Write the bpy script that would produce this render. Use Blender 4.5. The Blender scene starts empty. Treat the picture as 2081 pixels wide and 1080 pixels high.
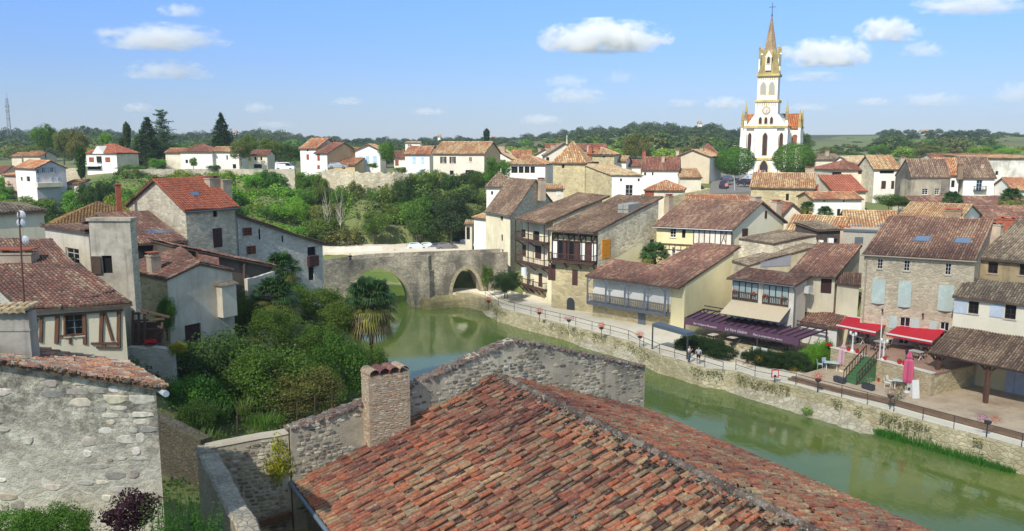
import bpy, bmesh, math, random
import numpy as np
from mathutils import Vector, Matrix
random.seed(7); rng=np.random.default_rng(7)
S=bpy.context.scene; COL=S.collection
F=1650.;HY=292.;H=23.
PIT=math.atan((540-HY)/F); CP=math.cos(PIT); SP=math.sin(PIT)
def ray(x,y):
    b=540-y
    return Vector((x-1040.5, F*CP+b*SP, -F*SP+b*CP))
def G(x,y,z):
    r=ray(x,y); t=(z-H)/r.z
    return Vector((r.x*t,r.y*t,z))
def D(x,y,d):
    r=ray(x,y); t=d/r.y
    return Vector((r.x*t,d,H+r.z*t))
def lin(v): 
    v/=255.; return v/12.92 if v<=.04045 else ((v+.055)/1.055)**2.4
def c(r,g,b,k=1.): return (lin(r)*k,lin(g)*k,lin(b)*k,1.)
def jit(col,a,s=.0):
    k=1+random.uniform(-a,a); return (col[0]*k*(1+random.uniform(-s,s)),col[1]*k,col[2]*k*(1+random.uniform(-s,s)),1.)
# ---------------------------------------------------------------- tags
def tag(o,label=None,cat=None,group=None,kind=None):
    if label: o['label']=label
    if cat: o['category']=cat
    if group: o['group']=group
    if kind: o['kind']=kind
    return o
def empty(name,loc,label,cat,group=None,rz=0):
    o=bpy.data.objects.new(name,None); COL.objects.link(o); o.location=loc; o.rotation_euler=(0,0,rz); o.empty_display_size=.3
    return tag(o,label,cat,group)
def copy_tree(o,parent=None):
    k=o.copy(); COL.objects.link(k); k.parent=parent
    for ch in [q for q in bpy.data.objects if q.parent==o]: copy_tree(ch,k)
    return k
class MB:
    def __init__(s): s.v=[];s.f=[];s.m=[];s.c=[]
    def add(s,vs,fs,mi=0,col=(1,1,1,1)):
        n=len(s.v); s.v+= [tuple(p) for p in vs]
        for f in fs: s.f.append([n+i for i in f]); s.m.append(mi); s.c.append(col)
        return s
    def hexa(s,b,t,mi=0,col=(1,1,1,1)):
        return s.add(list(b)+list(t),[(3,2,1,0),(4,5,6,7),(0,1,5,4),(1,2,6,5),(2,3,7,6),(3,0,4,7)],mi,col)
    def box(s,cx,cy,z0,sx,sy,sz,rz=0,mi=0,col=(1,1,1,1)):
        ca,sa=math.cos(rz),math.sin(rz); q=[]
        for z in(z0,z0+sz):
            for a,b in((-1,-1),(1,-1),(1,1),(-1,1)):
                x=a*sx/2;y=b*sy/2; q.append((cx+x*ca-y*sa,cy+x*sa+y*ca,z))
        return s.hexa(q[:4],q[4:],mi,col)
    def bar(s,p,q,w,h=None,mi=0,col=(1,1,1,1)):
        p=Vector(p);q=Vector(q);h=h or w; d=(q-p).normalized()
        up=Vector((0,0,1)) if abs(d.z)<.95 else Vector((0,1,0))
        a=d.cross(up).normalized()*w/2; b=a.cross(d).normalized()*h/2
        return s.hexa([p-a-b,p+a-b,p+a+b,p-a+b],[q-a-b,q+a-b,q+a+b,q-a+b],mi,col)
    def tube(s,p,q,r,r2=None,n=8,mi=0,col=(1,1,1,1)):
        p=Vector(p);q=Vector(q);r2=r if r2 is None else r2; d=(q-p).normalized()
        up=Vector((0,0,1)) if abs(d.z)<.95 else Vector((0,1,0))
        a=d.cross(up).normalized(); b=a.cross(d)
        v=[p+(a*math.cos(t)+b*math.sin(t))*r for t in [2*math.pi*i/n for i in range(n)]]+[q+(a*math.cos(t)+b*math.sin(t))*r2 for t in [2*math.pi*i/n for i in range(n)]]
        return s.add(v,[(i,(i+1)%n,n+(i+1)%n,n+i) for i in range(n)]+[tuple(range(n))[::-1],tuple(range(n,2*n))],mi,col)
    def poly(s,vs,mi=0,col=(1,1,1,1)): return s.add(vs,[tuple(range(len(vs)))],mi,col)
    def prism(s,vs,ext,mi=0,col=(1,1,1,1)):
        n=len(vs);e=Vector(ext); w=[Vector(p)+e for p in vs]
        return s.add(list(vs)+w,[tuple(range(n))[::-1],tuple(range(n,2*n))]+[(i,(i+1)%n,n+(i+1)%n,n+i) for i in range(n)],mi,col)
    def lathe(s,cx,cy,prof,n=16,mi=0,col=(1,1,1,1)):
        vs=[];fs=[]
        for r,z in prof:
            for i in range(n):
                t=2*math.pi*i/n; vs.append((cx+r*math.cos(t),cy+r*math.sin(t),z))
        for k in range(len(prof)-1):
            for i in range(n): fs.append((k*n+i,k*n+(i+1)%n,(k+1)*n+(i+1)%n,(k+1)*n+i))
        fs.append(tuple(range(n))[::-1]); fs.append(tuple(range((len(prof)-1)*n,len(prof)*n)))
        return s.add(vs,fs,mi,col)
    def build(s,name,mats,parent=None,smooth=False,fix=True):
        if not isinstance(mats,(list,tuple)): mats=[mats]
        off=Vector(parent_loc(parent)) if parent else Vector((0,0,0))
        me=bpy.data.meshes.new(name)
        if parent is not None: vs=[(p[0]-off.x,p[1]-off.y,p[2]-off.z) for p in s.v]
        else: vs=s.v
        me.from_pydata(vs,[],s.f)
        for m in mats: me.materials.append(m)
        me.polygons.foreach_set('material_index',s.m)
        at=me.attributes.new('tc','FLOAT_COLOR','FACE'); at.data.foreach_set('color',[x for q in s.c for x in q])
        if smooth: me.polygons.foreach_set('use_smooth',[True]*len(s.f))
        me.update()
        o=bpy.data.objects.new(name,me); COL.objects.link(o)
        if parent is not None: o.parent=parent
        return o
def parent_loc(p):
    l=Vector((0,0,0))
    while p is not None: l=l+p.location; p=p.parent
    return l
# ---------------------------------------------------------------- materials
MC={}
def newmat(name):
    m=bpy.data.materials.new(name); m.use_nodes=True; nt=m.node_tree; b=nt.nodes['Principled BSDF']
    return m,nt,b
def N(nt,t,**k):
    n=nt.nodes.new(t)
    for a,v in k.items():
        if a.startswith('i_'):
            key=a[2:]; key=int(key) if key.isdigit() else key.replace('_',' ')
            n.inputs[key].default_value=v
        else: setattr(n,a,v)
    return n
def mixc(nt,f,a,b,mode='MIX'):
    n=nt.nodes.new('ShaderNodeMix'); n.data_type='RGBA'; n.blend_type=mode
    for s,v in((0,f),(6,a),(7,b)):
        if isinstance(v,(int,float)): n.inputs[s].default_value=v
        elif isinstance(v,tuple): n.inputs[s].default_value=v
        else: nt.links.new(v,n.inputs[s])
    return n.outputs[2]
def mapr(nt,v,a,b,x=0.,y=1.):
    n=nt.nodes.new('ShaderNodeMapRange'); nt.links.new(v,n.inputs[0])
    for i,q in enumerate((a,b,x,y)): n.inputs[1+i].default_value=q
    return n.outputs[0]
def mth(nt,op,a,b=0.):
    n=nt.nodes.new('ShaderNodeMath'); n.operation=op
    for i,v in enumerate((a,b)):
        if isinstance(v,(int,float)): n.inputs[i].default_value=v
        else: nt.links.new(v,n.inputs[i])
    return n.outputs[0]
def coords(nt,sc=(1,1,1),obj=True):
    t=N(nt,'ShaderNodeTexCoord'); m=N(nt,'ShaderNodeMapping'); m.inputs[3].default_value=sc
    nt.links.new(t.outputs['Object'],m.inputs[0]); return m.outputs[0]
def noise(nt,co,sc,det=4,rough=.6):
    n=N(nt,'ShaderNodeTexNoise'); n.inputs['Scale'].default_value=sc; n.inputs['Detail'].default_value=det; n.inputs['Roughness'].default_value=rough
    nt.links.new(co,n.inputs['Vector']); return n.outputs['Fac']
def bump(nt,b,h,dist,st=1.):
    n=N(nt,'ShaderNodeBump'); n.inputs['Distance'].default_value=dist; n.inputs['Strength'].default_value=st
    nt.links.new(h,n.inputs['Height']); nt.links.new(n.outputs[0],b.inputs['Normal'])
def plaster(rgb,stain=.35,rgb2=None,rough=.9,grain=1.):
    key=('pl',rgb,stain,rgb2)
    if key in MC: return MC[key]
    m,nt,b=newmat('plaster'); co=coords(nt)
    stain=min(.95,stain*1.35); base=c(*rgb); dk=c(*rgb2) if rgb2 else (base[0]*.5,base[1]*.47,base[2]*.43,1)
    n1=noise(nt,co,.35,6,.65); n2=noise(nt,coords(nt,(1.8,1.8,.22)),1.1,5,.65); n3=noise(nt,co,9,4,.7)
    f=mth(nt,'MULTIPLY',mapr(nt,n1,.42,.68),stain); col=mixc(nt,f,base,dk)
    f2=mth(nt,'MULTIPLY',mapr(nt,n2,.52,.72),stain*.8); col=mixc(nt,f2,col,dk)
    col=mixc(nt,mapr(nt,n3,.3,.75,.0,.22),col,(base[0]*.7,base[1]*.68,base[2]*.64,1))
    nt.links.new(col,b.inputs['Base Color']); b.inputs['Roughness'].default_value=rough
    bump(nt,b,noise(nt,co,14,5,.7),.02*grain,.6); MC[key]=m; return m
def rubble(mb,w,t0,t1,zb,ztop,pal_,hr=(.1,.2),wr=(.14,.38),dens=lambda t,z:1.,gap=.025,dep=.045,off=0.):
    """individual protruding stones laid in rough courses on a wall line"""
    z=zb
    while z<max(ztop(t0),ztop(t1),ztop((t0+t1)/2)):
        hh=random.uniform(*hr); t=t0+random.uniform(-.2,0)
        while t<t1:
            ww=random.uniform(*wr)*(1.3 if hh>.17 else 1); cz=z+hh/2+random.uniform(-.03,.03)+.05*math.sin(t*1.3+z); ct=t+ww/2; k=random.uniform(.8,1.1)
            if ct-ww/2>t0 and ct+ww/2<t1 and cz+hh/2<ztop(ct) and random.random()<dens(ct,cz):
                n=7; d_=dep*random.uniform(.3,1.15); col=jit(random.choice(pal_),.22,.05); a0=random.random(); o1=[];o2=[]
                for i in range(n):
                    a=6.283*(i+a0)/n; ca,sa=math.cos(a),math.sin(a); q=1/max(abs(ca),abs(sa))**.85*random.uniform(.84,1.05); x=ca*q*(ww-gap)/2*k; y=sa*q*(hh-gap)/2*k
                    o1.append(w.pt(ct+x,cz+y,off+.002)); o2.append(w.pt(ct+x*.8,cz+y*.78,off+d_*random.uniform(.8,1.1)))
                mb.add(o1+o2,[tuple(range(n,2*n))]+[(i,(i+1)%n,n+(i+1)%n,n+i) for i in range(n)],0,col)
            t+=ww
        z+=hh
def stone(a,bb,mort,scale=3.,stain=.4,dark=(70,66,60),moss=0.,distort=.25,bd=.04):
    key=('st',a,bb,mort,scale,stain,dark,moss)
    if key in MC: return MC[key]
    m,nt,b=newmat('rubble_stone'); co=coords(nt,(1,1,1.7))
    nz=N(nt,'ShaderNodeTexNoise'); nz.inputs['Scale'].default_value=scale*.9; nz.inputs['Detail'].default_value=3; nt.links.new(co,nz.inputs['Vector'])
    distort=min(distort,.55/scale); ad=nt.nodes.new('ShaderNodeVectorMath'); ad.operation='MULTIPLY_ADD'; nt.links.new(nz.outputs['Color'],ad.inputs[0]); ad.inputs[1].default_value=(distort,)*3; nt.links.new(co,ad.inputs[2])
    v1=N(nt,'ShaderNodeTexVoronoi'); v1.inputs['Scale'].default_value=scale; nt.links.new(ad.outputs[0],v1.inputs['Vector'])
    v2=N(nt,'ShaderNodeTexVoronoi',feature='DISTANCE_TO_EDGE'); v2.inputs['Scale'].default_value=scale; nt.links.new(ad.outputs[0],v2.inputs['Vector'])
    sep=N(nt,'ShaderNodeSeparateColor'); nt.links.new(v1.outputs['Color'],sep.inputs[0])
    A=c(*a);B=c(*bb);M=c(*mort)
    col=mixc(nt,sep.outputs[0],A,B)
    col=mixc(nt,mapr(nt,noise(nt,co,scale*5,4,.7),.3,.75,0,.45),col,(A[0]*.55,A[1]*.53,A[2]*.5,1))
    col=mixc(nt,mapr(nt,v2.outputs[0],0,.07,.85,0),col,M)
    n1=noise(nt,coords(nt,(1,1,.6)),.3,6,.7)
    col=mixc(nt,mth(nt,'MULTIPLY',mapr(nt,n1,.42,.62),stain),col,c(*dark))
    n4=noise(nt,coords(nt),1.9,6,.75)
    col=mixc(nt,mth(nt,'MULTIPLY',mapr(nt,n4,.55,.68),stain*.8),col,c(*dark))
    if moss: col=mixc(nt,mth(nt,'MULTIPLY',mapr(nt,noise(nt,co,.7,5,.7),.5,.65),moss),col,c(95,90,40))
    nt.links.new(col,b.inputs['Base Color']); b.inputs['Roughness'].default_value=.95
    hh=mth(nt,'ADD',mapr(nt,v2.outputs[0],0,.12),mth(nt,'MULTIPLY',noise(nt,co,scale*4,4,.7),.6)); bump(nt,b,hh,bd,.9)
    MC[key]=m; return m
def tilemat(name='roof_tile',lich=.5,moss=.0,sc=1.):
    key=('tile',lich,moss,sc)
    if key in MC: return MC[key]
    m,nt,b=newmat(name); co=coords(nt)
    at=N(nt,'ShaderNodeAttribute',attribute_name='tc')
    col=mixc(nt,mapr(nt,noise(nt,co,7*sc,5,.8),.4,.62,0,.6),at.outputs['Color'],c(66,54,46))
    col=mixc(nt,mth(nt,'MULTIPLY',mapr(nt,noise(nt,co,3*sc,5,.8),.56,.64),lich),col,c(168,160,142))
    col=mixc(nt,mth(nt,'MULTIPLY',mapr(nt,noise(nt,co,11*sc,3,.8),.6,.66),lich),col,c(196,190,176))
    col=mixc(nt,mth(nt,'MULTIPLY',mapr(nt,noise(nt,co,1.3*sc,5,.7),.5,.66),.5),col,c(84,66,56))
    if moss: col=mixc(nt,mth(nt,'MULTIPLY',mapr(nt,noise(nt,co,.5,6,.8),.46,.6),moss),col,c(52,46,34))
    nt.links.new(col,b.inputs['Base Color']); b.inputs['Roughness'].default_value=.9
    bump(nt,b,noise(nt,co,22*sc,4,.7),.012,.8); MC[key]=m; return m
def flat(name,rgb,rough=.7,var=.25,metal=0.,k=1.):
    key=('fl',name,rgb,rough)
    if key in MC: return MC[key]
    m,nt,b=newmat(name); co=coords(nt); A=c(*rgb,k=k)
    col=mixc(nt,mapr(nt,noise(nt,co,3.5,5,.7),.3,.7,0,1),A,(A[0]*(1-var),A[1]*(1-var),A[2]*(1-var),1))
    nt.links.new(col,b.inputs['Base Color']); b.inputs['Roughness'].default_value=rough; b.inputs['Metallic'].default_value=metal
    MC[key]=m; return m
def wood(name,rgb,var=.5):
    key=('wd',name,rgb)
    if key in MC: return MC[key]
    m,nt,b=newmat(name); A=c(*rgb)
    n=noise(nt,coords(nt,(9,9,.8)),2,5,.7); n2=noise(nt,coords(nt),1.2,4,.6)
    col=mixc(nt,mapr(nt,n,.3,.7),A,(A[0]*(1-var),A[1]*(1-var),A[2]*(1-var),1)); col=mixc(nt,mapr(nt,n2,.5,.7,0,.4),col,(A[0]*1.5,A[1]*1.5,A[2]*1.5,1))
    nt.links.new(col,b.inputs['Base Color']); b.inputs['Roughness'].default_value=.8; bump(nt,b,n,.01,.5); MC[key]=m; return m
def attrmat(name,rough=.8,nz=.3):
    if name in MC: return MC[name]
    m,nt,b=newmat(name); at=N(nt,'ShaderNodeAttribute',attribute_name='tc')
    col=mixc(nt,mapr(nt,noise(nt,coords(nt),6,4,.7),.3,.75,0,nz),at.outputs['Color'],(.02,.018,.015,1))
    nt.links.new(col,b.inputs['Base Color']); b.inputs['Roughness'].default_value=rough; MC[name]=m; return m
def leafmat(name,rough=.6,trans=.3,spec=.2):
    if name in MC: return MC[name]
    m,nt,b=newmat(name); at=N(nt,'ShaderNodeAttribute',attribute_name='tc'); oi=N(nt,'ShaderNodeObjectInfo')
    col=mixc(nt,1.,at.outputs['Color'],oi.outputs['Color'],'MULTIPLY')
    nt.links.new(col,b.inputs['Base Color']); b.inputs['Roughness'].default_value=rough; b.inputs['Specular IOR Level'].default_value=spec
    tr=N(nt,'ShaderNodeBsdfTranslucent'); nt.links.new(mixc(nt,1.,col,(1.25,1.35,.55,1),'MULTIPLY'),tr.inputs[0])
    mx=N(nt,'ShaderNodeMixShader'); mx.inputs[0].default_value=trans; nt.links.new(b.outputs[0],mx.inputs[1]); nt.links.new(tr.outputs[0],mx.inputs[2])
    nt.links.new(mx.outputs[0],nt.nodes['Material Output'].inputs[0]); MC[name]=m; return m
def glassmat():
    if 'glass' in MC: return MC['glass']
    m,nt,b=newmat('window_glass'); b.inputs['Base Color'].default_value=(.012,.014,.017,1); b.inputs['Roughness'].default_value=.08
    b.inputs['Specular IOR Level'].default_value=.7; bump(nt,b,noise(nt,coords(nt),2,2,.5),.01,.3); MC['glass']=m; return m
LEAF=leafmat('leaf'); GLASS=glassmat()
BARK=wood('bark',(96,86,72)); DARKW=wood('dark_timber',(62,44,36)); OLDW=wood('weathered_timber',(104,84,68)); BROWN=wood('brown_paint',(74,44,40),.3)
WHITEP=flat('white_paint',(226,224,216),.5,.12); GREYB=wood('grey_painted_wood',(112,118,128),.3); IRON=flat('dark_iron',(60,62,66),.5,.2)
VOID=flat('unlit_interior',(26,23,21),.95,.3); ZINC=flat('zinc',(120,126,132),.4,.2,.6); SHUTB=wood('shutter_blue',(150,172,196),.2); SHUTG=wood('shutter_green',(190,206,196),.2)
TERRA=flat('terracotta',(176,92,60),.8,.3)
TILE=tilemat(); TILEC=tilemat(lich=.25,sc=.5)
# palettes (photo colours, lowered to albedo)
def pal(*q,k=.98): return [(a*1.05,b*1.0,d*.84,1.) for a,b,d,_ in (c(*x,k=k) for x in q)]
P_OLD=pal((150,112,98),(128,94,84),(164,130,112),(112,82,74),(176,148,128),(140,98,86))
P_PINK=pal((160,112,100),(140,92,84),(178,132,114),(120,82,76),(188,158,138),(150,98,88),(134,104,92))
P_BRN=pal((138,112,96),(120,96,82),(154,130,112),(108,86,74),(168,146,126))
P_TAN=pal((208,176,134),(192,150,108),(218,190,152),(176,132,96),(222,196,160),(200,140,98))
P_ORG=pal((206,146,104),(190,120,84),(216,168,128),(176,112,80),(222,184,146),(198,128,92))
P_RED=pal((206,108,78),(196,100,70),(212,120,90),(188,92,66),(202,112,84),k=.85)
P_DRD=pal((150,86,68),(136,76,62),(160,100,80),(124,72,60),(168,120,98))
P_PALE=pal((224,204,170),(212,186,150),(230,212,182),(204,172,136))
P_GRY=pal((140,126,112),(122,108,96),(158,146,130),(108,94,84),(170,158,140))
P_OCH=pal((166,126,66),(152,112,58),(176,134,76),(142,104,56),k=.9)
def tile_patch(mb,P0,u,n,ze,slope,poly,pal,tu=.25,tv=.4,hh=None,mi=0,seg=4,lift=.03):
    """corrugated barrel tiles over a plan polygon (a along u, b along n); clipped to it"""
    a0=min(p[0] for p in poly);a1=max(p[0] for p in poly);b0=min(p[1] for p in poly);b1=max(p[1] for p in poly)
    sd_=random.uniform(0,99); WA=lambda a,b:.06+.045*math.sin(a*.55+sd_)*math.cos(b*.6+sd_*2)+.03*math.sin(a*1.7+b*1.1+sd_)-.05*math.sin(math.pi*min(1,max(0,(a-a0)/(a1-a0))))*min(1,(a1-a0)/12)
    pn=len(pal); ps=sorted(pal,key=lambda q:q[0]+q[1])
    nu=max(1,round((a1-a0)/tu)); nv=max(1,round((b1-b0)/(tv*math.cos(math.atan(slope))))); du=(a1-a0)/nu; dv=(b1-b0)/nv
    hh=hh or du*.38
    prof=[(i/seg,math.sin(math.pi*i/seg)**.8*hh) for i in range(seg+1)]
    cr=[u.x*n.y-u.y*n.x]
    V=[];Fc=[];Cc=[]
    rect=len(poly)==4 and all(min(abs(p[0]-a0),abs(p[0]-a1))<1e-6 and min(abs(p[1]-b0),abs(p[1]-b1))<1e-6 for p in poly)
    def inside(a,b,m):
        s=None
        for i in range(len(poly)):
            p=poly[i];q=poly[(i+1)%len(poly)]; L=math.hypot(q[0]-p[0],q[1]-p[1])
            if L<1e-6: continue
            k=((q[0]-p[0])*(b-p[1])-(q[1]-p[1])*(a-p[0]))/L*orient
            if k<-m: return False
        return True
    ar=sum(poly[i][0]*poly[(i+1)%len(poly)][1]-poly[(i+1)%len(poly)][0]*poly[i][1] for i in range(len(poly))); orient=1 if ar>0 else -1
    for i in range(nu):
        wob=random.uniform(-.12,.12)*du; ck=random.gauss(0,.13)
        for j in range(nv):
            a=a0+i*du;b=b0+j*dv
            if not rect and not inside(a+du/2,b+dv/2,max(du,dv)): continue
            col=jit(ps[max(0,min(pn-1,int(pn*(.5+.3*math.sin(a*.9+sd_)*math.sin(b*.8+sd_*3)+ck+random.gauss(0,.2)))))],.12,.04); k=len(V); jz=random.uniform(-.008,.014); ja=wob*(random.random()) if 0<i<nu-1 else 0; jb=random.uniform(-.06,.06)*dv if 0<j<nv-1 else 0
            for (bb,zz) in((b+jb,lift*1.0),(b+dv+jb*.5,0)):
                for t,h in prof:
                    aa=a+t*du+ja*math.sin(math.pi*t); p=P0+u*aa+n*bb
                    V.append((p.x,p.y,ze+bb*slope+h*(1 if zz else .86)+zz+(jz if h>0.01 else 0)+.02+WA(aa,bb)))
            for q in range(seg): ek=.5 if q in(0,seg-1) else 1.12; Fc.append((k+q,k+q+1,k+seg+2+q,k+seg+1+q)); Cc.append((col[0]*ek,col[1]*ek,col[2]*ek,1))  # edge faces darkened, crown lightened: channel shade put into the tile colour
            # front lip
            k2=len(V)
            for t,h in prof:
                p=P0+u*(a+t*du)+n*(b+jb); V.append((p.x,p.y,ze+b*slope+h*.45-.01+WA(a,b)*.6))
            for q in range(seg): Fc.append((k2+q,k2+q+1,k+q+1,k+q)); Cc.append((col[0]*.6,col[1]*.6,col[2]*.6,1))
    if not rect:
        bm=bmesh.new(); ly=bm.faces.layers.float_color.new('tc'); vs=[bm.verts.new(p) for p in V]
        for f,q in zip(Fc,Cc): 
            fc=bm.faces.new([vs[i] for i in f]); fc[ly]=q
        for i in range(len(poly)):
            p=poly[i];q=poly[(i+1)%len(poly)]
            if math.hypot(q[0]-p[0],q[1]-p[1])<1e-6: continue
            pw=P0+u*p[0]+n*p[1]; qw=P0+u*q[0]+n*q[1]; e=qw-pw; no=Vector((e.y,-e.x,0)).normalized()*orient*(1 if cr[0]>0 else -1)
            bmesh.ops.bisect_plane(bm,geom=bm.verts[:]+bm.edges[:]+bm.faces[:],plane_co=Vector((pw.x,pw.y,0)),plane_no=no,clear_outer=True)
        bm.verts.index_update(); V=[v.co[:] for v in bm.verts]; Fc=[[v.index for v in f.verts] for f in bm.faces]; Cc=[tuple(f[ly]) for f in bm.faces]; bm.free()
    k=len(mb.v); mb.v+=V
    for f,q in zip(Fc,Cc): mb.f.append([k+i for i in f]); mb.m.append(mi); mb.c.append(q)
def deck(mb,P0,u,n,ze,slope,poly,th=.14,mi=1):
    top=[P0+u*a+n*b+Vector((0,0,ze+b*slope-P0.z+.015)) for a,b in poly]
    mb.prism([p-Vector((0,0,th)) for p in top],(0,0,th-.004),mi,(.12,.09,.07,1))
def ridge_tiles(mb,p,q,pal,r=.13,L=.42,mi=0):
    p=Vector(p);q=Vector(q); d=q-p; n=max(1,int(d.length/L)); e=d.normalized(); s=e.cross(Vector((0,0,1))).normalized(); up=s.cross(e)
    for i in range(n):
        a=p+d*(i/n); b=p+d*((i+1)/n)+e*.03; col=jit(random.choice(pal),.15); w=random.uniform(.95,1.1)
        va=[a+s*math.cos(t)*r*w+up*(math.sin(t)*r*w-.03) for t in [math.pi*k/5 for k in range(6)]]
        vb=[b+s*math.cos(t)*r*.85+up*(math.sin(t)*r*.85-.03) for t in [math.pi*k/5 for k in range(6)]]
        mb.add(va+vb,[(k,k+1,7+k,6+k) for k in range(5)]+[tuple(range(6))],mi,col)
# ---------------------------------------------------------------- walls / houses
def wall(mb,P,u,o,W,zb,prof,holes=(),dep=.22,mi=0):
    """P plan start, u unit dir, o outward unit; prof [(t,z)..] top line"""
    zt=min(z for t,z in prof); col=(1,1,1,1)
    pt=lambda t,z,d=0: (P.x+u.x*t-o.x*d,P.y+u.y*t-o.y*d,z)
    hs=[h for h in holes if h[0]>.02 and h[1]<W-.02 and h[3]<zt-.02 and h[2]>=zb]
    ts=sorted({0.,W}|{x for h in hs for x in h[:2]}); zs=sorted({zb,zt}|{x for h in hs for x in h[2:4]})
    for i in range(len(ts)-1):
        for j in range(len(zs)-1):
            tm=(ts[i]+ts[i+1])/2; zm=(zs[j]+zs[j+1])/2
            if any(h[0]<tm<h[1] and h[2]<zm<h[3] for h in hs): continue
            mb.add([pt(ts[i],zs[j]),pt(ts[i+1],zs[j]),pt(ts[i+1],zs[j+1]),pt(ts[i],zs[j+1])],[(0,1,2,3)],mi,col)
    for t0,t1,z0,z1 in hs:
        a=[pt(t0,z0),pt(t1,z0),pt(t1,z1),pt(t0,z1)]; b=[pt(t0,z0,dep),pt(t1,z0,dep),pt(t1,z1,dep),pt(t0,z1,dep)]
        mb.add(a+b,[(0,1,5,4),(1,2,6,5),(2,3,7,6),(3,0,4,7)],mi,col)
    if max(z for t,z in prof)>zt+.01:
        mb.poly([pt(0,zt)]+[pt(W,zt)]+[pt(t,z) for t,z in reversed(prof) if z>zt+1e-4],mi,col)
    return hs
class Wall:  # a wall line with pixel -> (t,z)
    def __init__(s,P,Q):
        s.P=Vector((P.x,P.y,0)); d=Vector((Q.x-P.x,Q.y-P.y,0)); s.W=d.length; s.u=d.normalized(); s.o=Vector((s.u.y,-s.u.x,0))
    def px(s,x,y):
        r=ray(x,y); k=s.P.dot(s.o)/(r.x*s.o.x+r.y*s.o.y); p=Vector((r.x*k,r.y*k,0)); return (p-s.P).dot(s.u),H+r.z*k
    def pt(s,t,z,d=0): return Vector((s.P.x+s.u.x*t+s.o.x*d,s.P.y+s.u.y*t+s.o.y*d,z))
    def rect(s,x0,y0,x1,y1):
        ym=(y0+y1)/2;xm=(x0+x1)/2
        t0=s.px(x0,ym)[0];t1=s.px(x1,ym)[0];z1=s.px(xm,y0)[1];z0=s.px(xm,y1)[1]
        return (min(t0,t1),max(t0,t1),z0,z1)
def opening(root,w,h,kind,holed,cols=(2,3)):
    """fill an opening: kind w window, o window with open shutters, s closed shutters, d door, v void, a arched door"""
    t0,t1,z0,z1=h; dep=-.16 if holed else .03
    k=kind.split(':'); fm={'b':BROWN,'g':SHUTG,'l':SHUTB,'w':WHITEP,'y':GREYB,'d':DARKW,'o':MC['orange'],'r':MC['rust'],'k':IRON,'f':MC['paleblue']}
    mat=fm[k[1]] if len(k)>1 else WHITEP
    box=lambda mb,a,b,zz0,zz1,d0,d1: mb.hexa([w.pt(a,zz0,d1),w.pt(b,zz0,d1),w.pt(b,zz0,d0),w.pt(a,zz0,d0)],[w.pt(a,zz1,d1),w.pt(b,zz1,d1),w.pt(b,zz1,d0),w.pt(a,zz1,d0)])
    kk=k[0]
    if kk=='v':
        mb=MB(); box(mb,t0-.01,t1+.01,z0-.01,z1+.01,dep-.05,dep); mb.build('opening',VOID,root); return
    if kk=='s' or kk=='d':
        mb=MB(); m=(t0+t1)/2; dd=.035 if kk=='s' else dep+.02
        if kk=='s' and not holed: dd=.02
        if kk=='s': box(mb,t0,m-.012,z0,z1,dd-.03,dd+.03); box(mb,m+.012,t1,z0,z1,dd-.03,dd+.03)
        else: box(mb,t0+.01,t1-.01,z0,z1-.01,dd-.05,dd)
        for zz in(z0+(z1-z0)*.2,z0+(z1-z0)*.78): box(mb,t0+.05,t1-.05,zz-.05,zz+.05,dd+.03 if kk=='s' else dd,dd+(.05 if kk=='s' else .03))
        o=mb.build('shutter' if kk=='s' else 'door',mat,root); return o
    if kk=='a':
        mb=MB(); n=8; r=(t1-t0)/2; pts=[w.pt(t0,z0,.03),w.pt(t1,z0,.03)]+[w.pt((t0+t1)/2+r*math.cos(math.pi*i/n),z1-r+r*math.sin(math.pi*i/n),.03) for i in range(n+1)]
        mb.prism(pts,-w.o*.06); mb.build('door',mat,root); 
        mb=MB(); rr=r+.14
        for i in range(n):
            f=lambda q,a:w.pt((t0+t1)/2+q*math.cos(a),z1-r+q*math.sin(a),.02); a0,a1=math.pi*i/n,math.pi*(i+1)/n
            mb.prism([f(r,a0),f(rr,a0),f(rr,a1),f(r,a1)],w.o*.05)
        mb.build('arch_surround',MC['dressed'],root); return
    # window
    mb=MB(); fw=min(.07,(t1-t0)*.09)
    if kk=='u': pass
    for a,b,zz0,zz1 in((t0,t0+fw,z0,z1),(t1-fw,t1,z0,z1),(t0+fw,t1-fw,z0,z0+fw),(t0+fw,t1-fw,z1-fw,z1)): box(mb,a,b,zz0,zz1,dep,dep+.06)
    for i in range(1,cols[0]):
        x=t0+(t1-t0)*i/cols[0]; box(mb,x-fw*.4,x+fw*.4,z0+fw,z1-fw,dep,dep+.055)
    for i in range(1,cols[1]):
        z=z0+(z1-z0)*i/cols[1]; box(mb,t0+fw,t1-fw,z-fw*.25,z+fw*.25,dep,dep+.05)
    fr=mb.build('window',mat if kk=='w' else (fm[k[2]] if len(k)>2 else WHITEP),root)
    pb=MB(); box(pb,t0+.01,t1-.01,z0+.01,z1-.01,dep-.03,dep+.015); pb.build('pane',GLASS,fr)
    sb=MB(); box(sb,t0-.08,t1+.08,z0-.09,z0-.005,.0,.09); sb.build('sill',MC['dressed'],fr)
    if kk=='o':
        sw=(t1-t0)*.52
        for a,b in((t0-sw-.02,t0-.02),(t1+.02,t1+.02+sw)):
            s2=MB(); box(s2,a,b,z0-.02,z1+.02,.015,.06); box(s2,a+.04,b-.04,z0+.25*(z1-z0),z0+.3*(z1-z0),.06,.075); box(s2,a+.04,b-.04,z0+.75*(z1-z0),z0+.8*(z1-z0),.06,.075); s2.build('shutter',mat,root)
MC['orange']=wood('orange_paint',(214,140,20),.08); MC['rust']=wood('rust_red_paint',(150,76,48),.2); MC['paleblue']=wood('pale_blue_paint',(176,206,232),.1)
MC['dressed']=plaster((206,192,164),.3)
CHIMM=[plaster((190,172,150),.6),stone((176,150,120),(150,120,96),(190,176,152),4,.4),flat('brick_chimney',(176,96,68),.85,.4)]
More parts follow.
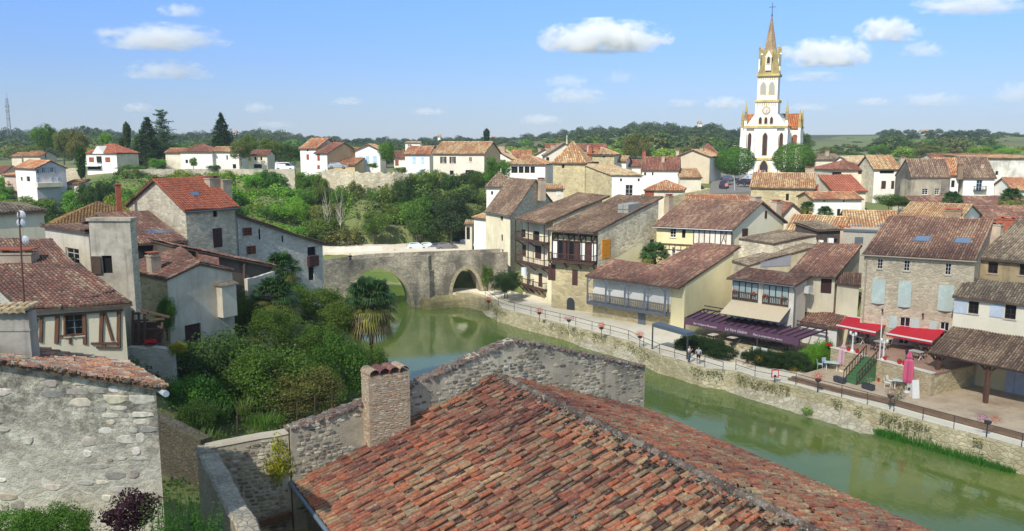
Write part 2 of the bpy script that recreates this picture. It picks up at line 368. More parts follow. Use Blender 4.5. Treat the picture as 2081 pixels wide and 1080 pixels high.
def chimney(root,x,y,z0,z1,sx=.8,sy=.6,rz=0,mat=0,cap=True):
    mb=MB(); mb.box(x,y,z0,sx,sy,z1-z0-.1,rz,0); mb.box(x,y,z1-.1,sx+.14,sy+.14,.1,rz,0)
    if cap:
        for k in(-1,1): mb.box(x+k*sx*.3*math.cos(rz),y+k*sx*.3*math.sin(rz),z1,.12,sy*.8,.18,rz,0)
        mb.box(x,y,z1+.18,sx+.1,sy+.1,.06,rz,1)
    mb.build('chimney',[CHIMM[mat],TERRA],root)
def house(name,label,A,B,K,zr,zb,typ='gable',rf=.5,ov=.35,og=.2,pal=P_OLD,mf=None,ms=None,ml=None,wf=(),wr=(),wl=(),zeb=None,group=None,tile=(.25,.4),cat='house',chim=(),rpoly=None,tm=None,hiprun=None,gut=False,back=True):
    """A,B roof-edge corners (3D, same eave height); K = ridge end over B (3D/plan vector) or a depth in metres"""
    ze=(A.z+B.z)/2; A=Vector((A.x,A.y,0)); B=Vector((B.x,B.y,0)); W=(B-A).length; u=(B-A)/W; per=Vector((-u.y,u.x,0))
    if isinstance(K,(int,float)): n=per; L=float(K)
    else:
        v=Vector((K.x-B.x,K.y-B.y,0)); 
        L=v.length/(rf if typ in('gable','shed') else 1.) ; n=v.normalized()
    root=empty(name,(A+B)/2+n*L/2+Vector((0,0,zb)),label,cat,group)
    i,g=ov,og
    a=A+u*g+n*i; W2=W-2*g; L2=L-2*i
    c0,c1,c2,c3=a,a+u*W2,a+u*W2+n*L2,a+n*L2
    mf=mf or plaster((214,206,188)); ms=ms or mf; ml=ml or ms
    bl=ze if zeb is None else zeb
    if typ in('gable',):
        rb=rf*L; s1=(zr-ze)/rb; s2=(zr-bl)/(L-rb); zz=ze+s1*i
        pf=[(0,zz),(W2,zz)]; pr=[(0,zz),(rb-i,zr-.0),(L2,bl+s2*i)]; pb=[(0,bl+s2*i),(W2,bl+s2*i)]
        planes=[(A,u,n,ze,s1,[(0,0),(W,0),(W,rb),(0,rb)]),(A+u*W+n*L,-u,-n,bl,s2,[(0,0),(W,0),(W,L-rb),(0,L-rb)])]
        rid=[(A+n*rb,A+n*rb+u*W,zr)]
    elif typ=='gableY':
        s1=(zr-ze)/(W*rf); s2=(zr-ze)/(W*(1-rf)); zz=ze+s1*g
        pf=[(0,zz),(W*rf-g,zr),(W2,ze+s2*g)]; pr=[(0,ze+s2*g),(L2,ze+s2*g)]; pb=[(0,ze+s2*g),(W*(1-rf)-g,zr),(W2,zz)]
        planes=[(A+n*L,-n,u,ze,s1,[(0,0),(L,0),(L,W*rf),(0,W*rf)]),(B,n,-u,ze,s2,[(0,0),(L,0),(L,W*(1-rf)),(0,W*(1-rf))])]
        rid=[(A+u*W*rf,A+u*W*rf+n*L,zr)]
    elif typ=='shed':   # high at back
        s1=(zr-ze)/(L*rf if not isinstance(K,(int,float)) else L); zh=ze+s1*L; zz=ze+s1*i
        pf=[(0,zz),(W2,zz)]; pr=[(0,zz),(L2,ze+s1*(L-i))]; pb=[(0,ze+s1*(L-i)),(W2,ze+s1*(L-i))]
        planes=[(A,u,n,ze,s1,[(0,0),(W,0),(W,L),(0,L)])]; rid=[]
    elif typ=='shedR':  # high at A side, low at B side ; ze=low
        s1=(zr-ze)/W; zz=ze+s1*g
        pf=[(0,ze+s1*(W-g)),(W2,zz)]; pr=[(0,zz),(L2,zz)]; pb=[(0,zz),(W2,ze+s1*(W-g))]
        planes=[(B,n,-u,ze,s1,[(0,0),(L,0),(L,W),(0,W)])]; rid=[]
    elif typ in('hip','pyr'):
        hr=L/2 if hiprun is None else hiprun; hx=min(W/2-.01,hr) if typ=='hip' else W/2; zz=ze+(zr-ze)/(L/2)*i
        pf=[(0,zz),(W2,zz)]; pr=[(0,zz),(L2,zz)]; pb=pf
        sF=(zr-ze)/(L/2); sS=(zr-ze)/hx
        planes=[(A,u,n,ze,sF,[(0,0),(W,0),(W-hx,L/2),(hx,L/2)]),(A+u*W+n*L,-u,-n,ze,sF,[(0,0),(W,0),(W-hx,L/2),(hx,L/2)]),
                (A+u*W,n,-u,ze,sS,[(0,0),(L,0),(L/2,hx)]),(A+n*L,-n,u,ze,sS,[(0,0),(L,0),(L/2,hx)])]
        rid=[(A+u*hx+n*L/2,A+u*(W-hx)+n*L/2,zr)]
    elif typ=='flat':
        pf=[(0,ze),(W2,ze)];pr=[(0,ze),(L2,ze)];pb=pf;planes=[];rid=[]
    walls=[('wall',Wall(c0,c1),pf,wf,mf),('wall',Wall(c1,c2),pr,wr,ms),('wall',Wall(c3,c0),[(L2-t,z) for t,z in reversed(pr)] if typ!='shedR' else [(0,ze+s1*(W-g)),(L2,ze+s1*(W-g))],wl,ml)]
    if typ=='gableY': walls[2]=('wall',Wall(c3,c0),[(0,zz),(L2,zz)],wl,ml)
    if back: walls.append(('wall',Wall(c2,c3),pb,(),ms))
    groups={}
    for nm,w,pr_,ws,mt in walls:
        rects=[]
        for q in ws:
            if len(q)>5 and q[5]=='m': h=q[1:5]
            else: h=w.rect(*q[1:5])
            rects.append((q[0],h))
        mb=groups.setdefault(mt.name,(MB(),mt))[0]
        hl=[h for k_,h in rects if k_.split(':')[0] not in('s','a')]
        hs=wall(mb,w.P,w.u,w.o,w.W,zb,pr_,hl)
        for k_,h in rects: opening(root,w,h,k_,h in hs)
    for mb,mt in groups.values(): mb.build('wall',mt,root)
    if typ=='flat':
        mb=MB(); mb.poly([p+Vector((0,0,ze-.3)) for p in(c0,c1,c2,c3)]); mb.build('roof',ZINC,root)
    else:
        mb=MB()
        for idx,(P0,uu,nn,z0,sl,poly) in enumerate(planes):
            polys=rpoly if (rpoly and idx==0) else [poly]
            for po in polys:
                tile_patch(mb,P0,uu,nn,z0,sl,po,pal,*tile); deck(mb,P0,uu,nn,z0,sl,po)
        rr=.13*max(1,tile[0]/.27)
        for p,q,z in rid:
            if (p-q).length>.3: ridge_tiles(mb,p+Vector((0,0,z+.05-p.z)),q+Vector((0,0,z+.05-q.z)),pal,rr)
        if typ in('hip','pyr'):
            R0,R1=rid[0][0]+Vector((0,0,zr+.05)),rid[0][1]+Vector((0,0,zr+.05))
            for cc,R in((A,R0),(A+n*L,R0),(B,R1),(B+n*L,R1)): ridge_tiles(mb,cc+Vector((0,0,ze+.06)),R,pal,rr*.9)
        if typ=='gable':   # rake caps
            for q in(0,W):
                ridge_tiles(mb,A+u*(q+(.08 if q==0 else -.08))+Vector((0,0,ze+.06)),A+u*(q+(.08 if q==0 else -.08))+n*rf*L+Vector((0,0,zr+.05)),pal,rr*.75)
                ridge_tiles(mb,A+u*(q+(.08 if q==0 else -.08))+n*L+Vector((0,0,bl+.06)),A+u*(q+(.08 if q==0 else -.08))+n*rf*L+Vector((0,0,zr+.05)),pal,rr*.75)
        mb.build('roof',[tm or TILE,OLDW],root)
        if gut:
            g_=MB(); e=A-n*.08; g_.tube(e+Vector((0,0,ze-.06)),e+u*W+Vector((0,0,ze-.06)),.07,n=8); g_.tube(e+u*(W-.2)+n*.1+Vector((0,0,ze-.1)),e+u*(W-.2)+n*(i+.05)+Vector((0,0,ze-.6)),.045); g_.tube(e+u*(W-.2)+n*(i+.03)+Vector((0,0,ze-.6)),e+u*(W-.2)+n*(i+.03)+Vector((0,0,zb+.5)),.045)
            g_.build('gutter',ZINC,root)
    rz=math.atan2(u.y,u.x)
    for q in chim:   # (px,ytop,ybot,d,sx,sy,mat)
        p=D(q[0],q[1],q[3]); p2=D(q[0],q[2],q[3]); chimney(root,p.x,p.y,p2.z-1.2,p.z-.2,q[4],q[5],rz,q[6])
    root['_u']=0; del root['_u']
    return dict(root=root,A=A,u=u,n=n,W=W,L=L,ze=ze,wf=walls[0][1],wr=walls[1][1],wl=walls[2][1],zb=zb)
# ---------------------------------------------------------------- vegetation
def leafmesh(name,pts,nrm,size,cols,mat=None,asp=.6):
    """pts Nx3, nrm Nx3: one 4-vertex leaf per point"""
    n=len(pts); r=rng.normal(size=(n,3)); t=np.cross(nrm,r); t/=np.linalg.norm(t,axis=1)[:,None]+1e-9; b=np.cross(nrm,t); b/=np.linalg.norm(b,axis=1)[:,None]+1e-9
    s=np.broadcast_to(np.asarray(size),(n,))[:,None]*rng.uniform(.65,1.3,(n,1))
    v=np.stack([pts-t*s*.5,pts-b*s*.5*asp+nrm*s*.06,pts+t*s*.5,pts+b*s*.5*asp+nrm*s*.06],1).reshape(-1,3)
    me=bpy.data.meshes.new(name); me.vertices.add(4*n); me.vertices.foreach_set('co',v.ravel().astype(np.float32))
    me.loops.add(4*n); me.loops.foreach_set('vertex_index',np.arange(4*n,dtype=np.int32)); me.polygons.add(n); me.polygons.foreach_set('loop_start',np.arange(0,4*n,4,dtype=np.int32))
    me.update(calc_edges=True); at=me.attributes.new('tc','FLOAT_COLOR','FACE'); at.data.foreach_set('color',np.concatenate([cols,np.ones((n,1))],1).ravel().astype(np.float32))
    me.materials.append(mat or LEAF); me.validate(); return me
def sph(n):
    v=rng.normal(size=(n,3)); return v/np.linalg.norm(v,axis=1)[:,None]
def leafcols(n,dark=.3,yel=.15):
    k=rng.uniform(1-dark,1+dark,(n,1)); y=(rng.random((n,1))<yel)*rng.uniform(.2,.8,(n,1))
    return np.clip(np.concatenate([k*(1+.9*y),k*(1+.35*y),k*(1-.2*y)],1),0,3)
def crown(name,n,size,clumps=26,cr=.36,shape=None,flatb=.35,inner=.15,seed=1,fill=.86,spread=.28):
    global rng; rng=np.random.default_rng(seed)
    d=sph(clumps*3); d=d[d[:,2]>-.75][:clumps]; rad=rng.uniform(.45,.8,(len(d),1)); cc=d*rad
    if shape: cc=shape(cc)
    crr=rng.uniform(.7,1.25,len(cc))*cr
    k=n//len(cc); P=[];Nn=[];C=[]
    for c0,r in zip(cc,crr):
        s=sph(k); q=rng.uniform(fill,1.08,(k,1)); q[rng.random((k,1))<inner]*=.6
        p=c0+s*r*q*np.array([1,1,.85]); P.append(p); Nn.append(s*.8+rng.normal(size=(k,3))*.55); C.append(leafcols(k)*rng.uniform(1-spread,1+spread))
    P=np.concatenate(P);Nn=np.concatenate(Nn);C=np.concatenate(C); Nn/=np.linalg.norm(Nn,axis=1)[:,None]
    P[:,2]=P[:,2]*.95+1; P[:,2]=np.where(P[:,2]<flatb,flatb+(P[:,2]-flatb)*.4,P[:,2])
    return leafmesh(name,P,Nn,size,C)
CR={}
for i in range(4): CR['b%d'%i]=crown('crown',3600,.115,24+4*i,.36,seed=11+i)
for i in range(2): CR['f%d'%i]=crown('crown',15000,.052,60,.27,seed=31+i,inner=.2)
for i in range(2): CR['g%d'%i]=crown('crown',7000,.08,40,.3,seed=41+i)
for i in range(3): CR['w%d'%i]=crown('crown',1100,.2,16,.42,seed=51+i)
def ball():
    global rng; rng=np.random.default_rng(61); s=sph(19000); k=1+.055*np.sin(s[:,0]*9+s[:,2]*7)*np.sin(s[:,1]*8)+.035*np.sin(s[:,2]*23+s[:,0]*17); P=s*(k*rng.uniform(.84,1.03,len(s)))[:,None]*.97; P[:,2]=P[:,2]*.96+1; Nn=s+rng.normal(size=s.shape)*.45; Nn/=np.linalg.norm(Nn,axis=1)[:,None]
    return leafmesh('crown',P,Nn,.055,leafcols(len(s),.35,.1))
CR['ball']=ball()
for i in range(2): CR['v%d'%i]=crown('crown',420,.34,12,.45,seed=81+i)
def conifer(name,n,size,layers,taper,droop,seed,gap=0.,hollow=.35):
    global rng; rng=np.random.default_rng(seed); P=[];Nn=[];C=[]
    for L in range(layers):
        h=L/layers; R=taper(h)*rng.uniform(.9,1.08); nb=max(5,int(7+9*R)); 
        for b in range(nb):
            a=rng.uniform(0,2*math.pi); Rb=R*rng.uniform(.55,1.1); hj=rng.uniform(-.5,.5)/layers if gap else 0; k=max(4,int(n/(layers*nb)*(R+.3)*1.4)); t=rng.uniform(hollow if R>.2 else 0,1,k)
            w=(1-t)*.22*Rb+.03; p=np.stack([np.cos(a)*t*Rb-np.sin(a)*rng.normal(size=k)*w,np.sin(a)*t*Rb+np.cos(a)*rng.normal(size=k)*w,2*(h+hj)-droop*t*Rb+rng.normal(size=k)*(.02 if gap else .035)],1)
            P.append(p); Nn.append(np.stack([rng.normal(size=k)*.5,rng.normal(size=k)*.5,np.ones(k)],1)); C.append(leafcols(k,.3,.03)*rng.uniform(.75,1.25))
    P=np.concatenate(P);Nn=np.concatenate(Nn);C=np.concatenate(C); Nn/=np.linalg.norm(Nn,axis=1)[:,None]
    return leafmesh(name,P,Nn,size,C,asp=.4)
CR['spruce']=conifer('crown',6000,.13,24,lambda h:(1-h)**.85*.98+.03,.25,71)
CR['cypress']=conifer('crown',5000,.3,36,lambda h:(math.sin(math.pi*min(1,h*.72+.26))**.6)*(1-h**6)*.95+.02,-.6,72)
CR['cedar']=conifer('crown',5200,.085,15,lambda h:(1.05-.68*h)*(.75+.25*math.sin(h*37)),-.1,73,gap=1.,hollow=.1)
CR['fir']=conifer('crown',8000,.1,30,lambda h:(1-h)**.8*.95+.03,.35,74)
def trunkmesh(seed,branchy=6,bare=False):
    r=random.Random(seed); mb=MB(); p=Vector((0,0,0)); rad=.06
    for i in range(4):
        q=p+Vector((r.uniform(-.03,.03),r.uniform(-.03,.03),.22)); mb.tube(p-Vector((0,0,.01)),q,rad,rad*.8,8); p=q; rad*=.8
        if i>=1:
            for b in range(branchy//2):
                a=r.uniform(0,6.28); L=r.uniform(.25,.5); e=p+Vector((math.cos(a)*L,math.sin(a)*L,L*r.uniform(.5,1.1))); mb.tube(p,e,rad*.6,rad*.22,6)
                if bare or True:
                    for q2 in range(4 if bare else 2):
                        a2=a+r.uniform(-.9,.9); L2=L*.6; s0=p.lerp(e,r.uniform(.35,.9)); mb.tube(s0,s0+Vector((math.cos(a2)*L2*.6,math.sin(a2)*L2*.6,L2*.9)),rad*.25,rad*.08,5)
    o=mb.build('trunk',BARK); me=o.data; bpy.data.objects.remove(o); return me
TR=[trunkmesh(s) for s in(1,2,3)]
TSTRAIGHT=None
def straight():
    mb=MB(); mb.tube((0,0,0),(0,0,1),.05,.012,8); o=mb.build('trunk',BARK); me=o.data; bpy.data.objects.remove(o); return me
TSTRAIGHT=straight()
GRN={k_:tuple(min(.5,q*f_) for q,f_ in zip(v_,(1.75,1.7,1.3))) for k_,v_ in {'m':(.062,.105,.022),'d':(.034,.066,.018),'l':(.115,.17,.026),'y':(.2,.22,.03),'o':(.085,.1,.036),'g':(.1,.13,.07),'dk':(.022,.044,.018),'far':(.042,.066,.026),'bl':(.042,.085,.03),'fr':(.05,.115,.022),'hi':(.085,.19,.024)}.items()}
def tree(pos,w,h,kind='b0',tint='m',label=None,group=None,cat='tree',name='tree',trunk=.22,depthk=1.,vary=.12,straight_=False):
    root=empty(name,pos,label,cat,group)
    t=bpy.data.objects.new('trunk',TSTRAIGHT if straight_ else random.choice(TR)); COL.objects.link(t); t.parent=root
    hh=h*(trunk+.35) if not straight_ else h*.97; tw=hh*(.75 if h>5 else 1) if not straight_ else h*.28
    t.scale=(tw,tw,hh); t.rotation_euler=(0,0,random.uniform(0,6))
    o=bpy.data.objects.new('crown',CR[kind]); COL.objects.link(o); o.parent=root; o.location=(0,0,h*trunk); ch=h*(1-trunk)
    if kind[0]=='f': w*=1.15
    o.scale=(w/2,w/2*depthk,ch/2); o.rotation_euler=(0,0,random.uniform(0,6.28))
    g=GRN[tint]; k=1+random.uniform(-vary,vary); o.color=(g[0]*k*(1+random.uniform(-vary,vary)),g[1]*k,g[2]*k,1)
    return root
def ptree(x0,x1,yt,yb,d,kind='b0',tint='m',label=None,group=None,**k):
    a=D(x0,yb,d);b=D(x1,yb,d);t=D((x0+x1)/2,yt,d); p=(a+b)/2
    return tree(Vector((p.x,d,p.z)),b.x-a.x,t.z-p.z,kind,tint,label,group,**k)
def palmcrown(seed,nf=74,skirt=26):
    global rng; rng=np.random.default_rng(seed); mb=MB(); r=random.Random(seed)
    for i in range(nf+skirt):
        sk=i>=nf; a=r.uniform(0,6.28); el=r.uniform(-.5,1.35) if not sk else r.uniform(-.95,.1); L=r.uniform(.5,.62) if not sk else r.uniform(.45,.6)
        d=Vector((math.cos(a)*math.cos(el),math.sin(a)*math.cos(el),math.sin(el))); st=Vector((0,0,0)) if not sk else Vector((0,0,-.34)); hub=st+d*L
        mb.tube(st,hub,.012,.006,4,1,(.09,.12,.03,1))
        side=d.cross(Vector((0,0,1))).normalized(); up=side.cross(d)
        g=r.uniform(.7,1.3)
        if sk: col=(.3*g,.27*g,.05*g,1) if r.random()<.6 else (.2*g,.15*g,.07*g,1)
        elif el<0: col=(.15*g,.16*g,.03*g,1)
        else: col=(.05*g,.11*g,.028*g,1)
        for k in range(17):
            th=(k/16-.5)*3.7; dd=(d*math.cos(th)+side*math.sin(th)).normalized(); LL=.5*(1-.25*abs(th)/1.85); w=side*math.cos(th)*.025-d*math.sin(th)*.025
            m=hub+dd*LL*.6-up*0+Vector((0,0,-.02)); e=hub+dd*LL+Vector((0,0,-.2*r.uniform(.5,1.5)-(.12 if sk else 0)))
            mb.add([hub-w*.3,hub+w*.3,m+w,m-w,e],[(0,1,2,3),(3,2,4)],0,col)
    return mb
def palm(pos,h,cr,label,seed=1,skirt=26,group=None):
    root=empty('palm_tree',pos,label,'palm tree',group)
    mb=MB(); n=14
    for i in range(n):
        z0,z1=h*i/n,h*(i+1)/n; mb.tube((pos[0],pos[1],pos[2]+z0),(pos[0],pos[1],pos[2]+z1),.17,.13,9)
    global rng; rng=np.random.default_rng(seed)
    for i in range(260):
        z=random.uniform(0,h); a=random.uniform(0,6.28); p=Vector((pos[0]+.14*math.cos(a),pos[1]+.14*math.sin(a),pos[2]+z)); mb.tube(p,p+Vector((math.cos(a)*.1,math.sin(a)*.1,-.22)),.02,.005,4)
    mb.build('trunk',wood('palm_fibre',(96,78,60)),root)
    cb=palmcrown(seed,skirt=skirt); cb.v=[(p[0]*cr+pos[0],p[1]*cr+pos[1],p[2]*cr+pos[2]+h) for p in cb.v]
    o=cb.build('crown',[leafmat('palm_leaf',.5,.2,.3),BARK],root); return root
def tuft(name,pos,r,h,n,col,label,cat='plant',group=None,blade=.02,spike=True):
    """grassy / spiky plant as one mesh"""
    mb=MB(); rr=random.Random(int(pos[0]*97)+n)
    for i in range(n):
        a=rr.uniform(0,6.28); q=rr.random()**.5*r; p=Vector((pos[0]+q*math.cos(a),pos[1]+q*math.sin(a),pos[2])); L=h*rr.uniform(.6,1.1); t=Vector((rr.uniform(-.4,.4)+math.cos(a)*.35,rr.uniform(-.4,.4)+math.sin(a)*.35,1)).normalized()
        s=Vector((math.sin(a),-math.cos(a),0))*blade; m=p+t*L*.6; e=p+t*L+Vector((0,0,-L*.08)); g=rr.uniform(.7,1.35)
        mb.add([p-s,p+s,m+s*.8,m-s*.8,e],[(0,1,2,3),(3,2,4)],0,(col[0]*g,col[1]*g,col[2]*g,1))
    return tag(mb.build(name,leafmat('blade',.6,.25,.2)),label,cat,group)
# ---------------------------------------------------------------- people
def figure(base,h,face,label,shirt,shorts,skin=(180,130,105),pose='stand',legs='bare',hair=(50,38,30)):
    root=empty('person',base,label,'person',None,face); s=h/1.72
    def skn(name,vs,ed,rad,col,sub=2,k=1.):
        me=bpy.data.meshes.new(name); me.from_pydata([Vector(v)*s for v in vs],ed,[]); o=bpy.data.objects.new(name,me); COL.objects.link(o); o.parent=root
        md=o.modifiers.new('s','SKIN'); md.use_smooth_shade=True
        if not me.skin_vertices: me.skin_vertices.new(name='sv') if hasattr(me.skin_vertices,'new') else None
        for i,r in enumerate(rad):
            me.skin_vertices[0].data[i].radius=(r*s*k,r*s*k)
        me.skin_vertices[0].data[0].use_root=True
        m2=o.modifiers.new('d','SUBSURF'); m2.levels=1;m2.render_levels=sub
        me.materials.append(flat(name,col,.75,.15)); return o
    # forward is -Y ; joints
    st=.13; hip=(0,0,.93); P=[hip,(0,.01,1.15),(0,0,1.36),(0,0,1.47),(0,-.01,1.58),(0,-.015,1.66)]
    R=[.13,.115,.14,.055,.085,.07]; E=[(0,1),(1,2),(2,3),(3,4),(4,5)]
    for sx in(-1,1):
        k=len(P); P+= [(sx*.1,0,.9),(sx*.11,-.02 if sx>0 else .03,.5),(sx*.12,0.02,.09),(sx*.12,-.13,.035)]; R+=[.09,.06,.042,.035]; E+=[(0,k),(k,k+1),(k+1,k+2),(k+2,k+3)]
        k=len(P)
        if pose=='raise' and sx>0: arm=[(sx*.19,0,1.38),(sx*.26,-.05,1.16),(sx*.16,-.26,1.32),(sx*.12,-.3,1.38)]
        elif pose=='raise': arm=[(sx*.19,0,1.38),(sx*.25,-.06,1.14),(sx*.1,-.27,1.3),(sx*.06,-.3,1.36)]
        elif pose=='hip' and sx<0: arm=[(sx*.19,0,1.38),(sx*.3,.02,1.14),(sx*.2,-.16,1.02),(sx*.15,-.22,1.03)]
        else: arm=[(sx*.19,0,1.38),(sx*.25,.02,1.1),(sx*.26,-.06,.86),(sx*.255,-.08,.77)]
        P+=arm; R+=[.06,.045,.032,.035]; E+=[(2,k),(k,k+1),(k+1,k+2),(k+2,k+3)]
    skn('body',P,E,R,skin)
    # shirt
    a1=P[10];a2=P[11]; b1=P[18];b2=P[19]
    A=[P[0],P[1],P[2],a1,tuple(Vector(a1).lerp(Vector(a2),.8)),b1,tuple(Vector(b1).lerp(Vector(b2),.8))]
    skn('shirt',A,[(0,1),(1,2),(2,3),(3,4),(2,5),(5,6)],[.15,.14,.165,.085,.075,.085,.075],shirt)
    kz=.5 if legs=='bare' else .12
    f=lambda i:tuple(Vector(P[i]).lerp(Vector(P[i+1]),.75)) if legs=='bare' else P[i+1]
    if legs=='bare': skn('shorts',[(0,0,.95),P[6],f(6),P[14],f(14)],[(0,1),(1,2),(0,3),(3,4)],[.15,.115,.09,.115,.09],shorts)
    else: skn('trousers',[(0,0,.95),P[6],P[7],P[8],P[14],P[15],P[16]],[(0,1),(1,2),(2,3),(0,4),(4,5),(5,6)],[.15,.115,.085,.07,.115,.085,.07],shorts)
    skn('hair',[(0,.03,1.62),(0,.0,1.71)],[(0,1)],[.09,.08],hair,1)
    fb=MB(); 
    for sx in(-1,1): fb.box(base[0]+0,base[1],base[2],.001,.001,.001)
    return root
# ---------------------------------------------------------------- cars
def car(pos,rz,rgb,label,name='parked_car',cat='car',L=4.2,Wd=1.72,Hh=1.48,van=False,group=None):
    root=empty(name,pos,label,cat,group,rz)
    pm=newmat('car_paint')[0] if ('car',rgb) not in MC else MC[('car',rgb)]
    if ('car',rgb) not in MC:
        b=pm.node_tree.nodes['Principled BSDF']; b.inputs['Base Color'].default_value=c(*rgb); b.inputs['Roughness'].default_value=.3; b.inputs['Coat Weight'].default_value=.6; MC[('car',rgb)]=pm
    def prof(pts,w0,w1,nm,mat,par,bev=.06):
        bm=bmesh.new(); n=len(pts); va=[bm.verts.new((x,-(w1 if z>.95 else w0)/2,z)) for x,z in pts]; vb=[bm.verts.new((x,(w1 if z>.95 else w0)/2,z)) for x,z in pts]
        bm.faces.new(va[::-1]); bm.faces.new(vb)
        for i in range(n): bm.faces.new((va[i],va[(i+1)%n],vb[(i+1)%n],vb[i]))
        bmesh.ops.recalc_face_normals(bm,faces=bm.faces[:]); bmesh.ops.bevel(bm,geom=bm.edges[:],offset=bev,segments=2,affect='EDGES')
        me=bpy.data.meshes.new(nm); bm.to_mesh(me); bm.free(); me.materials.append(mat); o=bpy.data.objects.new(nm,me); COL.objects.link(o); o.parent=par; return o
    l=L/2
    if van: body=[(-l,.3),(l,.3),(l,.85),(l-.5,1.05),(l-1.15,Hh-.05),(l-1.4,Hh),(-l+.1,Hh),(-l,.9)]; win=[(l-.66,1.1),(l-1.2,Hh-.12),(-l+.3,Hh-.12),(-l+.25,1.1)]
    else: body=[(-l,.28),(l,.28),(l,.66),(l-.25,.82),(l-1.05,.92),(l-1.75,Hh-.06),(l-2.1,Hh),(-l+.75,Hh-.03),(-l+.15,1.0),(-l,.85)]; win=[(l-1.2,.98),(l-1.85,Hh-.12),(-l+.8,Hh-.1),(-l+.35,.98)]
    prof(body,Wd,Wd-.3,'body',pm,root,.07)
    prof(win,Wd-.02,Wd-.24,'side_window',GLASS,root,.02)
    w2=[(l-1.08,.95),(l-1.72,Hh-.09),(l-1.76,Hh-.13),(l-1.16,.93)] if not van else [(l-.55,1.08),(l-1.12,Hh-.1),(l-1.18,Hh-.14),(l-.62,1.06)]
    o=prof(w2,Wd-.3,Wd-.42,'windscreen',GLASS,root,.01); o.location=(.03,0,.02)
    for x in(-l+.8,l-.85):
        for y in(-1,1):
            mb=MB(); mb.tube((x,y*(Wd/2-.2),.32),(x,y*(Wd/2+.01),.32),.32,.32,18); w=mb.build('wheel',flat('tyre',(34,34,36),.8,.2)); w.parent=root
            mb=MB(); mb.tube((x,y*(Wd/2),.32),(x,y*(Wd/2+.03),.32),.2,.18,12); r=mb.build('rim',flat('alloy',(170,172,176),.3,.1,.8)); r.parent=w
    for y in(-1,1):
        mb=MB(); mb.box(l-.04,y*(Wd/2-.28),.6,.1,.3,.14); q=mb.build('headlight',flat('lamp_lens',(220,222,226),.15,.05)); q.parent=root
        mb=MB(); mb.box(-l+.03,y*(Wd/2-.22),.7,.1,.2,.2); q=mb.build('tail_light',flat('red_lens',(150,20,20),.25,.05)); q.parent=root
    return root
# ================================================================ SETTING
ZW=1.75
WL=[(870,617),(925,620),(960,632),(1043,657),(1138,682),(1196,707),(1307,738),(1443,785),(1565,819),(1618,838),(1699,860),(1766,884),(1937,940),(2067,976)]
WLp=[G(x,y,0) for x,y in WL]; WLp.append(WLp[-1]+(WLp[-1]-WLp[-2]).normalized()*45)
QE=[(926,596),(945,592),(975,600),(1000,612),(1013,627),(1079,645),(1138,659),(1203,676),(1277,695),(1340,724),(1371,732),(1432,751),(1495,757),(1534,770),(1617,787),(1662,800),(1710,812),(1762,827),(1816,842),(1875,859),(1938,876),(2004,893),(2076,913)]
QEp=[G(x,y,ZW) for x,y in QE]; QEp.append(QEp[-1]+(QEp[-1]-QEp[-2]).normalized()*40)
LB=[(-30,150),(-27,125),(-26,112),(-21,104),(-18,95),(-16.5,86),(-13.5,78),(-9,70),(-2,60),(6,50),(13,38),(22,20)]
RIV=[(p.x,p.y) for p in WLp[::-1]]+[(-13.5,128),(-14,142),(-40,150),(-95,152),(-95,146),(-42,140),(-30,132)]+LB[2:]
def inpoly(x,y,P):
    r=False;j=len(P)-1
    for i in range(len(P)):
        if (P[i][1]>y)!=(P[j][1]>y) and x<(P[j][0]-P[i][0])*(y-P[i][1])/(P[j][1]-P[i][1])+P[i][0]: r=not r
        j=i
    return r
def dpoly(x,y,P,close=True):
    m=1e9
    for i in range(len(P)-(0 if close else 1)):
        a=P[i];b=P[(i+1)%len(P)]; dx=b[0]-a[0];dy=b[1]-a[1]; L=dx*dx+dy*dy or 1; t=max(0,min(1,((x-a[0])*dx+(y-a[1])*dy)/L)); m=min(m,math.hypot(x-a[0]-dx*t,y-a[1]-dy*t))
    return m
QL=[(p.x,p.y) for p in QEp]
TP=[(10,108,2.0),(20,92,2.2),(28,82,2.6),(36,66,2.0),(44,58,2.0),(55,50,2.2),(40,78,3.2),(48,72,3.4),(60,64,3.6),(10,125,4),(25,120,5),(40,105,5.5),(60,90,5.5),(-4,135,3.2),(10,150,7),(35,140,7.5),(60,125,7.5),(90,110,8),(20,175,11),(50,170,11.5),(85,160,11),(120,150,11),(5,195,13.5),(45,205,13.5),(70,225,14),(100,200,13),(150,190,12.5),(200,200,13),
 (-6,150,2.9),(-12,158,2.8),(-25,158,2.6),(-45,160,2.6),(-70,160,3),(-12,168,4),(-8,185,14.5),(-22,170,6),(-30,176,12.5),(-38,176,12.5),(-40,170,6),(-60,171,8),(-52,177,12),(-70,176,11),(-24,178,12.5),(-24,184,14.6),(-40,186,15.6),(-60,186,15.6),(-85,184,15.3),(-110,182,14),(-130,165,12),(-90,165,7),(-120,150,9),(-20,200,16.2),(-50,205,16.2),(-90,210,16.2),(-130,215,15.5),
 (-28,118,5.6),(-24,108,5),(-20,100,3),(-19,90,2.5),(-17,80,1.5),(-24,92,5),(-28,84,6.8),(-34,74,8),(-40,90,8),(-60,80,8.5),(-60,110,9),(-60,130,5),(-26,70,7),(-21,62,5.5),(-15,72,2),(-12,62,3),(-8,55,3),(-18,50,6),(-12,42,6),(-24,46,9.5),(-34,50,10),(-34,60,8.6),(-30,34,11),(-14,34,7.5),(-8,36,6.5),(-14,27,8),(-11,20,10.5),(-16,18,12),(-20,24,12),(0,30,4),(6,40,2.5),(-50,40,11),(-80,60,11),(-110,90,11),
 (-70,10,13),(-30,5,15),(0,8,14),(30,10,8),(60,20,4),(90,60,5),(130,90,7),(160,130,9),
 (0,260,15),(100,270,15),(-100,270,15),(180,280,15),(-180,250,14),(-250,300,15),(250,300,15),(0,400,15),(150,400,16),(-200,420,16),(300,420,17),(-350,350,18)]
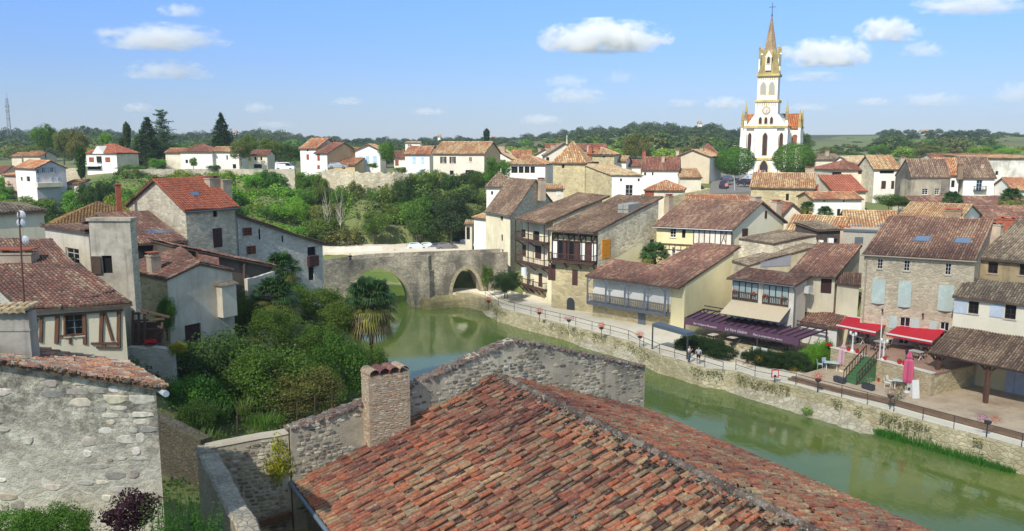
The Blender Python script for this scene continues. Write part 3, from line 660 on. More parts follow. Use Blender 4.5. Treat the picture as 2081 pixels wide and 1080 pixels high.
TPa=np.array(TP)
def hgt(x,y):
    """terrain height without the river"""
    r=math.hypot(x,y)
    d2=(TPa[:,0]-x)**2+(TPa[:,1]-y)**2; w=1/(d2+2.5)**2.; h=float((w*TPa[:,2]).sum()/w.sum())
    if r>330:
        k=min(1,(r-330)/250); az=math.degrees(math.atan2(x,y))
        far=21+3*math.sin(az*.11+1)+3*math.sin(az*.23)+(2.5 if az>8 else 0)+8*math.exp(-((az-23)/10)**2)*min(1,max(0,(r-380)/450))+(r-600)*.011*(1 if r<1500 else 0)+(9.9 if r>=1500 else 0)
        h=h*(1-k*k*(3-2*k))+far*k*k*(3-2*k)
    return h
PKP=[tuple(G(x,y,2.75))[:2] for x,y in((630,514),(1003,526),(1003,490),(930,488),(800,495),(650,495))]
def ground(x,y):
    h=hgt(x,y)
    if -110<x<130 and 5<y<170:
        ins=inpoly(x,y,RIV); dr=dpoly(x,y,RIV)
        if ins: h=min(h,-1.6+ .5*max(0,1.5-dr))
        else:
            dq=dpoly(x,y,QL,False)
            if inpoly(x,y,PKP): h=min(h,2.4)
            if dq<4.6 and x>-9 and y<119: h=min(h,ZW-.7) if dq>2.2 else -1.2
            elif (dq<11 and -9<x<=26 and y<119) or (dq<24 and x>26 and y<84): h=min(h,1.35)
            elif dr<4: h=min(h,.25+dr*.75) if h>0.25 else h
    return h
# one ground sheet: graded grid
def axis(lo,hi,f0,f1,step,grow):
    xs=[]; x=f0
    while x<f1: xs.append(x); x+=step
    s=step; x=f1
    while x<hi: xs.append(x); s*=grow; x+=s
    xs.append(hi); s=step; x=f0-step
    while x>lo: xs.append(x); s*=grow; x-=s
    xs.append(lo); return sorted(xs)
gx=axis(-7000,7000,-100,70,1.7,1.13); gy=axis(-300,9000,8,200,1.7,1.12)
mb=MB(); mb.v=[(x,y,ground(x,y)) for y in gy for x in gx]; nx=len(gx)
for j in range(len(gy)-1):
    for i in range(nx-1): mb.f.append((j*nx+i,j*nx+i+1,(j+1)*nx+i+1,(j+1)*nx+i)); mb.m.append(0); mb.c.append((1,1,1,1))
gm,nt,b=newmat('grass_and_soil'); co=coords(nt)
col=mixc(nt,mapr(nt,noise(nt,co,.05,6,.65),.4,.62),c(92,110,50,.9),c(132,130,82,.85)); col=mixc(nt,mapr(nt,noise(nt,co,.9,5,.7),.4,.7,0,.7),col,c(80,92,44)); col=mixc(nt,mapr(nt,noise(nt,coords(nt,(1,1,1)),.008,4,.6),.45,.6,0,.8),col,c(112,128,72,.8))
vc=N(nt,'ShaderNodeTexVoronoi'); vc.inputs['Scale'].default_value=.009; nt.links.new(coords(nt,(1,.6,0)),vc.inputs['Vector']); sp_=N(nt,'ShaderNodeSeparateColor'); nt.links.new(vc.outputs['Color'],sp_.inputs[0]); ln_=N(nt,'ShaderNodeVectorMath'); ln_.operation='LENGTH'; nt.links.new(co,ln_.inputs[0]); fr_=mapr(nt,ln_.outputs['Value'],300,420); col=mixc(nt,mth(nt,'MULTIPLY',fr_,mapr(nt,sp_.outputs[0],.2,.8,.2,.9)),col,c(84,82,44)); col=mixc(nt,mth(nt,'MULTIPLY',fr_,mapr(nt,sp_.outputs[1],.5,.6,0,.8)),col,c(50,64,30))
nt.links.new(col,b.inputs['Base Color']); b.inputs['Roughness'].default_value=.95; bump(nt,b,noise(nt,co,3,6,.7),.1,.6)
tag(mb.build('ground',gm,smooth=True),kind='structure')
# water
wm,nt,b=newmat('river_water'); co=coords(nt,(1,.7,1))
b.inputs['Base Color'].default_value=(.1,.15,.04,1); b.inputs['Roughness'].default_value=.03; b.inputs['IOR'].default_value=1.36; b.inputs['Specular IOR Level'].default_value=.75
b.inputs['IOR'].default_value=1.45; n1=noise(nt,coords(nt,(1.3,.6,1)),1.3,4,.6); n2=noise(nt,coords(nt,(1,1,1)),.08,3,.5); bump(nt,b,mth(nt,'ADD',n1,mth(nt,'MULTIPLY',noise(nt,co,4,2,.5),.4)),.04,.2)
lc=mixc(nt,mapr(nt,noise(nt,coords(nt,(1,1,1)),.09,5,.6),.45,.6),(.092,.145,.034,1),(.125,.175,.032,1)); nt.links.new(lc,b.inputs['Base Color'])
mb=MB(); mb.poly([(-100,10,0),(120,10,0),(120,156,0),(-100,156,0)]); tag(mb.build('river',wm),kind='structure')
# quay wall + walkway
QST=stone((226,214,178),(190,176,140),(178,166,132),1.8,.4,(112,106,66),.35)
mb=MB(); n=len(QEp)
def quaydir(i,P):
    a=P[max(0,i-1)];b_=P[min(len(P)-1,i+1)]; d=(b_-a); d.z=0; d.normalize(); return Vector((-d.y,d.x,0))
inn=[QEp[i]+quaydir(i,QEp)*.5 for i in range(n)]
for i in range(n-1):
    a,b_=QEp[i],QEp[i+1]; t=Vector((0,0,.03)); dn=Vector((0,0,-ZW-1.8)); out=-quaydir(i,QEp)*.35; out2=-quaydir(i+1,QEp)*.35
    mb.hexa([a+dn+out,b_+dn+out2,inn[i+1]+dn,inn[i]+dn],[a+t,b_+t,inn[i+1]+t,inn[i]+t])
tag(mb.build('quay_wall',QST),'pale lichen stained stone quay wall along the far bank of the river','quay wall')
PATHM=plaster((232,222,198),.3,(186,174,146))
mb=MB(); wid=[3.2,4,5,6,7,8.5,9,9,9,9,9.5,9.5,8,6,3.6,3.4,3.2,3,3,3,3,3,3,3]
outp=[inn[i]+quaydir(i,QEp)*wid[min(i,len(wid)-1)] for i in range(n)]
for i in range(n-1): mb.hexa([inn[i]-Vector((0,0,.5)),inn[i+1]-Vector((0,0,.5)),outp[i+1]-Vector((0,0,.5)),outp[i]-Vector((0,0,.5))],[inn[i],inn[i+1],outp[i+1],outp[i]])
tag(mb.build('walkway',PATHM),kind='structure')
# stone apron slopes beside the quay (rip-rap)
def apron(x0,x1,lbl,wd=1.):
    mb=MB(); K=26; pts=[]
    def wlat(px):
        for i in range(len(WL)-1):
            if WL[i][0]<=px<=WL[i+1][0]: return WL[i][1]+(WL[i+1][1]-WL[i][1])*(px-WL[i][0])/(WL[i+1][0]-WL[i][0])
    def qat(px):
        for i in range(len(QE)-1):
            if QE[i][0]<=px<=QE[i+1][0]: return QE[i][1]+(QE[i+1][1]-QE[i][1])*(px-QE[i][0])/(QE[i+1][0]-QE[i][0])
    rows=[]
    for k in range(K+1):
        px=x0+(x1-x0)*k/K; e=math.sin(math.pi*min(1,k/K*4)/2)*math.sin(math.pi*min(1,(K-k)/K*4)/2)
        lo=G(px,wlat(px)+1,0)-Vector((0,0,.25)); lo=lo+Vector((-.5,-.3,0))*wd; q=G(px,qat(px),ZW); hi=Vector((q.x,q.y,.15+.85*e))
        rows.append([lo.lerp(hi,t)+Vector((random.uniform(-.12,.12),random.uniform(-.12,.12),random.uniform(-.07,.1) if 0<t<1 else 0)) for t in(0,.2,.4,.6,.8,1)])
    vs=[p for r in rows for p in r]; mb.add(vs,[(i*6+j,(i+1)*6+j,(i+1)*6+j+1,i*6+j+1) for i in range(K) for j in range(5)])
    tag(mb.build('stone_apron',stone((206,198,176),(184,174,150),(150,142,118),1.8,.35,(120,116,70),.3)),lbl,'stone bank')
apron(985,1140,'sloping cobbled ramp at the foot of the quay near the bridge')
apron(1160,1330,'pale stone ledge at the waterline below the grey gallery house')
apron(1480,1790,'loose pale boulders along the waterline below the restaurant terrace')
# parking
mb=MB(); pk=[G(x,y,2.75) for x,y in((640,512),(1000,524),(1000,492),(930,490),(800,497),(660,497))]
pm=plaster((214,204,182),.3); mb.prism([p-Vector((0,0,.5)) for p in pk],(0,0,.55)); tag(mb.build('parking_ground',pm),kind='structure')
# ================================================================ BRIDGE
BST=stone((202,191,168),(154,146,128),(146,138,118),2.2,.85,(88,84,76),.2)
br=empty('stone_bridge',(-15,114,0),'old humped stone bridge with one large and one small arch over the river','bridge')
BA=Vector((-29,108.6,0)); BB=Vector((-.6,117.4,0)); bw=Wall(BA,BB)
def top(t):
    x=t/bw.W; return 6.2+1.15*math.sin(min(1,x/.42)*math.pi/2)-.05*max(0,x-.4)
arches=[]
def arcx(x,y): return bw.px(x,y)
aL=arcx(697,606);aR=arcx(836,608);aT=arcx(756,548); bL=arcx(918,577);bR=arcx(977,578);bT=arcx(948,547)
def archz(t):
    c0=(aL[0]+aR[0])/2; h=(aR[0]-aL[0])/2
    if abs(t-c0)<h: return -.2+(aT[1]+.2)*max(0,1-((t-c0)/h)**2)**.55 if True else 0
    c0=(bL[0]+bR[0])/2; h=(bR[0]-bL[0])/2
    if abs(t-c0)<h: return 1.0+(bT[1]-1.0)*max(0,1-((t-c0)/h)**2)**.55
    return -1.5
mb=MB(); NS=190; DW=4.2
crit=sorted(set([bw.W*i/NS for i in range(NS+1)]+[aL[0]+1e-3,aR[0]-1e-3,bL[0]+1e-3,bR[0]-1e-3]))
for i in range(len(crit)-1):
    t0,t1=crit[i],crit[i+1]; z0,z1=archz(t0),archz(t1)
    if (z0<-1)!=(z1<-1): z0=z1=-1.5 if (archz((t0+t1)/2)<-1) else max(z0,z1)
    T0,T1=top(t0),top(t1); P=lambda t,z,d: bw.pt(t,z,-d)
    mb.add([P(t0,z0,0),P(t1,z1,0),P(t1,T1,0),P(t0,T0,0)],[(0,1,2,3)]); mb.add([P(t0,z0,DW),P(t1,z1,DW),P(t1,T1,DW),P(t0,T0,DW)],[(3,2,1,0)])
    mb.add([P(t0,z0,0),P(t1,z1,0),P(t1,z1,DW),P(t0,z0,DW)],[(3,2,1,0)])
    for d0,d1 in((0,.35),(DW-.35,DW)): mb.add([P(t0,T0,d0),P(t1,T1,d0),P(t1,T1,d1),P(t0,T0,d1)],[(0,1,2,3)]); 
    mb.add([P(t0,T0,.35),P(t1,T1,.35),P(t1,T1-.95,.35),P(t0,T0-.95,.35)],[(0,1,2,3)]); mb.add([P(t0,T0,DW-.35),P(t1,T1,DW-.35),P(t1,T1-.95,DW-.35),P(t0,T0-.95,DW-.35)],[(0,1,2,3)])
    mb.add([P(t0,T0-.95,.35),P(t1,T1-.95,.35),P(t1,T1-.95,DW-.35),P(t0,T0-.95,DW-.35)],[(0,1,2,3)])
mb.build('bridge_body',BST,br)
for (L,R,z0,zt) in((aL[0],aR[0],-.2,aT[1]),(bL[0],bR[0],1.,bT[1])):
    mb=MB(); c0=(L+R)/2;h=(R-L)/2; nv=30 if h>3 else 16; q=[]
    for i in range(nv+1):
        a=math.pi*i/nv; q.append((c0-h*math.cos(a),z0+(zt-z0)*max(0,math.sin(a))**1.1,c0-(h+.5)*math.cos(a),z0+(zt-z0+.5)*max(0,math.sin(a))**1.1))
    for i in range(nv):
        A_,B_=q[i],q[i+1]; mb.prism([bw.pt(A_[0],A_[1],.02),bw.pt(B_[0],B_[1],.02),bw.pt(B_[2],B_[3],.02),bw.pt(A_[2],A_[3],.02)],bw.o*.05,0)
    mb.build('arch_ring',stone((206,192,156),(180,166,134),(140,130,106),2.2,.3),br)
mb=MB()   # cutwater pier
pc=arcx(868,600)[0]; w_=1.5
for z0,z1,k0,k1 in((-1.5,.9,1.,1.),(.9,5.2,.8,.8),(5.2,top(pc)-.0,.55,.5)):
    f=lambda z,k:[bw.pt(pc-w_*k,z,.01),bw.pt(pc+w_*k*.2,z,.9*k),bw.pt(pc+w_*k*.9,z,.01)]
    mb.add(f(z0,k0)+f(z1,k1),[(0,1,4,3),(1,2,5,4),(3,4,5)])
mb.build('cutwater',BST,br)
mb=MB(); q0=arcx(850,618)[0]; mb.hexa([bw.pt(q0,-1.5,2.4),bw.pt(bw.W-3.2,-1.5,2.0),bw.pt(bw.W-3.2,-1.5,.01),bw.pt(q0,-1.5,.01)],[bw.pt(q0+.6,.75,2.0),bw.pt(bw.W-3.2,1.3,1.5),bw.pt(bw.W-3.2,1.5,.01),bw.pt(q0+.4,1.5,.01)])
mb.build('pier_footing',stone((176,164,120),(150,140,100),(120,112,80),1.6,.5,(90,86,50),.4),br)
# quay platform in front of the small arch
mb=MB(); pl=[G(x,y,ZW-.05) for x,y in((890,590),(930,597),(1003,614),(1060,600),(1010,578),(905,574))]; mb.prism([p-Vector((0,0,2.2)) for p in pl],(0,0,2.2)); tag(mb.build('bridge_quay',stone((190,178,142),(164,152,118),(140,130,100),2.,.5,(100,96,64),.3)),'rounded stone quay platform in front of the small arch','quay')
mb=MB(); pl=[bw.pt(bL[0]-.5,1.72,0),bw.pt(bR[0]+.5,1.72,0),bw.pt(bR[0]+.5,1.72,-9),bw.pt(bL[0]-.5,1.72,-9)]; mb.prism([p-Vector((0,0,1)) for p in pl],(0,0,1)); tag(mb.build('path',PATHM),kind='structure')
# ================================================================ FOREGROUND ROOF
def V2(p): return Vector((p.x,p.y,0))
E0=G(600,982,10); R0=G(1000,758,13); Q0=G(1310,833,10)
nF=(V2(Q0)-V2(E0)).normalized(); uF=Vector((nF.y,-nF.x,0)); 
EA=V2(E0); RA=EA+nF*(V2(R0)-EA).dot(nF); runF=(RA-EA).length; sF=3.0/runF; Wt=(V2(Q0)-EA).length; LF=26.
root=empty('tiled_house',EA+uF*8+nF*runF+Vector((0,0,2)),'large foreground house with weathered red canal tile roof in front of the river','house')
P_FG=[c(172,104,82,1.),c(156,96,78,1.),c(186,116,88,1.),c(204,132,98,1.),c(142,84,72,1.),c(124,72,66,1.),c(196,168,136,1.),c(184,152,122,1.),c(166,144,120,1.),c(196,112,80,1.),c(176,104,84,1.),c(156,122,100,1.),c(208,182,150,1.),c(136,86,74,1.),c(190,140,110,1.),c(174,128,102,1.)]
P_SORT=sorted([(a*1.,b*.93,d*.74,1.) for a,b,d,_ in P_FG],key=lambda q:q[0]+q[1])
FT=tilemat(lich=.5,moss=0.0,sc=1.0001)
def fg_tiles(mb,P0,u,n,ze,slope,W,run,pu=.222,pv=.42):
    cs=math.cos(math.atan(slope)); up=Vector((0,0,1)); sd=(n+up*slope).normalized(); nr=(-n*slope+up).normalized()
    nu=int(W/pu); nv=int(run/cs/pv); pv=run/cs/nv
    for i in range(nu):
        off=random.uniform(-.03,.03); cb=random.gauss(0,.07)
        for j in range(nv):
            b=P0+u*(i+.5)*pu+up*ze; dr=random.uniform(-.017,.017); s0=j*pv+off+random.uniform(-.015,.015)-(.06 if j==0 else 0); L=pv+.09; ang=random.uniform(-.07,.07)
            q_=math.sin(i*.13+j*.11+ze)*math.sin(j*.31-i*.05)*.28+math.sin(i*.041-j*.07)*.12+random.gauss(0,.15)+cb; PS=P_SORT if len(P_FG)>12 else P_FG; col=jit(PS[max(0,min(len(PS)-1,int(len(PS)*(.43+q_))))],.13,.04); q=(sd+u*ang).normalized(); lift=.045+random.uniform(-.006,.012)
            r0,r1=.087*random.uniform(.94,1.08),.076; vs=[]
            for r,sl,lf in((r0,s0,lift),(r1,s0+L,.012)):
                o=b+q*sl+u*dr+nr*lf
                for k in range(7):
                    a=math.pi*k/6; vs.append(o+u*math.cos(a)*r+nr*math.sin(a)*r*.98)
            ri=r0-.016; o=b+q*s0+u*dr+nr*lift
            for k in range(7):
                a=math.pi*k/6; vs.append(o+u*math.cos(a)*ri+nr*(math.sin(a)*ri*.98))
            mb.add(vs,[(k+1,k,7+k,8+k) for k in range(6)],0,col); n0=len(mb.v)-21
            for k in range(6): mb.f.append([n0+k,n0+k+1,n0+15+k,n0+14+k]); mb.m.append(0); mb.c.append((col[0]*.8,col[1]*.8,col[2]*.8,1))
        for j in range(nv):   # channel tiles between, colour darkened to stand for the shaded gaps
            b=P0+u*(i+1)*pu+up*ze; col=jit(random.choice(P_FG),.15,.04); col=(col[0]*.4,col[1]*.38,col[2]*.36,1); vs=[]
            for sl,lf in((j*pv-(.1 if j==0 else 0),.03),(j*pv+pv+.05,.01)):
                for t in(-1,0,1): vs.append(b+sd*sl+u*t*.075+nr*(lf-.0-.035*(1-abs(t))))
            mb.add(vs,[(0,1,4,3),(1,2,5,4)],0,col)
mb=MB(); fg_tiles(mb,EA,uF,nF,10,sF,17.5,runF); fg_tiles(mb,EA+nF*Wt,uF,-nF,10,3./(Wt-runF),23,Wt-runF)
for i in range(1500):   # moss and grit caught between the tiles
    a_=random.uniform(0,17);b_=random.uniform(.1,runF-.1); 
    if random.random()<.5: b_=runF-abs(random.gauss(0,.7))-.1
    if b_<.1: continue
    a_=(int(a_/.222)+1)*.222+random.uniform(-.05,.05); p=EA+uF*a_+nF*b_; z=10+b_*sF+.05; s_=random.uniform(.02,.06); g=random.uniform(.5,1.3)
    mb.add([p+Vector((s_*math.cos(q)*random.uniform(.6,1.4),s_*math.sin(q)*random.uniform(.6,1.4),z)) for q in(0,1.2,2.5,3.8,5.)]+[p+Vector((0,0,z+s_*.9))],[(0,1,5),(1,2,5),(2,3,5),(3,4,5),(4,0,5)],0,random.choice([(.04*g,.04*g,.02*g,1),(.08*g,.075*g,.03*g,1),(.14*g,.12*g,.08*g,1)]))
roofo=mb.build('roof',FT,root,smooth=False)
mb=MB()
for P0,nn,rn,WW in((EA,nF,runF,19),(EA+nF*Wt,-nF,Wt-runF,24)):
    mb.prism([P0+uF*a+nn*bb+Vector((0,0,10+3*bb/rn-.16)) for a,bb in((0,0),(WW,0),(WW,rn),(0,rn))],(0,0,.14))
mb.build('roof_deck',OLDW,root)
mb=MB(); P_RD=[c(128,110,92,.8),c(104,92,78,.8),c(150,130,112,.8),c(96,76,64,.8),c(166,154,136,.8)]
rp=RA+Vector((0,0,13.07)); ridge_tiles(mb,rp-uF*.1,rp+uF*19,P_RD,.15,.4)
for i in range(900):   # mortar bedding and moss lumps along the ridge
    t=random.uniform(0,19); sdv=random.choice((-1,1))*random.uniform(.08,.4)*(1 if random.random()<.8 else 1.8); p=RA+uF*t+nF*sdv; z=13-abs(sdv)*sF+random.uniform(.06,.11)
    s_=random.uniform(.03,.085); g=random.uniform(.5,1.2); col=random.choice([(.05*g,.045*g,.03*g,1),(.09*g,.08*g,.05*g,1),(.2*g,.18*g,.14*g,1),(.035*g,.03*g,.02*g,1)])
    vs=[(p.x+s_*random.uniform(.7,1.3)*math.cos(a),p.y+s_*random.uniform(.7,1.3)*math.sin(a),z) for a in(0,1.05,2.1,3.14,4.2,5.2)]+[(p.x+s_*.5*math.cos(a),p.y+s_*.5*math.sin(a),z+s_*.6) for a in(.5,2.6,4.7)]
    mb.add(vs,[(0,1,6),(1,2,7,6),(2,3,7),(3,4,8,7),(4,5,8),(5,0,6,8),(6,7,8)],0,col)
mb.build('ridge',tilemat(lich=.9,sc=1.3),root)
mb=MB(); a=EA-nF*.13+Vector((0,0,9.93)); mb.tube(a-uF*.3,a+uF*18,.085,n=10); mb.build('gutter',flat('slate_blue_gutter',(120,134,150),.4,.25),root)
WLF=stone((182,170,148),(150,138,118),(128,118,98),2.4,.5)
mb=MB(); w=Wall(EA+nF*.3+uF*18,EA+nF*.3+uF*.5)
wall(mb,w.P,w.u,w.o,w.W,0,[(0,9.95),(w.W,9.95)]); w=Wall(EA+nF*(Wt-.3)+uF*.5,EA+nF*(Wt-.3)+uF*22); wall(mb,w.P,w.u,w.o,w.W,0,[(0,9.95),(w.W,9.95)]); mb.build('wall',WLF,root)
# gable wall behind it
GST=stone((216,206,184),(104,97,86),(186,178,156),3.3,.42,(84,79,72),.1,.1,.07)
STN=attrmat('field_stone',.95,.55); MORT=plaster((214,202,174),.6,(108,101,90),grain=3.)
root=empty('ruined_gable_wall',EA-uF*.4+nF*5+Vector((0,0,3)),'tall grey rubble gable wall standing between the foreground roof and the river','wall')
gw=Wall(EA-uF*.12,EA-uF*.12+nF*Wt); gw.o=uF.copy()
prof=[]
for x,y in((590,874),(660,850),(735,822),(815,796),(880,765),(960,728),(1045,693),(1075,697),(1150,712),(1240,731),(1311,746)):
    t,z=gw.px(x,y); prof.append((t,z))
prof[0]=(min(prof[0][0],0),prof[0][1]); t0g=prof[0][0]; prof2=[]
for i in range(len(prof)-1):
    a,b_=prof[i],prof[i+1]; m=max(1,int((b_[0]-a[0])/.35))
    for k in range(m): prof2.append((a[0]+(b_[0]-a[0])*k/m,a[1]+(b_[1]-a[1])*k/m+random.uniform(-.05,.05)))
prof2.append(prof[-1]); mb=MB(); TH=.55
def gp(t,z,d): return gw.P+gw.u*t-uF*d+Vector((0,0,z))
for i in range(len(prof2)-1):
    a,b_=prof2[i],prof2[i+1]; mb.hexa([gp(a[0],2,0),gp(b_[0],2,0),gp(b_[0],2,TH),gp(a[0],2,TH)],[gp(a[0],a[1],0),gp(b_[0],b_[1],0),gp(b_[0],b_[1],TH),gp(a[0],a[1],TH)])
mb.build('wall',MORT,root)
mb=MB(); gp_=[p[0] for p in prof];gz_=[p[1] for p in prof]; rubble(mb,gw,t0g+.02,prof[-1][0]-.02,8.6,lambda t:float(np.interp(t,gp_,gz_))-.02,[c(*q) for q in ((196,186,164),(168,158,138),(216,206,180),(146,138,122),(222,212,188),(128,120,106),(182,166,138),(206,190,158))],dens=lambda t,z:.93 if math.sin(t*1.9)+math.sin(z*2.3+t)>-.3 else .3,dep=.035)
mb.build('facing_stones',STN,root)
mb=MB()   # broken coping of tile and mortar
for i in range(int((prof[-1][0]-t0g)/.05)):
    t=t0g+i*.05; z=np.interp(t,[p[0] for p in prof],[p[1] for p in prof]); 
    for d in(.0,.18,.36,.5):
        if random.random()<.35: continue
        p=gp(t+random.uniform(-.05,.05),z-.02,d+random.uniform(-.07,.07)); s_=random.uniform(.07,.17)
        g=random.uniform(.6,1.2); col=random.choice([(.34*g,.2*g,.15*g,1),(.28*g,.22*g,.17*g,1),(.38*g,.33*g,.26*g,1),(.2*g,.16*g,.13*g,1),(.36*g,.23*g,.17*g,1)])
        mb.box(p.x,p.y,p.z-.02,s_*1.6,s_,random.uniform(.04,.1),random.uniform(0,3),0,col)
mb.build('coping',tilemat(lich=.7,sc=1.2),root)
# brick chimney
cx0=gw.px(737,800)[0];cx1=gw.px(819,800)[0]; cz=gw.px(778,752)[1]; cc=(cx0+cx1)/2; cw=cx1-cx0
root=empty('brick_chimney',gp(cc,9,-.2),'thin brick chimney stack capped with curved tiles standing against the rubble wall','chimney')
bm_,nt,b=newmat('old_brick'); co=coords(nt); 
mp=N(nt,'ShaderNodeMapping'); mp.inputs['Rotation'].default_value=(0,0,-math.atan2(nF.y,nF.x)); tc=N(nt,'ShaderNodeTexCoord'); nt.links.new(tc.outputs['Object'],mp.inputs[0])
sx=N(nt,'ShaderNodeSeparateXYZ'); nt.links.new(mp.outputs[0],sx.inputs[0]); cb_=N(nt,'ShaderNodeCombineXYZ'); nt.links.new(mth(nt,'ADD',sx.outputs[0],sx.outputs[1]),cb_.inputs[0]); nt.links.new(sx.outputs[2],cb_.inputs[1])
nzv=N(nt,'ShaderNodeTexNoise'); nzv.inputs['Scale'].default_value=3; nt.links.new(tc.outputs['Object'],nzv.inputs['Vector']); va=nt.nodes.new('ShaderNodeVectorMath'); va.operation='MULTIPLY_ADD'; nt.links.new(nzv.outputs['Color'],va.inputs[0]); va.inputs[1].default_value=(.03,.03,0); nt.links.new(cb_.outputs[0],va.inputs[2])
bk=N(nt,'ShaderNodeTexBrick'); nt.links.new(va.outputs[0],bk.inputs['Vector']); bk.inputs['Scale'].default_value=1; bk.inputs['Brick Width'].default_value=.2; bk.inputs['Row Height'].default_value=.058; bk.inputs['Mortar Size'].default_value=.012
bk.inputs['Color1'].default_value=c(208,176,140); bk.inputs['Color2'].default_value=c(186,138,104); bk.inputs['Mortar'].default_value=c(196,184,156)
col=mixc(nt,mapr(nt,noise(nt,co,2.2,5,.7),.5,.68,0,.8),bk.outputs['Color'],c(206,198,176)); col=mixc(nt,mapr(nt,noise(nt,co,9,4,.7),.4,.7,0,.5),col,c(150,120,96)); nt.links.new(col,b.inputs['Base Color']); b.inputs['Roughness'].default_value=.9; bump(nt,b,mth(nt,'ADD',bk.outputs['Fac'],noise(nt,co,20,4,.7)),-.02,.8)
mb=MB(); rz=math.atan2(nF.y,nF.x); zb_=10.2; nl=60
for i in range(nl):
    z=zb_+(cz-zb_)*i/nl; k=1+random.uniform(-.012,.012); p=gp(cc,0,-.3); mb.box(p.x,p.y,z,cw*k,.85*k,(cz-zb_)/nl-.002,rz)
mb.build('stack',bm_,root)
q_=gp(cc,0,-.3); q_.z=0; cf=[q_-nF*cw/2+uF*.425,q_+nF*cw/2+uF*.425,q_-nF*cw/2-uF*.425]
mb=MB()
for a_,b_ in((cf[0],cf[1]),(cf[2],cf[0])):
    wq=Wall(a_,b_); mid=(a_+b_)/2; 
    if wq.o.dot(mid-q_)<0: wq.o=-wq.o
    rubble(mb,wq,0,wq.W,zb_,lambda t:cz-.02,[c(*v) for v in ((218,196,162),(206,180,146),(224,208,176),(202,168,134),(212,192,160),(192,156,124),(220,204,178))],(.045,.075),(.1,.3),gap=.012,dep=.02)
mb.build('facing_bricks',STN,root)
mb=MB(); p=gp(cc,0,-.3)
for k in range(4):
    o=p+nF*cw*(-.36+.24*k)+Vector((0,0,cz+.02)); r_=cw*.13; col=jit(random.choice(P_FG[:7]),.1)
    va=[o-uF*.52+nF*math.cos(math.pi*q/6)*r_*1.1+Vector((0,0,math.sin(math.pi*q/6)*r_*.95)) for q in range(7)]; vb=[o+uF*.5+nF*math.cos(math.pi*q/6)*r_+Vector((0,0,math.sin(math.pi*q/6)*r_*.95+.05)) for q in range(7)]
    vc=[o+uF*.5+nF*math.cos(math.pi*q/6)*(r_-.02)+Vector((0,0,math.sin(math.pi*q/6)*(r_*.95-.02)+.05)) for q in range(7)]
    mb.add(va+vb+vc,[(q,q+1,8+q,7+q) for q in range(6)]+[(7+q,8+q,15+q,14+q) for q in range(6)],0,col)
mb.build('cap_tiles',tilemat(lich=.5,sc=1.1),root)
# courtyard walls
CST=stone((196,182,152),(168,152,124),(150,138,112),4.2,.35,(110,100,84))
def lowwall(name,label,pts,zt,zb,th,mat,cope=None,cat='wall',jag=.05):
    root=empty(name,(pts[0]+pts[-1])/2,label,cat); root.location.z=zb; mb=MB(); cb=MB()
    for i in range(len(pts)-1):
        a,b_=V2(pts[i]),V2(pts[i+1]); d=(b_-a); L=d.length; d.normalize(); s_=Vector((-d.y,d.x,0))*th/2; m=max(1,int(L/.5))
        z0=zt[i] if isinstance(zt,(list,tuple)) else zt; z1=zt[i+1] if isinstance(zt,(list,tuple)) else zt
        js=[random.uniform(-jag,jag) for _ in range(m+1)]
        for k in range(m):
            p=a+d*L*k/m;q=a+d*L*(k+1)/m; za=z0+(z1-z0)*k/m+js[k]; zc=z0+(z1-z0)*(k+1)/m+js[k+1]
            mb.hexa([p-s_+Vector((0,0,zb)),q-s_+Vector((0,0,zb)),q+s_+Vector((0,0,zb)),p+s_+Vector((0,0,zb))],[p-s_+Vector((0,0,za)),q-s_+Vector((0,0,zc)),q+s_+Vector((0,0,zc)),p+s_+Vector((0,0,za))])
            if cope: cb.hexa([p-s_*1.25+Vector((0,0,za)),q-s_*1.25+Vector((0,0,zc)),q+s_*1.25+Vector((0,0,zc)),p+s_*1.25+Vector((0,0,za))],[p-s_+Vector((0,0,za+.1)),q-s_+Vector((0,0,zc+.1)),q+s_+Vector((0,0,zc+.1)),p+s_+Vector((0,0,za+.1))])
    mb.build('wall',mat,root)
    if cope: cb.build('coping',cope,root)
    return root
c0_=gp(t0g,0,.3); c1_=G(416,912,11.6); c2_=G(500,1068,11.5); c3_=G(540,1150,11.5)
cr_=lowwall('courtyard_wall','rubble courtyard back wall with pale coping below the dark bushes',[c1_,c0_],[11.6,12.0],5,.4,MORT,plaster((206,194,170),.5))
wq=Wall(V2(c1_),V2(c0_)); mb=MB(); rubble(mb,wq,.05,wq.W-.05,7.5,lambda t:11.5+.4*t/wq.W,[c(*q) for q in ((206,194,164),(186,172,142),(214,204,178),(166,152,126),(150,138,116))],dep=.04,off=.2); mb.build('facing_stones',STN,cr_)
lowwall('courtyard_wall','crumbling courtyard side wall running toward the viewer left of the timber beams',[c1_,G(455,985,11.55),c2_,c3_],11.55,5,.55,CST,stone((200,190,168),(168,158,138),(176,166,146),4.5,.5),jag=.12)
for (x0,y0),(x1,y1),z,l in(((478,998),(592,968),9.2,'upper reddish timber beam spanning the walled courtyard'),((515,1068),(592,1046),8.8,'lower reddish timber beam across the near corner of the courtyard')):
    mb=MB(); mb.bar(G(x0,y0,z),G(x1,y1,z),.2,.28); tag(mb.build('timber_beam',wood('red_timber',(140,104,76))),l,'beam')
mb=MB(); p=[G(470,1000,8.),G(600,960,8.),G(640,1080,8.),G(500,1130,8.)]; mb.prism([q-Vector((0,0,.3)) for q in p],(0,0,.3)); tag(mb.build('courtyard_ground',plaster((170,150,112),.5,(120,110,60))),kind='structure')
tree(G(574,1075,8.),1.3,4.1,'b3','y','slender young yellow green sapling in the courtyard corner by the gutter',cat='sapling',name='sapling',trunk=.4,straight_=True)
lowwall('rubble_wall','dark mossy rubble retaining wall beside the big weathered house',[G(318,870,9.5),G(420,905,9.5)],[10.2,9.8],5,.6,stone((120,110,92),(92,84,70),(80,74,60),4,.6,(60,56,44),.4))
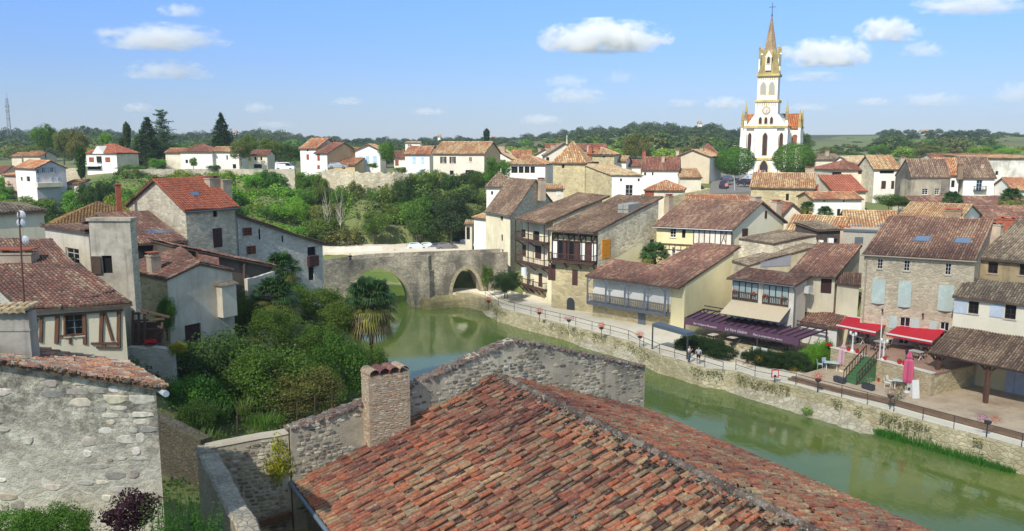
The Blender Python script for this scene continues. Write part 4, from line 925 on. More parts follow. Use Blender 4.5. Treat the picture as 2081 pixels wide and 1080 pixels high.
# ================================================================ LEFT FOREGROUND HOUSE
LST,nt,b=newmat('weathered_rubble'); co=coords(nt); c2=coords(nt,(1,1,1.5))
nz=N(nt,'ShaderNodeTexNoise'); nz.inputs['Scale'].default_value=2.2; nz.inputs['Detail'].default_value=4; nt.links.new(c2,nz.inputs['Vector'])
ad=nt.nodes.new('ShaderNodeVectorMath'); ad.operation='MULTIPLY_ADD'; nt.links.new(nz.outputs['Color'],ad.inputs[0]); ad.inputs[1].default_value=(.2,.2,.2); nt.links.new(c2,ad.inputs[2])
v1=N(nt,'ShaderNodeTexVoronoi',feature='SMOOTH_F1'); v1.inputs['Scale'].default_value=2.6; v1.inputs['Smoothness'].default_value=.35; nt.links.new(ad.outputs[0],v1.inputs['Vector'])
v2=N(nt,'ShaderNodeTexVoronoi',feature='DISTANCE_TO_EDGE'); v2.inputs['Scale'].default_value=2.6; nt.links.new(ad.outputs[0],v2.inputs['Vector'])
sep=N(nt,'ShaderNodeSeparateColor'); nt.links.new(v1.outputs['Color'],sep.inputs[0])
col=mixc(nt,sep.outputs[0],c(240,232,208),c(212,202,178)); fine=noise(nt,co,7,6,.75); col=mixc(nt,mapr(nt,fine,.35,.7,0,.5),col,c(176,166,146))
expo=mapr(nt,noise(nt,co,.8,5,.7),.38,.62)      # where the render has fallen off and joints show
jt=mth(nt,'MULTIPLY',mapr(nt,v2.outputs[0],0,.09,1,0),expo); col=mixc(nt,mth(nt,'MULTIPLY',jt,.12),col,c(98,90,78))
tc=N(nt,'ShaderNodeTexCoord'); sx=N(nt,'ShaderNodeSeparateXYZ'); nt.links.new(tc.outputs['Object'],sx.inputs[0])
ht=mapr(nt,mth(nt,'ADD',sx.outputs[2],mth(nt,'MULTIPLY',noise(nt,coords(nt,(1,1,.5)),.7,4,.6),4.2)),2.9,5.8)     # soot-black lichen, heaviest under the eave where rain runs
dk=mth(nt,'MULTIPLY',mapr(nt,noise(nt,co,2.2,8,.8),.38,.56),ht); col=mixc(nt,mth(nt,'MULTIPLY',dk,.8),col,c(80,76,70)); col=mixc(nt,mapr(nt,noise(nt,co,5,6,.8),.62,.7,0,.6),col,c(226,220,204))
nt.links.new(col,b.inputs['Base Color']); b.inputs['Roughness'].default_value=.95
hh=mth(nt,'ADD',mth(nt,'MULTIPLY',mapr(nt,v2.outputs[0],0,.3),.25),mth(nt,'ADD',mth(nt,'MULTIPLY',noise(nt,co,4,7,.75),1.4),mth(nt,'MULTIPLY',noise(nt,co,16,4,.7),.4))); bump(nt,b,hh,.07,.9)
fB=D(345,784,22); ze_=fB.z; fE=G(262,735,ze_); ue=Vector((fE.x-fB.x,fE.y-fB.y,0)); Le=ue.length; ue.normalize(); ws=Vector((-1,0,0))
root=empty('weathered_house',Vector((-13,23,12)),'big weathered stone house wall with low tiled roof at the left edge','house')
w=Wall(Vector((-19.5,22,0)),Vector((D(317,800,22).x,22,0)))
mb=MB(); pr=[(0,18.2),(w.W,w.px(315,776)[1])]; wall(mb,w.P,w.u,w.o,w.W,7,pr); w2=Wall(Vector((w.P.x+w.W,22,0)),Vector((w.P.x+w.W,22,0))+ue*(Le-.2)); wall(mb,w2.P,w2.u,w2.o,w2.W,7,[(0,pr[1][1]),(w2.W,pr[1][1])])
wmb=mb; mb=MB(); rubble(mb,w,4.2,w.W-.02,11.,lambda t:pr[0][1]+(pr[1][1]-pr[0][1])*t/w.W-.1,[c(*q) for q in ((226,218,198),(206,198,180),(190,182,164),(232,224,206),(172,164,150),(216,204,178))],(.14,.34),(.2,.6),dens=lambda t,z:(.8 if math.sin(t*1.1+z*.7)+math.sin(z*1.9-t*.6)+(.9 if t>w.W-1.9 else 0)>.3 else .07)*(.5 if z<14 else 1),dep=.035)
k_=len(wmb.v); wmb.v+=mb.v; wmb.f+=[[k_+i for i in f] for f in mb.f]; wmb.m+=[1]*len(mb.f); wmb.c+=mb.c; wmb.build('wall',[LST,STN],root)
s_=(D(60,740,22).z-ze_)/(fB.x-D(60,740,22).x)
P_LF=[c(176,128,106),c(160,112,94),c(190,158,136),c(196,132,88),c(146,100,84),c(204,186,164),c(170,140,120),c(184,150,130),c(206,140,80)]
mb=MB(); po=[(0,0),(Le,0),(Le,9.5),(0,9.5)]; P0=Vector((fB.x,21.75,0)); _p=P_FG; P_FG=P_LF; fg_tiles(mb,P0,ue,ws,ze_+.02,s_,Le+.1,9.5,.2,.34); P_FG=_p
deck(mb,P0,ue,ws,ze_,s_,po,.12,1)
for i in range(420):
    t=random.uniform(0,9.4); d_=random.uniform(-.1,.18); p=P0+ws*t+ue*d_; z=ze_+t*s_+random.uniform(.03,.1); g=random.uniform(.7,1.3); mb.box(p.x,p.y,z-.04,random.uniform(.05,.16),random.uniform(.05,.1),random.uniform(.03,.08),random.uniform(0,3),0,random.choice([(.22*g,.12*g,.05*g,1),(.26*g,.22*g,.17*g,1),(.12*g,.09*g,.07*g,1),(.3*g,.16*g,.06*g,1)]))
mb.build('roof',[tilemat(lich=.95,sc=1.5),OLDW],root)
mb=MB(); mb.tube(P0+Vector((.06,-.15,ze_-.12)),P0+ue*Le+Vector((.06,0,ze_-.12)),.09,n=10); mb.build('gutter',flat('pale_gutter',(190,196,200),.4,.15),root)
p0=D(-60,700,22.6);p1=D(62,700,22.6); zt=D(30,628,22.6).z
chr_=empty('rendered_chimney',((p0+p1)/2),'wide grey rendered chimney block capped with curved tiles at the left edge','chimney')
mb=MB(); mb.box((p0.x+p1.x)/2,22.82,p0.z-1,p1.x-p0.x,.4,zt-p0.z+.9); mb.box((p0.x+p1.x)/2,22.82,zt-.1-.55,p1.x-p0.x+.06,.46,.06); mb.build('stack',plaster((178,170,156),.9,(96,92,88)),chr_)
mb=MB(); tile_patch(mb,Vector((p0.x,22.4,0)),Vector((1,0,0)),Vector((0,1,0)),zt-.1,.1,[(0,0),(p1.x-p0.x+.05,0),(p1.x-p0.x+.05,.75),(0,.75)],P_PALE,.22,.4,seg=6); mb.build('cap_tiles',TILE,chr_)
def uv(A,B,K,q):
    u=(B-A);u.z=0;u.normalize();v=Vector((K.x-B.x,K.y-B.y,0)).normalized(); d=Vector((q.x-A.x,q.y-A.y)); det=u.x*v.y-u.y*v.x; return ((d.x*v.y-d.y*v.x)/det,(u.x*d.y-u.y*d.x)/det)
def roofhit(A,B,K,ze,x,y):
    u=(B-A);u.z=0;u.normalize();v=Vector((K.x-B.x,K.y-B.y,0)); L=v.length; v.normalize(); sl=(K.z-ze)/L
    a=Vector((A.x,A.y,ze)); nrm=u.cross(v+Vector((0,0,sl))); r=ray(x,y); k=(a-Vector((0,0,H))).dot(nrm)/r.dot(nrm); return uv(A,B,K,Vector((0,0,H))+r*k)
# ================================================================ LEFT BANK HOUSES
PCREAM=plaster((222,212,190),.3); PGREY=plaster((226,216,194),.4,(150,138,116)); PWHT=plaster((236,232,222),.18); PWHT2=plaster((228,222,206),.35,(150,138,120)); PTANW=plaster((206,182,140),.35); PYEL=plaster((228,214,164),.3,(180,160,110)); PCRM2=plaster((232,222,190),.35,(176,160,124)); PDIRT=plaster((192,180,156),.7,(112,102,88)); PWSHADE=plaster((206,200,200),.2)
SGREY=stone((244,232,204),(196,183,154),(220,209,182),2.,.4,(122,114,100),.001,.4); SWHT=stone((238,232,216),(204,196,180),(226,219,204),3.2,.3,(150,144,134),.001,.4); SYEL=stone((218,202,158),(176,160,122),(206,192,152),1.7,.35,(130,122,98),.001,.4); SWARM=stone((226,212,182),(188,172,142),(230,220,194),3.1,.3,(140,128,106),.001,.4); SDRK=stone((150,140,120),(120,110,94),(160,150,130),3.6,.55)
def KA(A,B,k): return Vector((B.x+k.x-A.x,B.y+k.y-A.y,0))
# half timbered house
A=D(45,637,40.5);B=D(269,613,42.2); K=D(158,538,47.5)
h=house('timber_framed_house','half-timbered house with curved dark beams and blue-grey window beside the big weathered wall',A,B,K,K.z,9.5,'shed',1.,ov=.45,og=.25,pal=P_PINK,mf=plaster((228,216,186),.25,(176,164,136),grain=2.),ms=SWHT,wf=[('w:y',131,637,170,682)],tile=(.21,.36))
wl_=h['wf']; root=h['root']
tb=[((62,644),(250,630),.22),((64,694),(75,648),.13),((83,696),(85,645),.14),((115,698),(117,642),.2),((173,700),(171,636),.18),((205,698),(207,633),.18),((213,636),(229,692),.12),((241,692),(242,630),.18),((185,698),(243,697),.16),((117,684),(172,679),.12),((132,637),(132,682),.1),((142,684),(143,699),.1),((196,706),(243,707),.16),((242,692),(242,707),.16),((212,697),(212,706),.14)]
for (a,b_,w_) in tb:
    t0,z0=wl_.px(*a);t1,z1=wl_.px(*b_); mb=MB(); mb.bar(wl_.pt(t0,z0,.03),wl_.pt(t1,z1,.03),w_,.1); mb.build('timber',wood('frame_timber',(118,80,56),.45),root)
mb=MB(); 
for x in(118,):
    pass
# upper tier roof of the same house
A=D(-60,558,47.2);B=D(160,538,47.6);K=D(106,489,52.5)
house('terrace_house','pinkish tiled roof with grey chimney rising behind the half-timbered house',A,B,K,K.z,10,'gable',.5,pal=P_PINK,mf=PDIRT,tile=(.21,.36),chim=[(32,506,545,48.5,2.2,1.,0)])
# antenna
mb=MB(); p=D(49,616,39.5);q=D(38,430,39.5); mb.tube(p,q,.05,.035,n=8); 
root=empty('antenna_mast',p,'rusty antenna mast with three small satellite dishes in front of the left houses','antenna'); mb.build('mast',flat('rusty_steel',(120,80,66),.8,.4),root)
for x,y in((44,437),(43,453),(51,488)):
    s=D(x,y,39.6); mb=MB(); n_=12
    for r0,r1,z0,z1 in((0,.13,.05,.03),(.13,.22,.03,-.02)):
        for k in range(n_):
            a0,a1=6.283*k/n_,6.283*(k+1)/n_; f=lambda r,a,z:(s.x+r*math.cos(a),s.y-.05-z,s.z+r*math.sin(a)); mb.add([f(r0,a0,z0),f(r1,a0,z1),f(r1,a1,z1),f(r0,a1,z0)],[(0,1,2,3)])
    mb.tube((s.x,s.y,s.z),(s.x,s.y-.22,s.z-.1),.012); mb.build('satellite_dish',flat('dish_grey',(196,200,204),.5,.1),root)
# white rendered house, two volumes
A=D(82,466,56);B=D(172,464,52);house('rendered_house','pale rendered house with tiled parapet and white casement left of the flat-topped block',A,B,2.4,D(100,452,60).z,8,'shed',1,ov=.25,og=.1,pal=P_OLD,mf=PGREY,wf=[('w:w',134,505,161,536)],tile=(.24,.4))
A=D(179,449,51.3);B=D(264,449,51.3);house('rendered_block','tall flat-topped grey rendered block with brown open shutter',A,B,.9,A.z,8,'flat',ov=.02,og=.02,mf=plaster((218,208,186),.75,(112,104,92),grain=3.),ms=SGREY,wf=[('v',207,520,228,556)])
wl_=Wall(A,B); t0,z0=wl_.px(186,521);t1,z1=wl_.px(208,557); mb=MB(); mb.hexa([wl_.pt(t0,z1,.05),wl_.pt(t1,z1,.05),wl_.pt(t1,z1,.11),wl_.pt(t0,z1,.11)],[wl_.pt(t0,z0,.05),wl_.pt(t1,z0,.05),wl_.pt(t1,z0,.11),wl_.pt(t0,z0,.11)])
o=mb.build('shutter',wood('old_brown',(96,76,62)),None); o.parent=bpy.data.objects['rendered_block']; o.location=-bpy.data.objects['rendered_block'].location
mb=MB(); mb.hexa([wl_.pt(-.1,A.z-.02,.1),wl_.pt(wl_.W+.1,A.z-.02,.1),wl_.pt(wl_.W+.1,A.z-.02,-1),wl_.pt(-.1,A.z-.02,-1)],[wl_.pt(-.1,A.z+.16,.1),wl_.pt(wl_.W+.1,A.z+.16,.1),wl_.pt(wl_.W+.1,A.z+.16,-1),wl_.pt(-.1,A.z+.16,-1)])
o=mb.build('coping',PDIRT,None); o.parent=bpy.data.objects['rendered_block']; o.location=-bpy.data.objects['rendered_block'].location
# far left roof
A=D(-80,437,62);B=D(96,431,66);K=D(50,404,73)
house('tiled_cottage','greyish tiled roof house behind the antenna mast at the left edge',A,B,K,K.z,9,'hip',pal=P_GRY,mf=PCRM2,ms=PDIRT,tile=(.25,.4))
# skylight roof house
A=D(271,498,69);B=D(383,491,71.5);K=D(302,431,78)
h=house('barn','dark timber barn under a pinkish tiled roof with a large glass skylight',A,B,K,K.z,8,'gable',.5,ov=.5,pal=P_PINK,mf=wood('black_boards',(52,48,46),.3),tile=(.25,.4))
def on_roof(h,x,y,w_,l_,typ='skylight',name='skylight',mat=None,lift=.1,zr=None,rb=None):
    """flat pane lying on the front roof plane at pixel x,y"""
    sl=h['sl']; r=ray(x,y); P0=h['A']; n=h['n']; per=Vector((-h['u'].y,h['u'].x,0)); pn=Vector((0,0,1))-per*(sl/ max(.2,per.dot(n)))
    k=(Vector((P0.x,P0.y,h['ze']))-Vector((0,0,H))).dot(pn)/r.dot(pn); p=Vector((0,0,H))+r*k
    u=h['u']; v=(n+Vector((0,0,sl))).normalized(); nn=u.cross(v).normalized()*(lift+.05)
    mb=MB(); q=[p-u*w_/2-v*l_/2,p+u*w_/2-v*l_/2,p+u*w_/2+v*l_/2,p-u*w_/2+v*l_/2]; mb.hexa([a for a in q],[a+nn for a in q])
    f=mb.build(name,mat or ZINC,h['root']); mb=MB(); q=[p-u*w_*.42-v*l_*.43,p+u*w_*.42-v*l_*.43,p+u*w_*.42+v*l_*.43,p-u*w_*.42+v*l_*.43]; mb.hexa([a+nn*1.01 for a in q],[a+nn*1.15 for a in q]); mb.build('pane',MC['skyg'],f)
m_,nt_,b_=newmat('skylight_glass'); b_.inputs['Base Color'].default_value=c(96,112,134); b_.inputs['Roughness'].default_value=.12; MC['skyg']=m_
def slope_of(A,B,K): 
    v=Vector((K.x-B.x,K.y-B.y,0)).length; return (K.z-(A.z+B.z)/2)/v
h['sl']=slope_of(A,B,K); on_roof(h,324,473,2.4,1.3,name='skylight')
# red roof house
A=D(375,431,74);B=D(488,422,79);K=D(423,361,82.5)
h=house('stone_house','tall grey stone house with bright red tiled roof and double chimney',A,B,K,K.z,6.5,'gable',.47,ov=.4,og=.35,pal=P_RED,mf=SGREY,ms=SGREY,wf=[('s:b',433,464,451,503),('v',433,429,442,441)],tile=(.26,.42),tm=tilemat(lich=.12,sc=.6),gut=True)
h['sl']=slope_of(A,B,K); on_roof(h,396,397,.9,.8)
p=D(432,362,81);chimney(h['root'],p.x,p.y,p.z-2.6,p.z,1.25,1.,.9,0); p=D(456,367,81.5);chimney(h['root'],p.x,p.y,p.z-3,p.z+.1,.95,1.,.9,0,False); p=D(239,374,79);chimney(h['root'],p.x,p.y,p.z-7,p.z,.45,.45,.6,2,False)
# lean-to house by the bridge
A=D(478,436,80);B=D(664,498,89)
h=house('stone_annex','whitish stone house with long sloping roof beside the near end of the bridge',Vector((A.x,A.y,B.z)),B,7.,A.z,2,'shedR',ov=.35,og=.3,pal=P_OLD,mf=SWHT,wf=[('w:r',493,463,511,479),('w:r',501,500,519,517),('v',625,502,642,520),('v',627,541,638,570)],wr=[],tile=(.25,.4))
w_=h['wf']
for x,y0,y1 in((526,466,487),(573,479,492)): 
    t,z0=w_.px(x,y0);_,z1=w_.px(x,y1); mb=MB(); mb.bar(w_.pt(t,z0,.03),w_.pt(t,z1,.03),.16,.06); mb.build('slit',VOID,h['root'])
t0,t1,z0,z1=w_.rect(624,520,643,541); mb=MB(); mb.hexa([w_.pt(t0,z0,.45),w_.pt(t1,z0,.45),w_.pt(t1,z0,.02),w_.pt(t0,z0,.02)],[w_.pt(t0,z1,.45),w_.pt(t1,z1,.45),w_.pt(t1,z1,.02),w_.pt(t0,z1,.02)]); mb.build('balcony',BROWN,h['root'])
# ochre roof
house('ochre_roofed_barn','low barn under a plain ochre-brown lichened roof on the left',D(84,464,84),D(300,464,88),12,D(190,411,92).z,7,'hip',pal=P_OCH,mf=PDIRT,tile=(.3,.45),hiprun=5)
# white gable house with ivy
A=D(251,549,62.2);B=D(338,571,58)
hh=D(407,539,60.3); C_=D(489,557,62.2)
AA=Vector((A.x,A.y,13.25));BB_=Vector((B.x,B.y,13.25));KK=Vector((hh.x,hh.y,hh.z+.1)); _r=Vector((KK.x-BB_.x,KK.y-BB_.y,0)).length; _w=(BB_-AA).length
h=house('rendered_cottage','cream rendered cottage with broad gable and ivy at its corner',Vector((A.x,A.y,13.25)),Vector((B.x,B.y,13.25)),Vector((hh.x,hh.y,0)),hh.z+.1,5.5,'gable',.49,ov=.12,og=.12,pal=P_PINK,mf=SYEL,ms=PGREY,wr=[('d:b',376,659,409,696)],wf=[],tile=(.24,.4),chim=[(311,513,548,60.5,.75,.75,0)],zeb=13.15,rpoly=[[(0,0),(_w,0),(_w,_r),roofhit(AA,BB_,KK,13.25,368,503),roofhit(AA,BB_,KK,13.25,272,535)]])
w_=h['wr']; t0,t1,z0,z1=w_.rect(441,578,470,642); mb=MB(); mb.hexa([w_.pt(t0,z0,.7),w_.pt(t1,z0,.7),w_.pt(t1,z0,.0),w_.pt(t0,z0,.0)],[w_.pt(t0,z1,.7),w_.pt(t1,z1,.7),w_.pt(t1,z1,0),w_.pt(t0,z1,0)]); mb.build('closet_bay',PGREY,h['root'])
mb=MB(); mb.hexa([w_.pt(t0-.15,z1+.002,.85),w_.pt(t1+.15,z1+.002,.85),w_.pt(t1+.15,z1+.002,0),w_.pt(t0-.15,z1+.002,0)],[w_.pt(t0-.15,z1+.1,.8),w_.pt(t1+.15,z1+.1,.8),w_.pt(t1+.15,z1+.25,0),w_.pt(t0-.15,z1+.25,0)]); mb.build('bay_roof',SDRK,h['root'])
# open shed between
A=D(352,506,66);B=D(562,543,72); zhi=D(395,497,67).z
h=house('open_shed','open-fronted shed with mossy sloping roof and posts beside the cottage',Vector((A.x,A.y,B.z)),B,6.,zhi,7.2,'shedR',ov=.5,og=.15,pal=P_PINK,mf=plaster((112,102,88),.6,(50,44,38)),wf=[],tile=(.24,.4),back=True)  # front is closed; plaster darkened to stand for the shaded interior
for x,yt,yb in((498,535,575),(553,548,578),(403,512,545)):
    p=D(x,yb,66+(x-352)*.03);q=D(x,yt,66+(x-352)*.03); mb=MB(); mb.bar(Vector((p.x,p.y-.2,p.z)),Vector((q.x,p.y-.2,q.z)),.2); mb.build('post',OLDW,h['root'])
a=D(404,540,67);b_=D(446,540,68); mb=MB(); mb.hexa([(a.x,a.y-.1,a.z-1),(b_.x,b_.y-.1,a.z-1),(b_.x,b_.y,a.z-1),(a.x,a.y,a.z-1)],[(a.x,a.y-.1,D(404,516,67).z),(b_.x,b_.y-.1,D(446,524,68).z),(b_.x,b_.y,D(446,524,68).z),(a.x,a.y,D(404,516,67).z)]); mb.build('brick_panel',stone((196,106,80),(214,180,160),(200,170,150),3,.2),h['root'])
lowwall('terrace_wall','pale rendered terrace wall below the open shed',[D(500,574,66),D(556,574,70)],D(500,568,66).z,5.5,.3,PGREY)
lowwall('garden_wall','rough stone garden wall below the wooden lattice balcony',[D(262,706,50),D(352,700,50)],D(300,706,50).z,6,.6,SWHT,jag=.1)
# lattice balcony
root=empty('timber_balcony',D(300,700,50.5),'ramshackle dark timber lattice balcony with a red cloth beside the ivy','balcony')
mb=MB()
for (x0,y0),(x1,y1) in (((270,632),(270,700)),((282,634),(282,698)),((294,630),(294,700)),((330,650),(330,702)),((268,638),(300,636)),((286,630),(345,645)),((268,653),(335,648)),((268,700),(335,700)),((268,672),(330,668)),((296,700),(328,674))):
    mb.bar(D(x0,y0,50.4),D(x1,y1,50.2),.12)
mb.build('frame',OLDW,root)
mb=MB(); a=D(294,695,50);mb.hexa([D(294,698,50),D(318,697,50),D(318,697,50.5),D(294,698,50.5)],[D(293,691,50.1),D(318,689,50.1),D(318,689,50.5),D(293,691,50.5)]); mb.build('cloth',flat('red_cloth',(200,30,40),.8,.2),root)
mb=MB(); mb.hexa([D(269,698,51),D(332,700,51),D(332,700,51.2),D(269,698,51.2)],[D(269,655,51),D(332,655,51),D(332,655,51.2),D(269,655,51.2)]); mb.build('panel',wood('brown_boards',(112,84,70)),root)
# ================================================================ RIGHT BANK HOUSES (river front)
house('white_house','narrow bright white house behind the far end of the bridge',D(958,447,133),D(987,441,130),9,D(975,425,137).z,2.5,'gable',.5,pal=P_TAN,mf=PWHT,tile=(.3,.5),wf=[])
house('small_white_outbuilding','low pale outbuilding with dark doorway beside the car park',D(943,456,138),D(961,456,138),5,D(950,452,140).z,2.5,'shed',1,pal=P_TAN,mf=PCREAM,wf=[('v',948,462,955,487)],tile=(.3,.5))
h=house('pyramid_roof_pavilion','small square white pavilion with pointed brown pyramid roof',D(986,381,150),D(1044,381,150),5.4,D(1018,349,153).z,5,'pyr',pal=P_BRN,mf=PWHT,wf=[('v',998,389,1002,396)],tile=(.3,.5))
mb=MB(); p=D(1018,351,152.7); mb.tube(p-Vector((0,0,.3)),p+Vector((0,0,.8)),.12,.04); mb.build('finial',PCREAM,h['root'])
A=D(984,433,128);B=D(1037,439,120);K=D(1089,367,126.5)
h=house('tower_house','tall cream rendered stone house with steep brown roof at the end of the bridge',A,B,K,K.z,1.,'gable',.5,ov=.3,pal=P_BRN,mf=PCRM2,ms=SGREY,gut=True,tile=(.27,.42),wf=[('v',1017,437,1022,449),('v',1018,477,1022,490),('v',1019,507,1023,513)],chim=[(1100,362,392,127,1.3,.9,0)],back=True)
# E3 balconied house
def balcony(root,w,t0,t1,z,dep,rail=.95,mat=None,nb=14,braces=3,name='balcony'):
    mat=mat or wood('balcony_timber',(84,60,50)); mb=MB()
    mb.hexa([w.pt(t0,z-.16,dep),w.pt(t1,z-.16,dep),w.pt(t1,z-.16,.0),w.pt(t0,z-.16,.0)],[w.pt(t0,z,dep),w.pt(t1,z,dep),w.pt(t1,z,0),w.pt(t0,z,0)])
    o=mb.build(name,mat,root); mb=MB()
    for zz,hh_ in((z+rail,.08),(z+.1,.06)):
        mb.bar(w.pt(t0,zz,dep-.05),w.pt(t1,zz,dep-.05),.07,hh_)
        for t in(t0+.04,t1-.04): mb.bar(w.pt(t,zz,dep-.05),w.pt(t,zz,0),.06,hh_)
    for i in range(nb+1):
        t=t0+.05+(t1-t0-.1)*i/nb; mb.bar(w.pt(t,z+.1,dep-.05),w.pt(t,z+rail,dep-.05),.045)
    for i in range(1,int(dep/.25)):
        for t in(t0+.04,t1-.04): mb.bar(w.pt(t,z+.1,i*.25),w.pt(t,z+rail,i*.25),.045)
    mb.build('railing',mat,o)
    mb=MB()
    for i in range(braces):
        t=t0+.25+(t1-t0-.5)*i/max(1,braces-1); mb.bar(w.pt(t,z-.16,dep-.15),w.pt(t,z-.95,0.02),.11,.14); mb.bar(w.pt(t,z-.2,dep-.02),w.pt(t,z-.2,0.02),.11,.12)
    if braces: mb.build('bracket',mat,o)
    return o
A=D(1046,445,114);B=D(1108,456,107);K=D(1240,399,115)
h=house('balconied_house','timber balconied riverside house with stacked dark wooden galleries on three storeys',A,B,K,K.z,.8,'shed',1.,ov=1.5,og=.1,pal=P_BRN,mf=PCRM2,ms=SGREY,tile=(.26,.42),tm=tilemat(lich=.25,sc=.7),
  wf=[('v',1061,467,1068,482),('v',1084,470,1096,490),('s:b',1062,498,1069,520),('s:b',1088,500,1100,526),('s:b',1095,556,1102,583)],back=True)
w=h['wf']; E3=h
for (xa,xb,y,dep,nb) in((1050,1122,488,1.4,20),(1056,1122,536,1.3,18),(1059,1087,578,1.,8),(1086,1114,586,1.,9)):
    t0=w.px(xa,y)[0]; t1=w.px(xb,y)[0]; z=w.px((xa+xb)/2,y)[1]; t0=max(-.1,t0-.2); t1=min(w.W-.03,t1-.5) if xb>1115 else t1-.2
    balcony(h['root'],w,t0,t1,z,dep,nb=nb)
for t in(.1,w.W*.45,w.W-.15):
    mb=MB(); mb.bar(w.pt(t,w.px(1085,536)[1],1.28 if t>.2 else 1.28),w.pt(t,h['ze']+.15,1.28),.16); mb.build('post',DARKW,h['root'])
mb=MB(); p=w.pt(w.px(1079,550)[0],w.px(1079,550)[1],1.1); mb.lathe(p.x,p.y,p.z-.6,[(.0,0)],8) if False else mb.tube(p-Vector((0,0,.6)),p+Vector((0,0,.5)),.42,n=16); mb.build('white_tank',flat('white_tank',(214,222,228),.4,.1),h['root'])
# E4 gallery house
A=D(1109,466,103.5);B=D(1206,477,100);K=D(1349,401,111.5)
h=house('gallery_house','long-roofed stone house with timber-framed gallery and orange shutter on its side wall',A,B,K,K.z,.8,'shed',1.,ov=1.1,og=.1,pal=P_BRN,mf=SYEL,ms=stone((252,240,208),(196,182,150),(234,222,190),1.5,.4,(130,122,104),.001,.45),tile=(.25,.42),tm=tilemat(lich=.3,sc=.7),
  wf=[('s:b',1114,538,1129,570),('s:b',1163,549,1174,580),('a:k',1152,605,1168,640)],wr=[('s:o',1223,487,1240,525),('w:b',1321,487,1330,498)],zeb=None,back=True)
w=h['wf']; zt=w.px(1160,476)[1]; zb_=w.px(1160,530)[1]; T0=.1;T1=w.W-.1; mb=MB()
for k in range(9):
    t=T0+(T1-T0)*k/8; mb.bar(w.pt(t,zb_,.05),w.pt(t,zt,.05),.16,.12)
for z in(zt-.1,zt-.9,zb_+.1): mb.bar(w.pt(T0,z,.06),w.pt(T1,z,.06),.14,.14)
for k in(0,3,5,7): mb.bar(w.pt(T0+(T1-T0)*k/8,zt-.85,.06),w.pt(T0+(T1-T0)*(k+1)/8,zt-.1,.06),.1,.1)
mb.build('timber_frame',DARKW,h['root'])
for k in range(8):
    a=T0+(T1-T0)*k/8+.1; b_=T0+(T1-T0)*(k+1)/8-.1; mb=MB(); mb.hexa([w.pt(a,zb_+.2,.04),w.pt(b_,zb_+.2,.04),w.pt(b_,zb_+.2,.01),w.pt(a,zb_+.2,.01)],[w.pt(a,zt-1.,.04),w.pt(b_,zt-1.,.04),w.pt(b_,zt-1.,.01),w.pt(a,zt-1.,.01)]); mb.build('pane' if k%2 else 'shutter',GLASS if k in(1,3) else (BROWN if k in(2,4,6) else WHITEP),h['root'])
balcony(h['root'],w,0,T1+.05,zb_,1.15,nb=26,braces=4,mat=wood('balcony_timber2',(84,56,48)))
for k in range(4): mb=MB(); t=.1+(T1-.1)*k/3; mb.bar(w.pt(t,zb_,1.05),w.pt(t,h['ze']+.1,1.05),.13); mb.build('post',DARKW,h['root'])
u_=(B-A);u_.z=0;u_.normalize();v_=Vector((K.x-B.x,K.y-B.y,0)).normalized(); q_=roofhit(A,B,K,h['ze'],1266,436); sl_=slope_of(A,B,K); p_=Vector((A.x,A.y,0))+u_*q_[0]+v_*q_[1]; z_=h['ze']+q_[1]*sl_; mb=MB(); f_=lambda a,b,z:p_+u_*a+v_*b+Vector((0,0,z)); mb.hexa([f_(-.8,0,z_-.2),f_(.8,0,z_-.2),f_(.8,3,z_),f_(-.8,3,z_)],[f_(-.8,0,z_+1.3),f_(.8,0,z_+1.3),f_(.8,3,z_+1.4),f_(-.8,3,z_+1.4)]); dm=mb.build('dormer',flat('frosted_glazing',(150,150,138),.3,.25),h['root']); mb=MB(); [mb.bar(f_(a,-.03,z_),f_(a,-.03,z_+1.3),.05) for a in(-.8,0,.8)]; mb.bar(f_(-.8,-.03,z_+.65),f_(.8,-.03,z_+.65),.05); mb.build('glazing_bar',ZINC,dm)
p=D(1360,398,112);chimney(h['root'],p.x,p.y,p.z-2.5,p.z,.9,.8,.6,0)
# E5 yellow half timbered
A=D(1325,461,107.5);B=D(1489,469,103);K=D(1550,411,108)
h=house('yellow_gabled_house','yellow and white timber-framed house with a big cream gable behind the grey gallery',A,B,K,K.z,2,'gable',.5,ov=.5,og=.35,pal=P_OLD,mf=PYEL,ms=plaster((246,238,206),.15,(200,186,140)),gut=True,tile=(.25,.42),
  wf=[('w:w',1362,465,1374,483),('v',1386,465,1393,484),('o:w',1366,503,1372,522)],wr=[('s:b',1554,429,1558,444),('s:b',1508,465,1519,490),('s:b',1510,510,1519,540)])
w=h['wf']; t0=w.px(1410,480)[0]; t1=w.W; zt=w.px(1440,464)[1]; zb_=w.px(1440,497)[1]; mb=MB(); mb.hexa([w.pt(t0,zb_,.05),w.pt(t1,zb_,.05),w.pt(t1,zb_,.005),w.pt(t0,zb_,.005)],[w.pt(t0,zt,.05),w.pt(t1,zt,.05),w.pt(t1,zt,.005),w.pt(t0,zt,.005)]); mb.build('white_panel',PWHT2,h['root'])
mb=MB(); n_=7
for k in range(n_+1): t=t0+(t1-t0)*k/n_; mb.bar(w.pt(t,zb_,.08),w.pt(t,zt,.08),.11,.05)
mb.bar(w.pt(t0,zb_,.085),w.pt(t1,zb_,.085),.05,.14); mb.bar(w.pt(t0+(t1-t0)*5/7,zb_,.085),w.pt(t1-.6,zt,.085),.1,.06); mb.bar(w.pt(t0+(t1-t0)*5/7,zt,.085),w.pt(t1-.6,zb_,.085),.1,.06)
z2=w.px(1370,497)[1]; mb.bar(w.pt(.1,z2,.06),w.pt(t0,z2,.06),.08,.2); mb.bar(w.pt(.1,z2-.7,.06),w.pt(t0,z2-.7,.06),.08,.1)
for k in range(7): t=.2+(t0-.3)*k/6; mb.bar(w.pt(t,z2-.7,.06),w.pt(t,z2,.06),.08,.06)
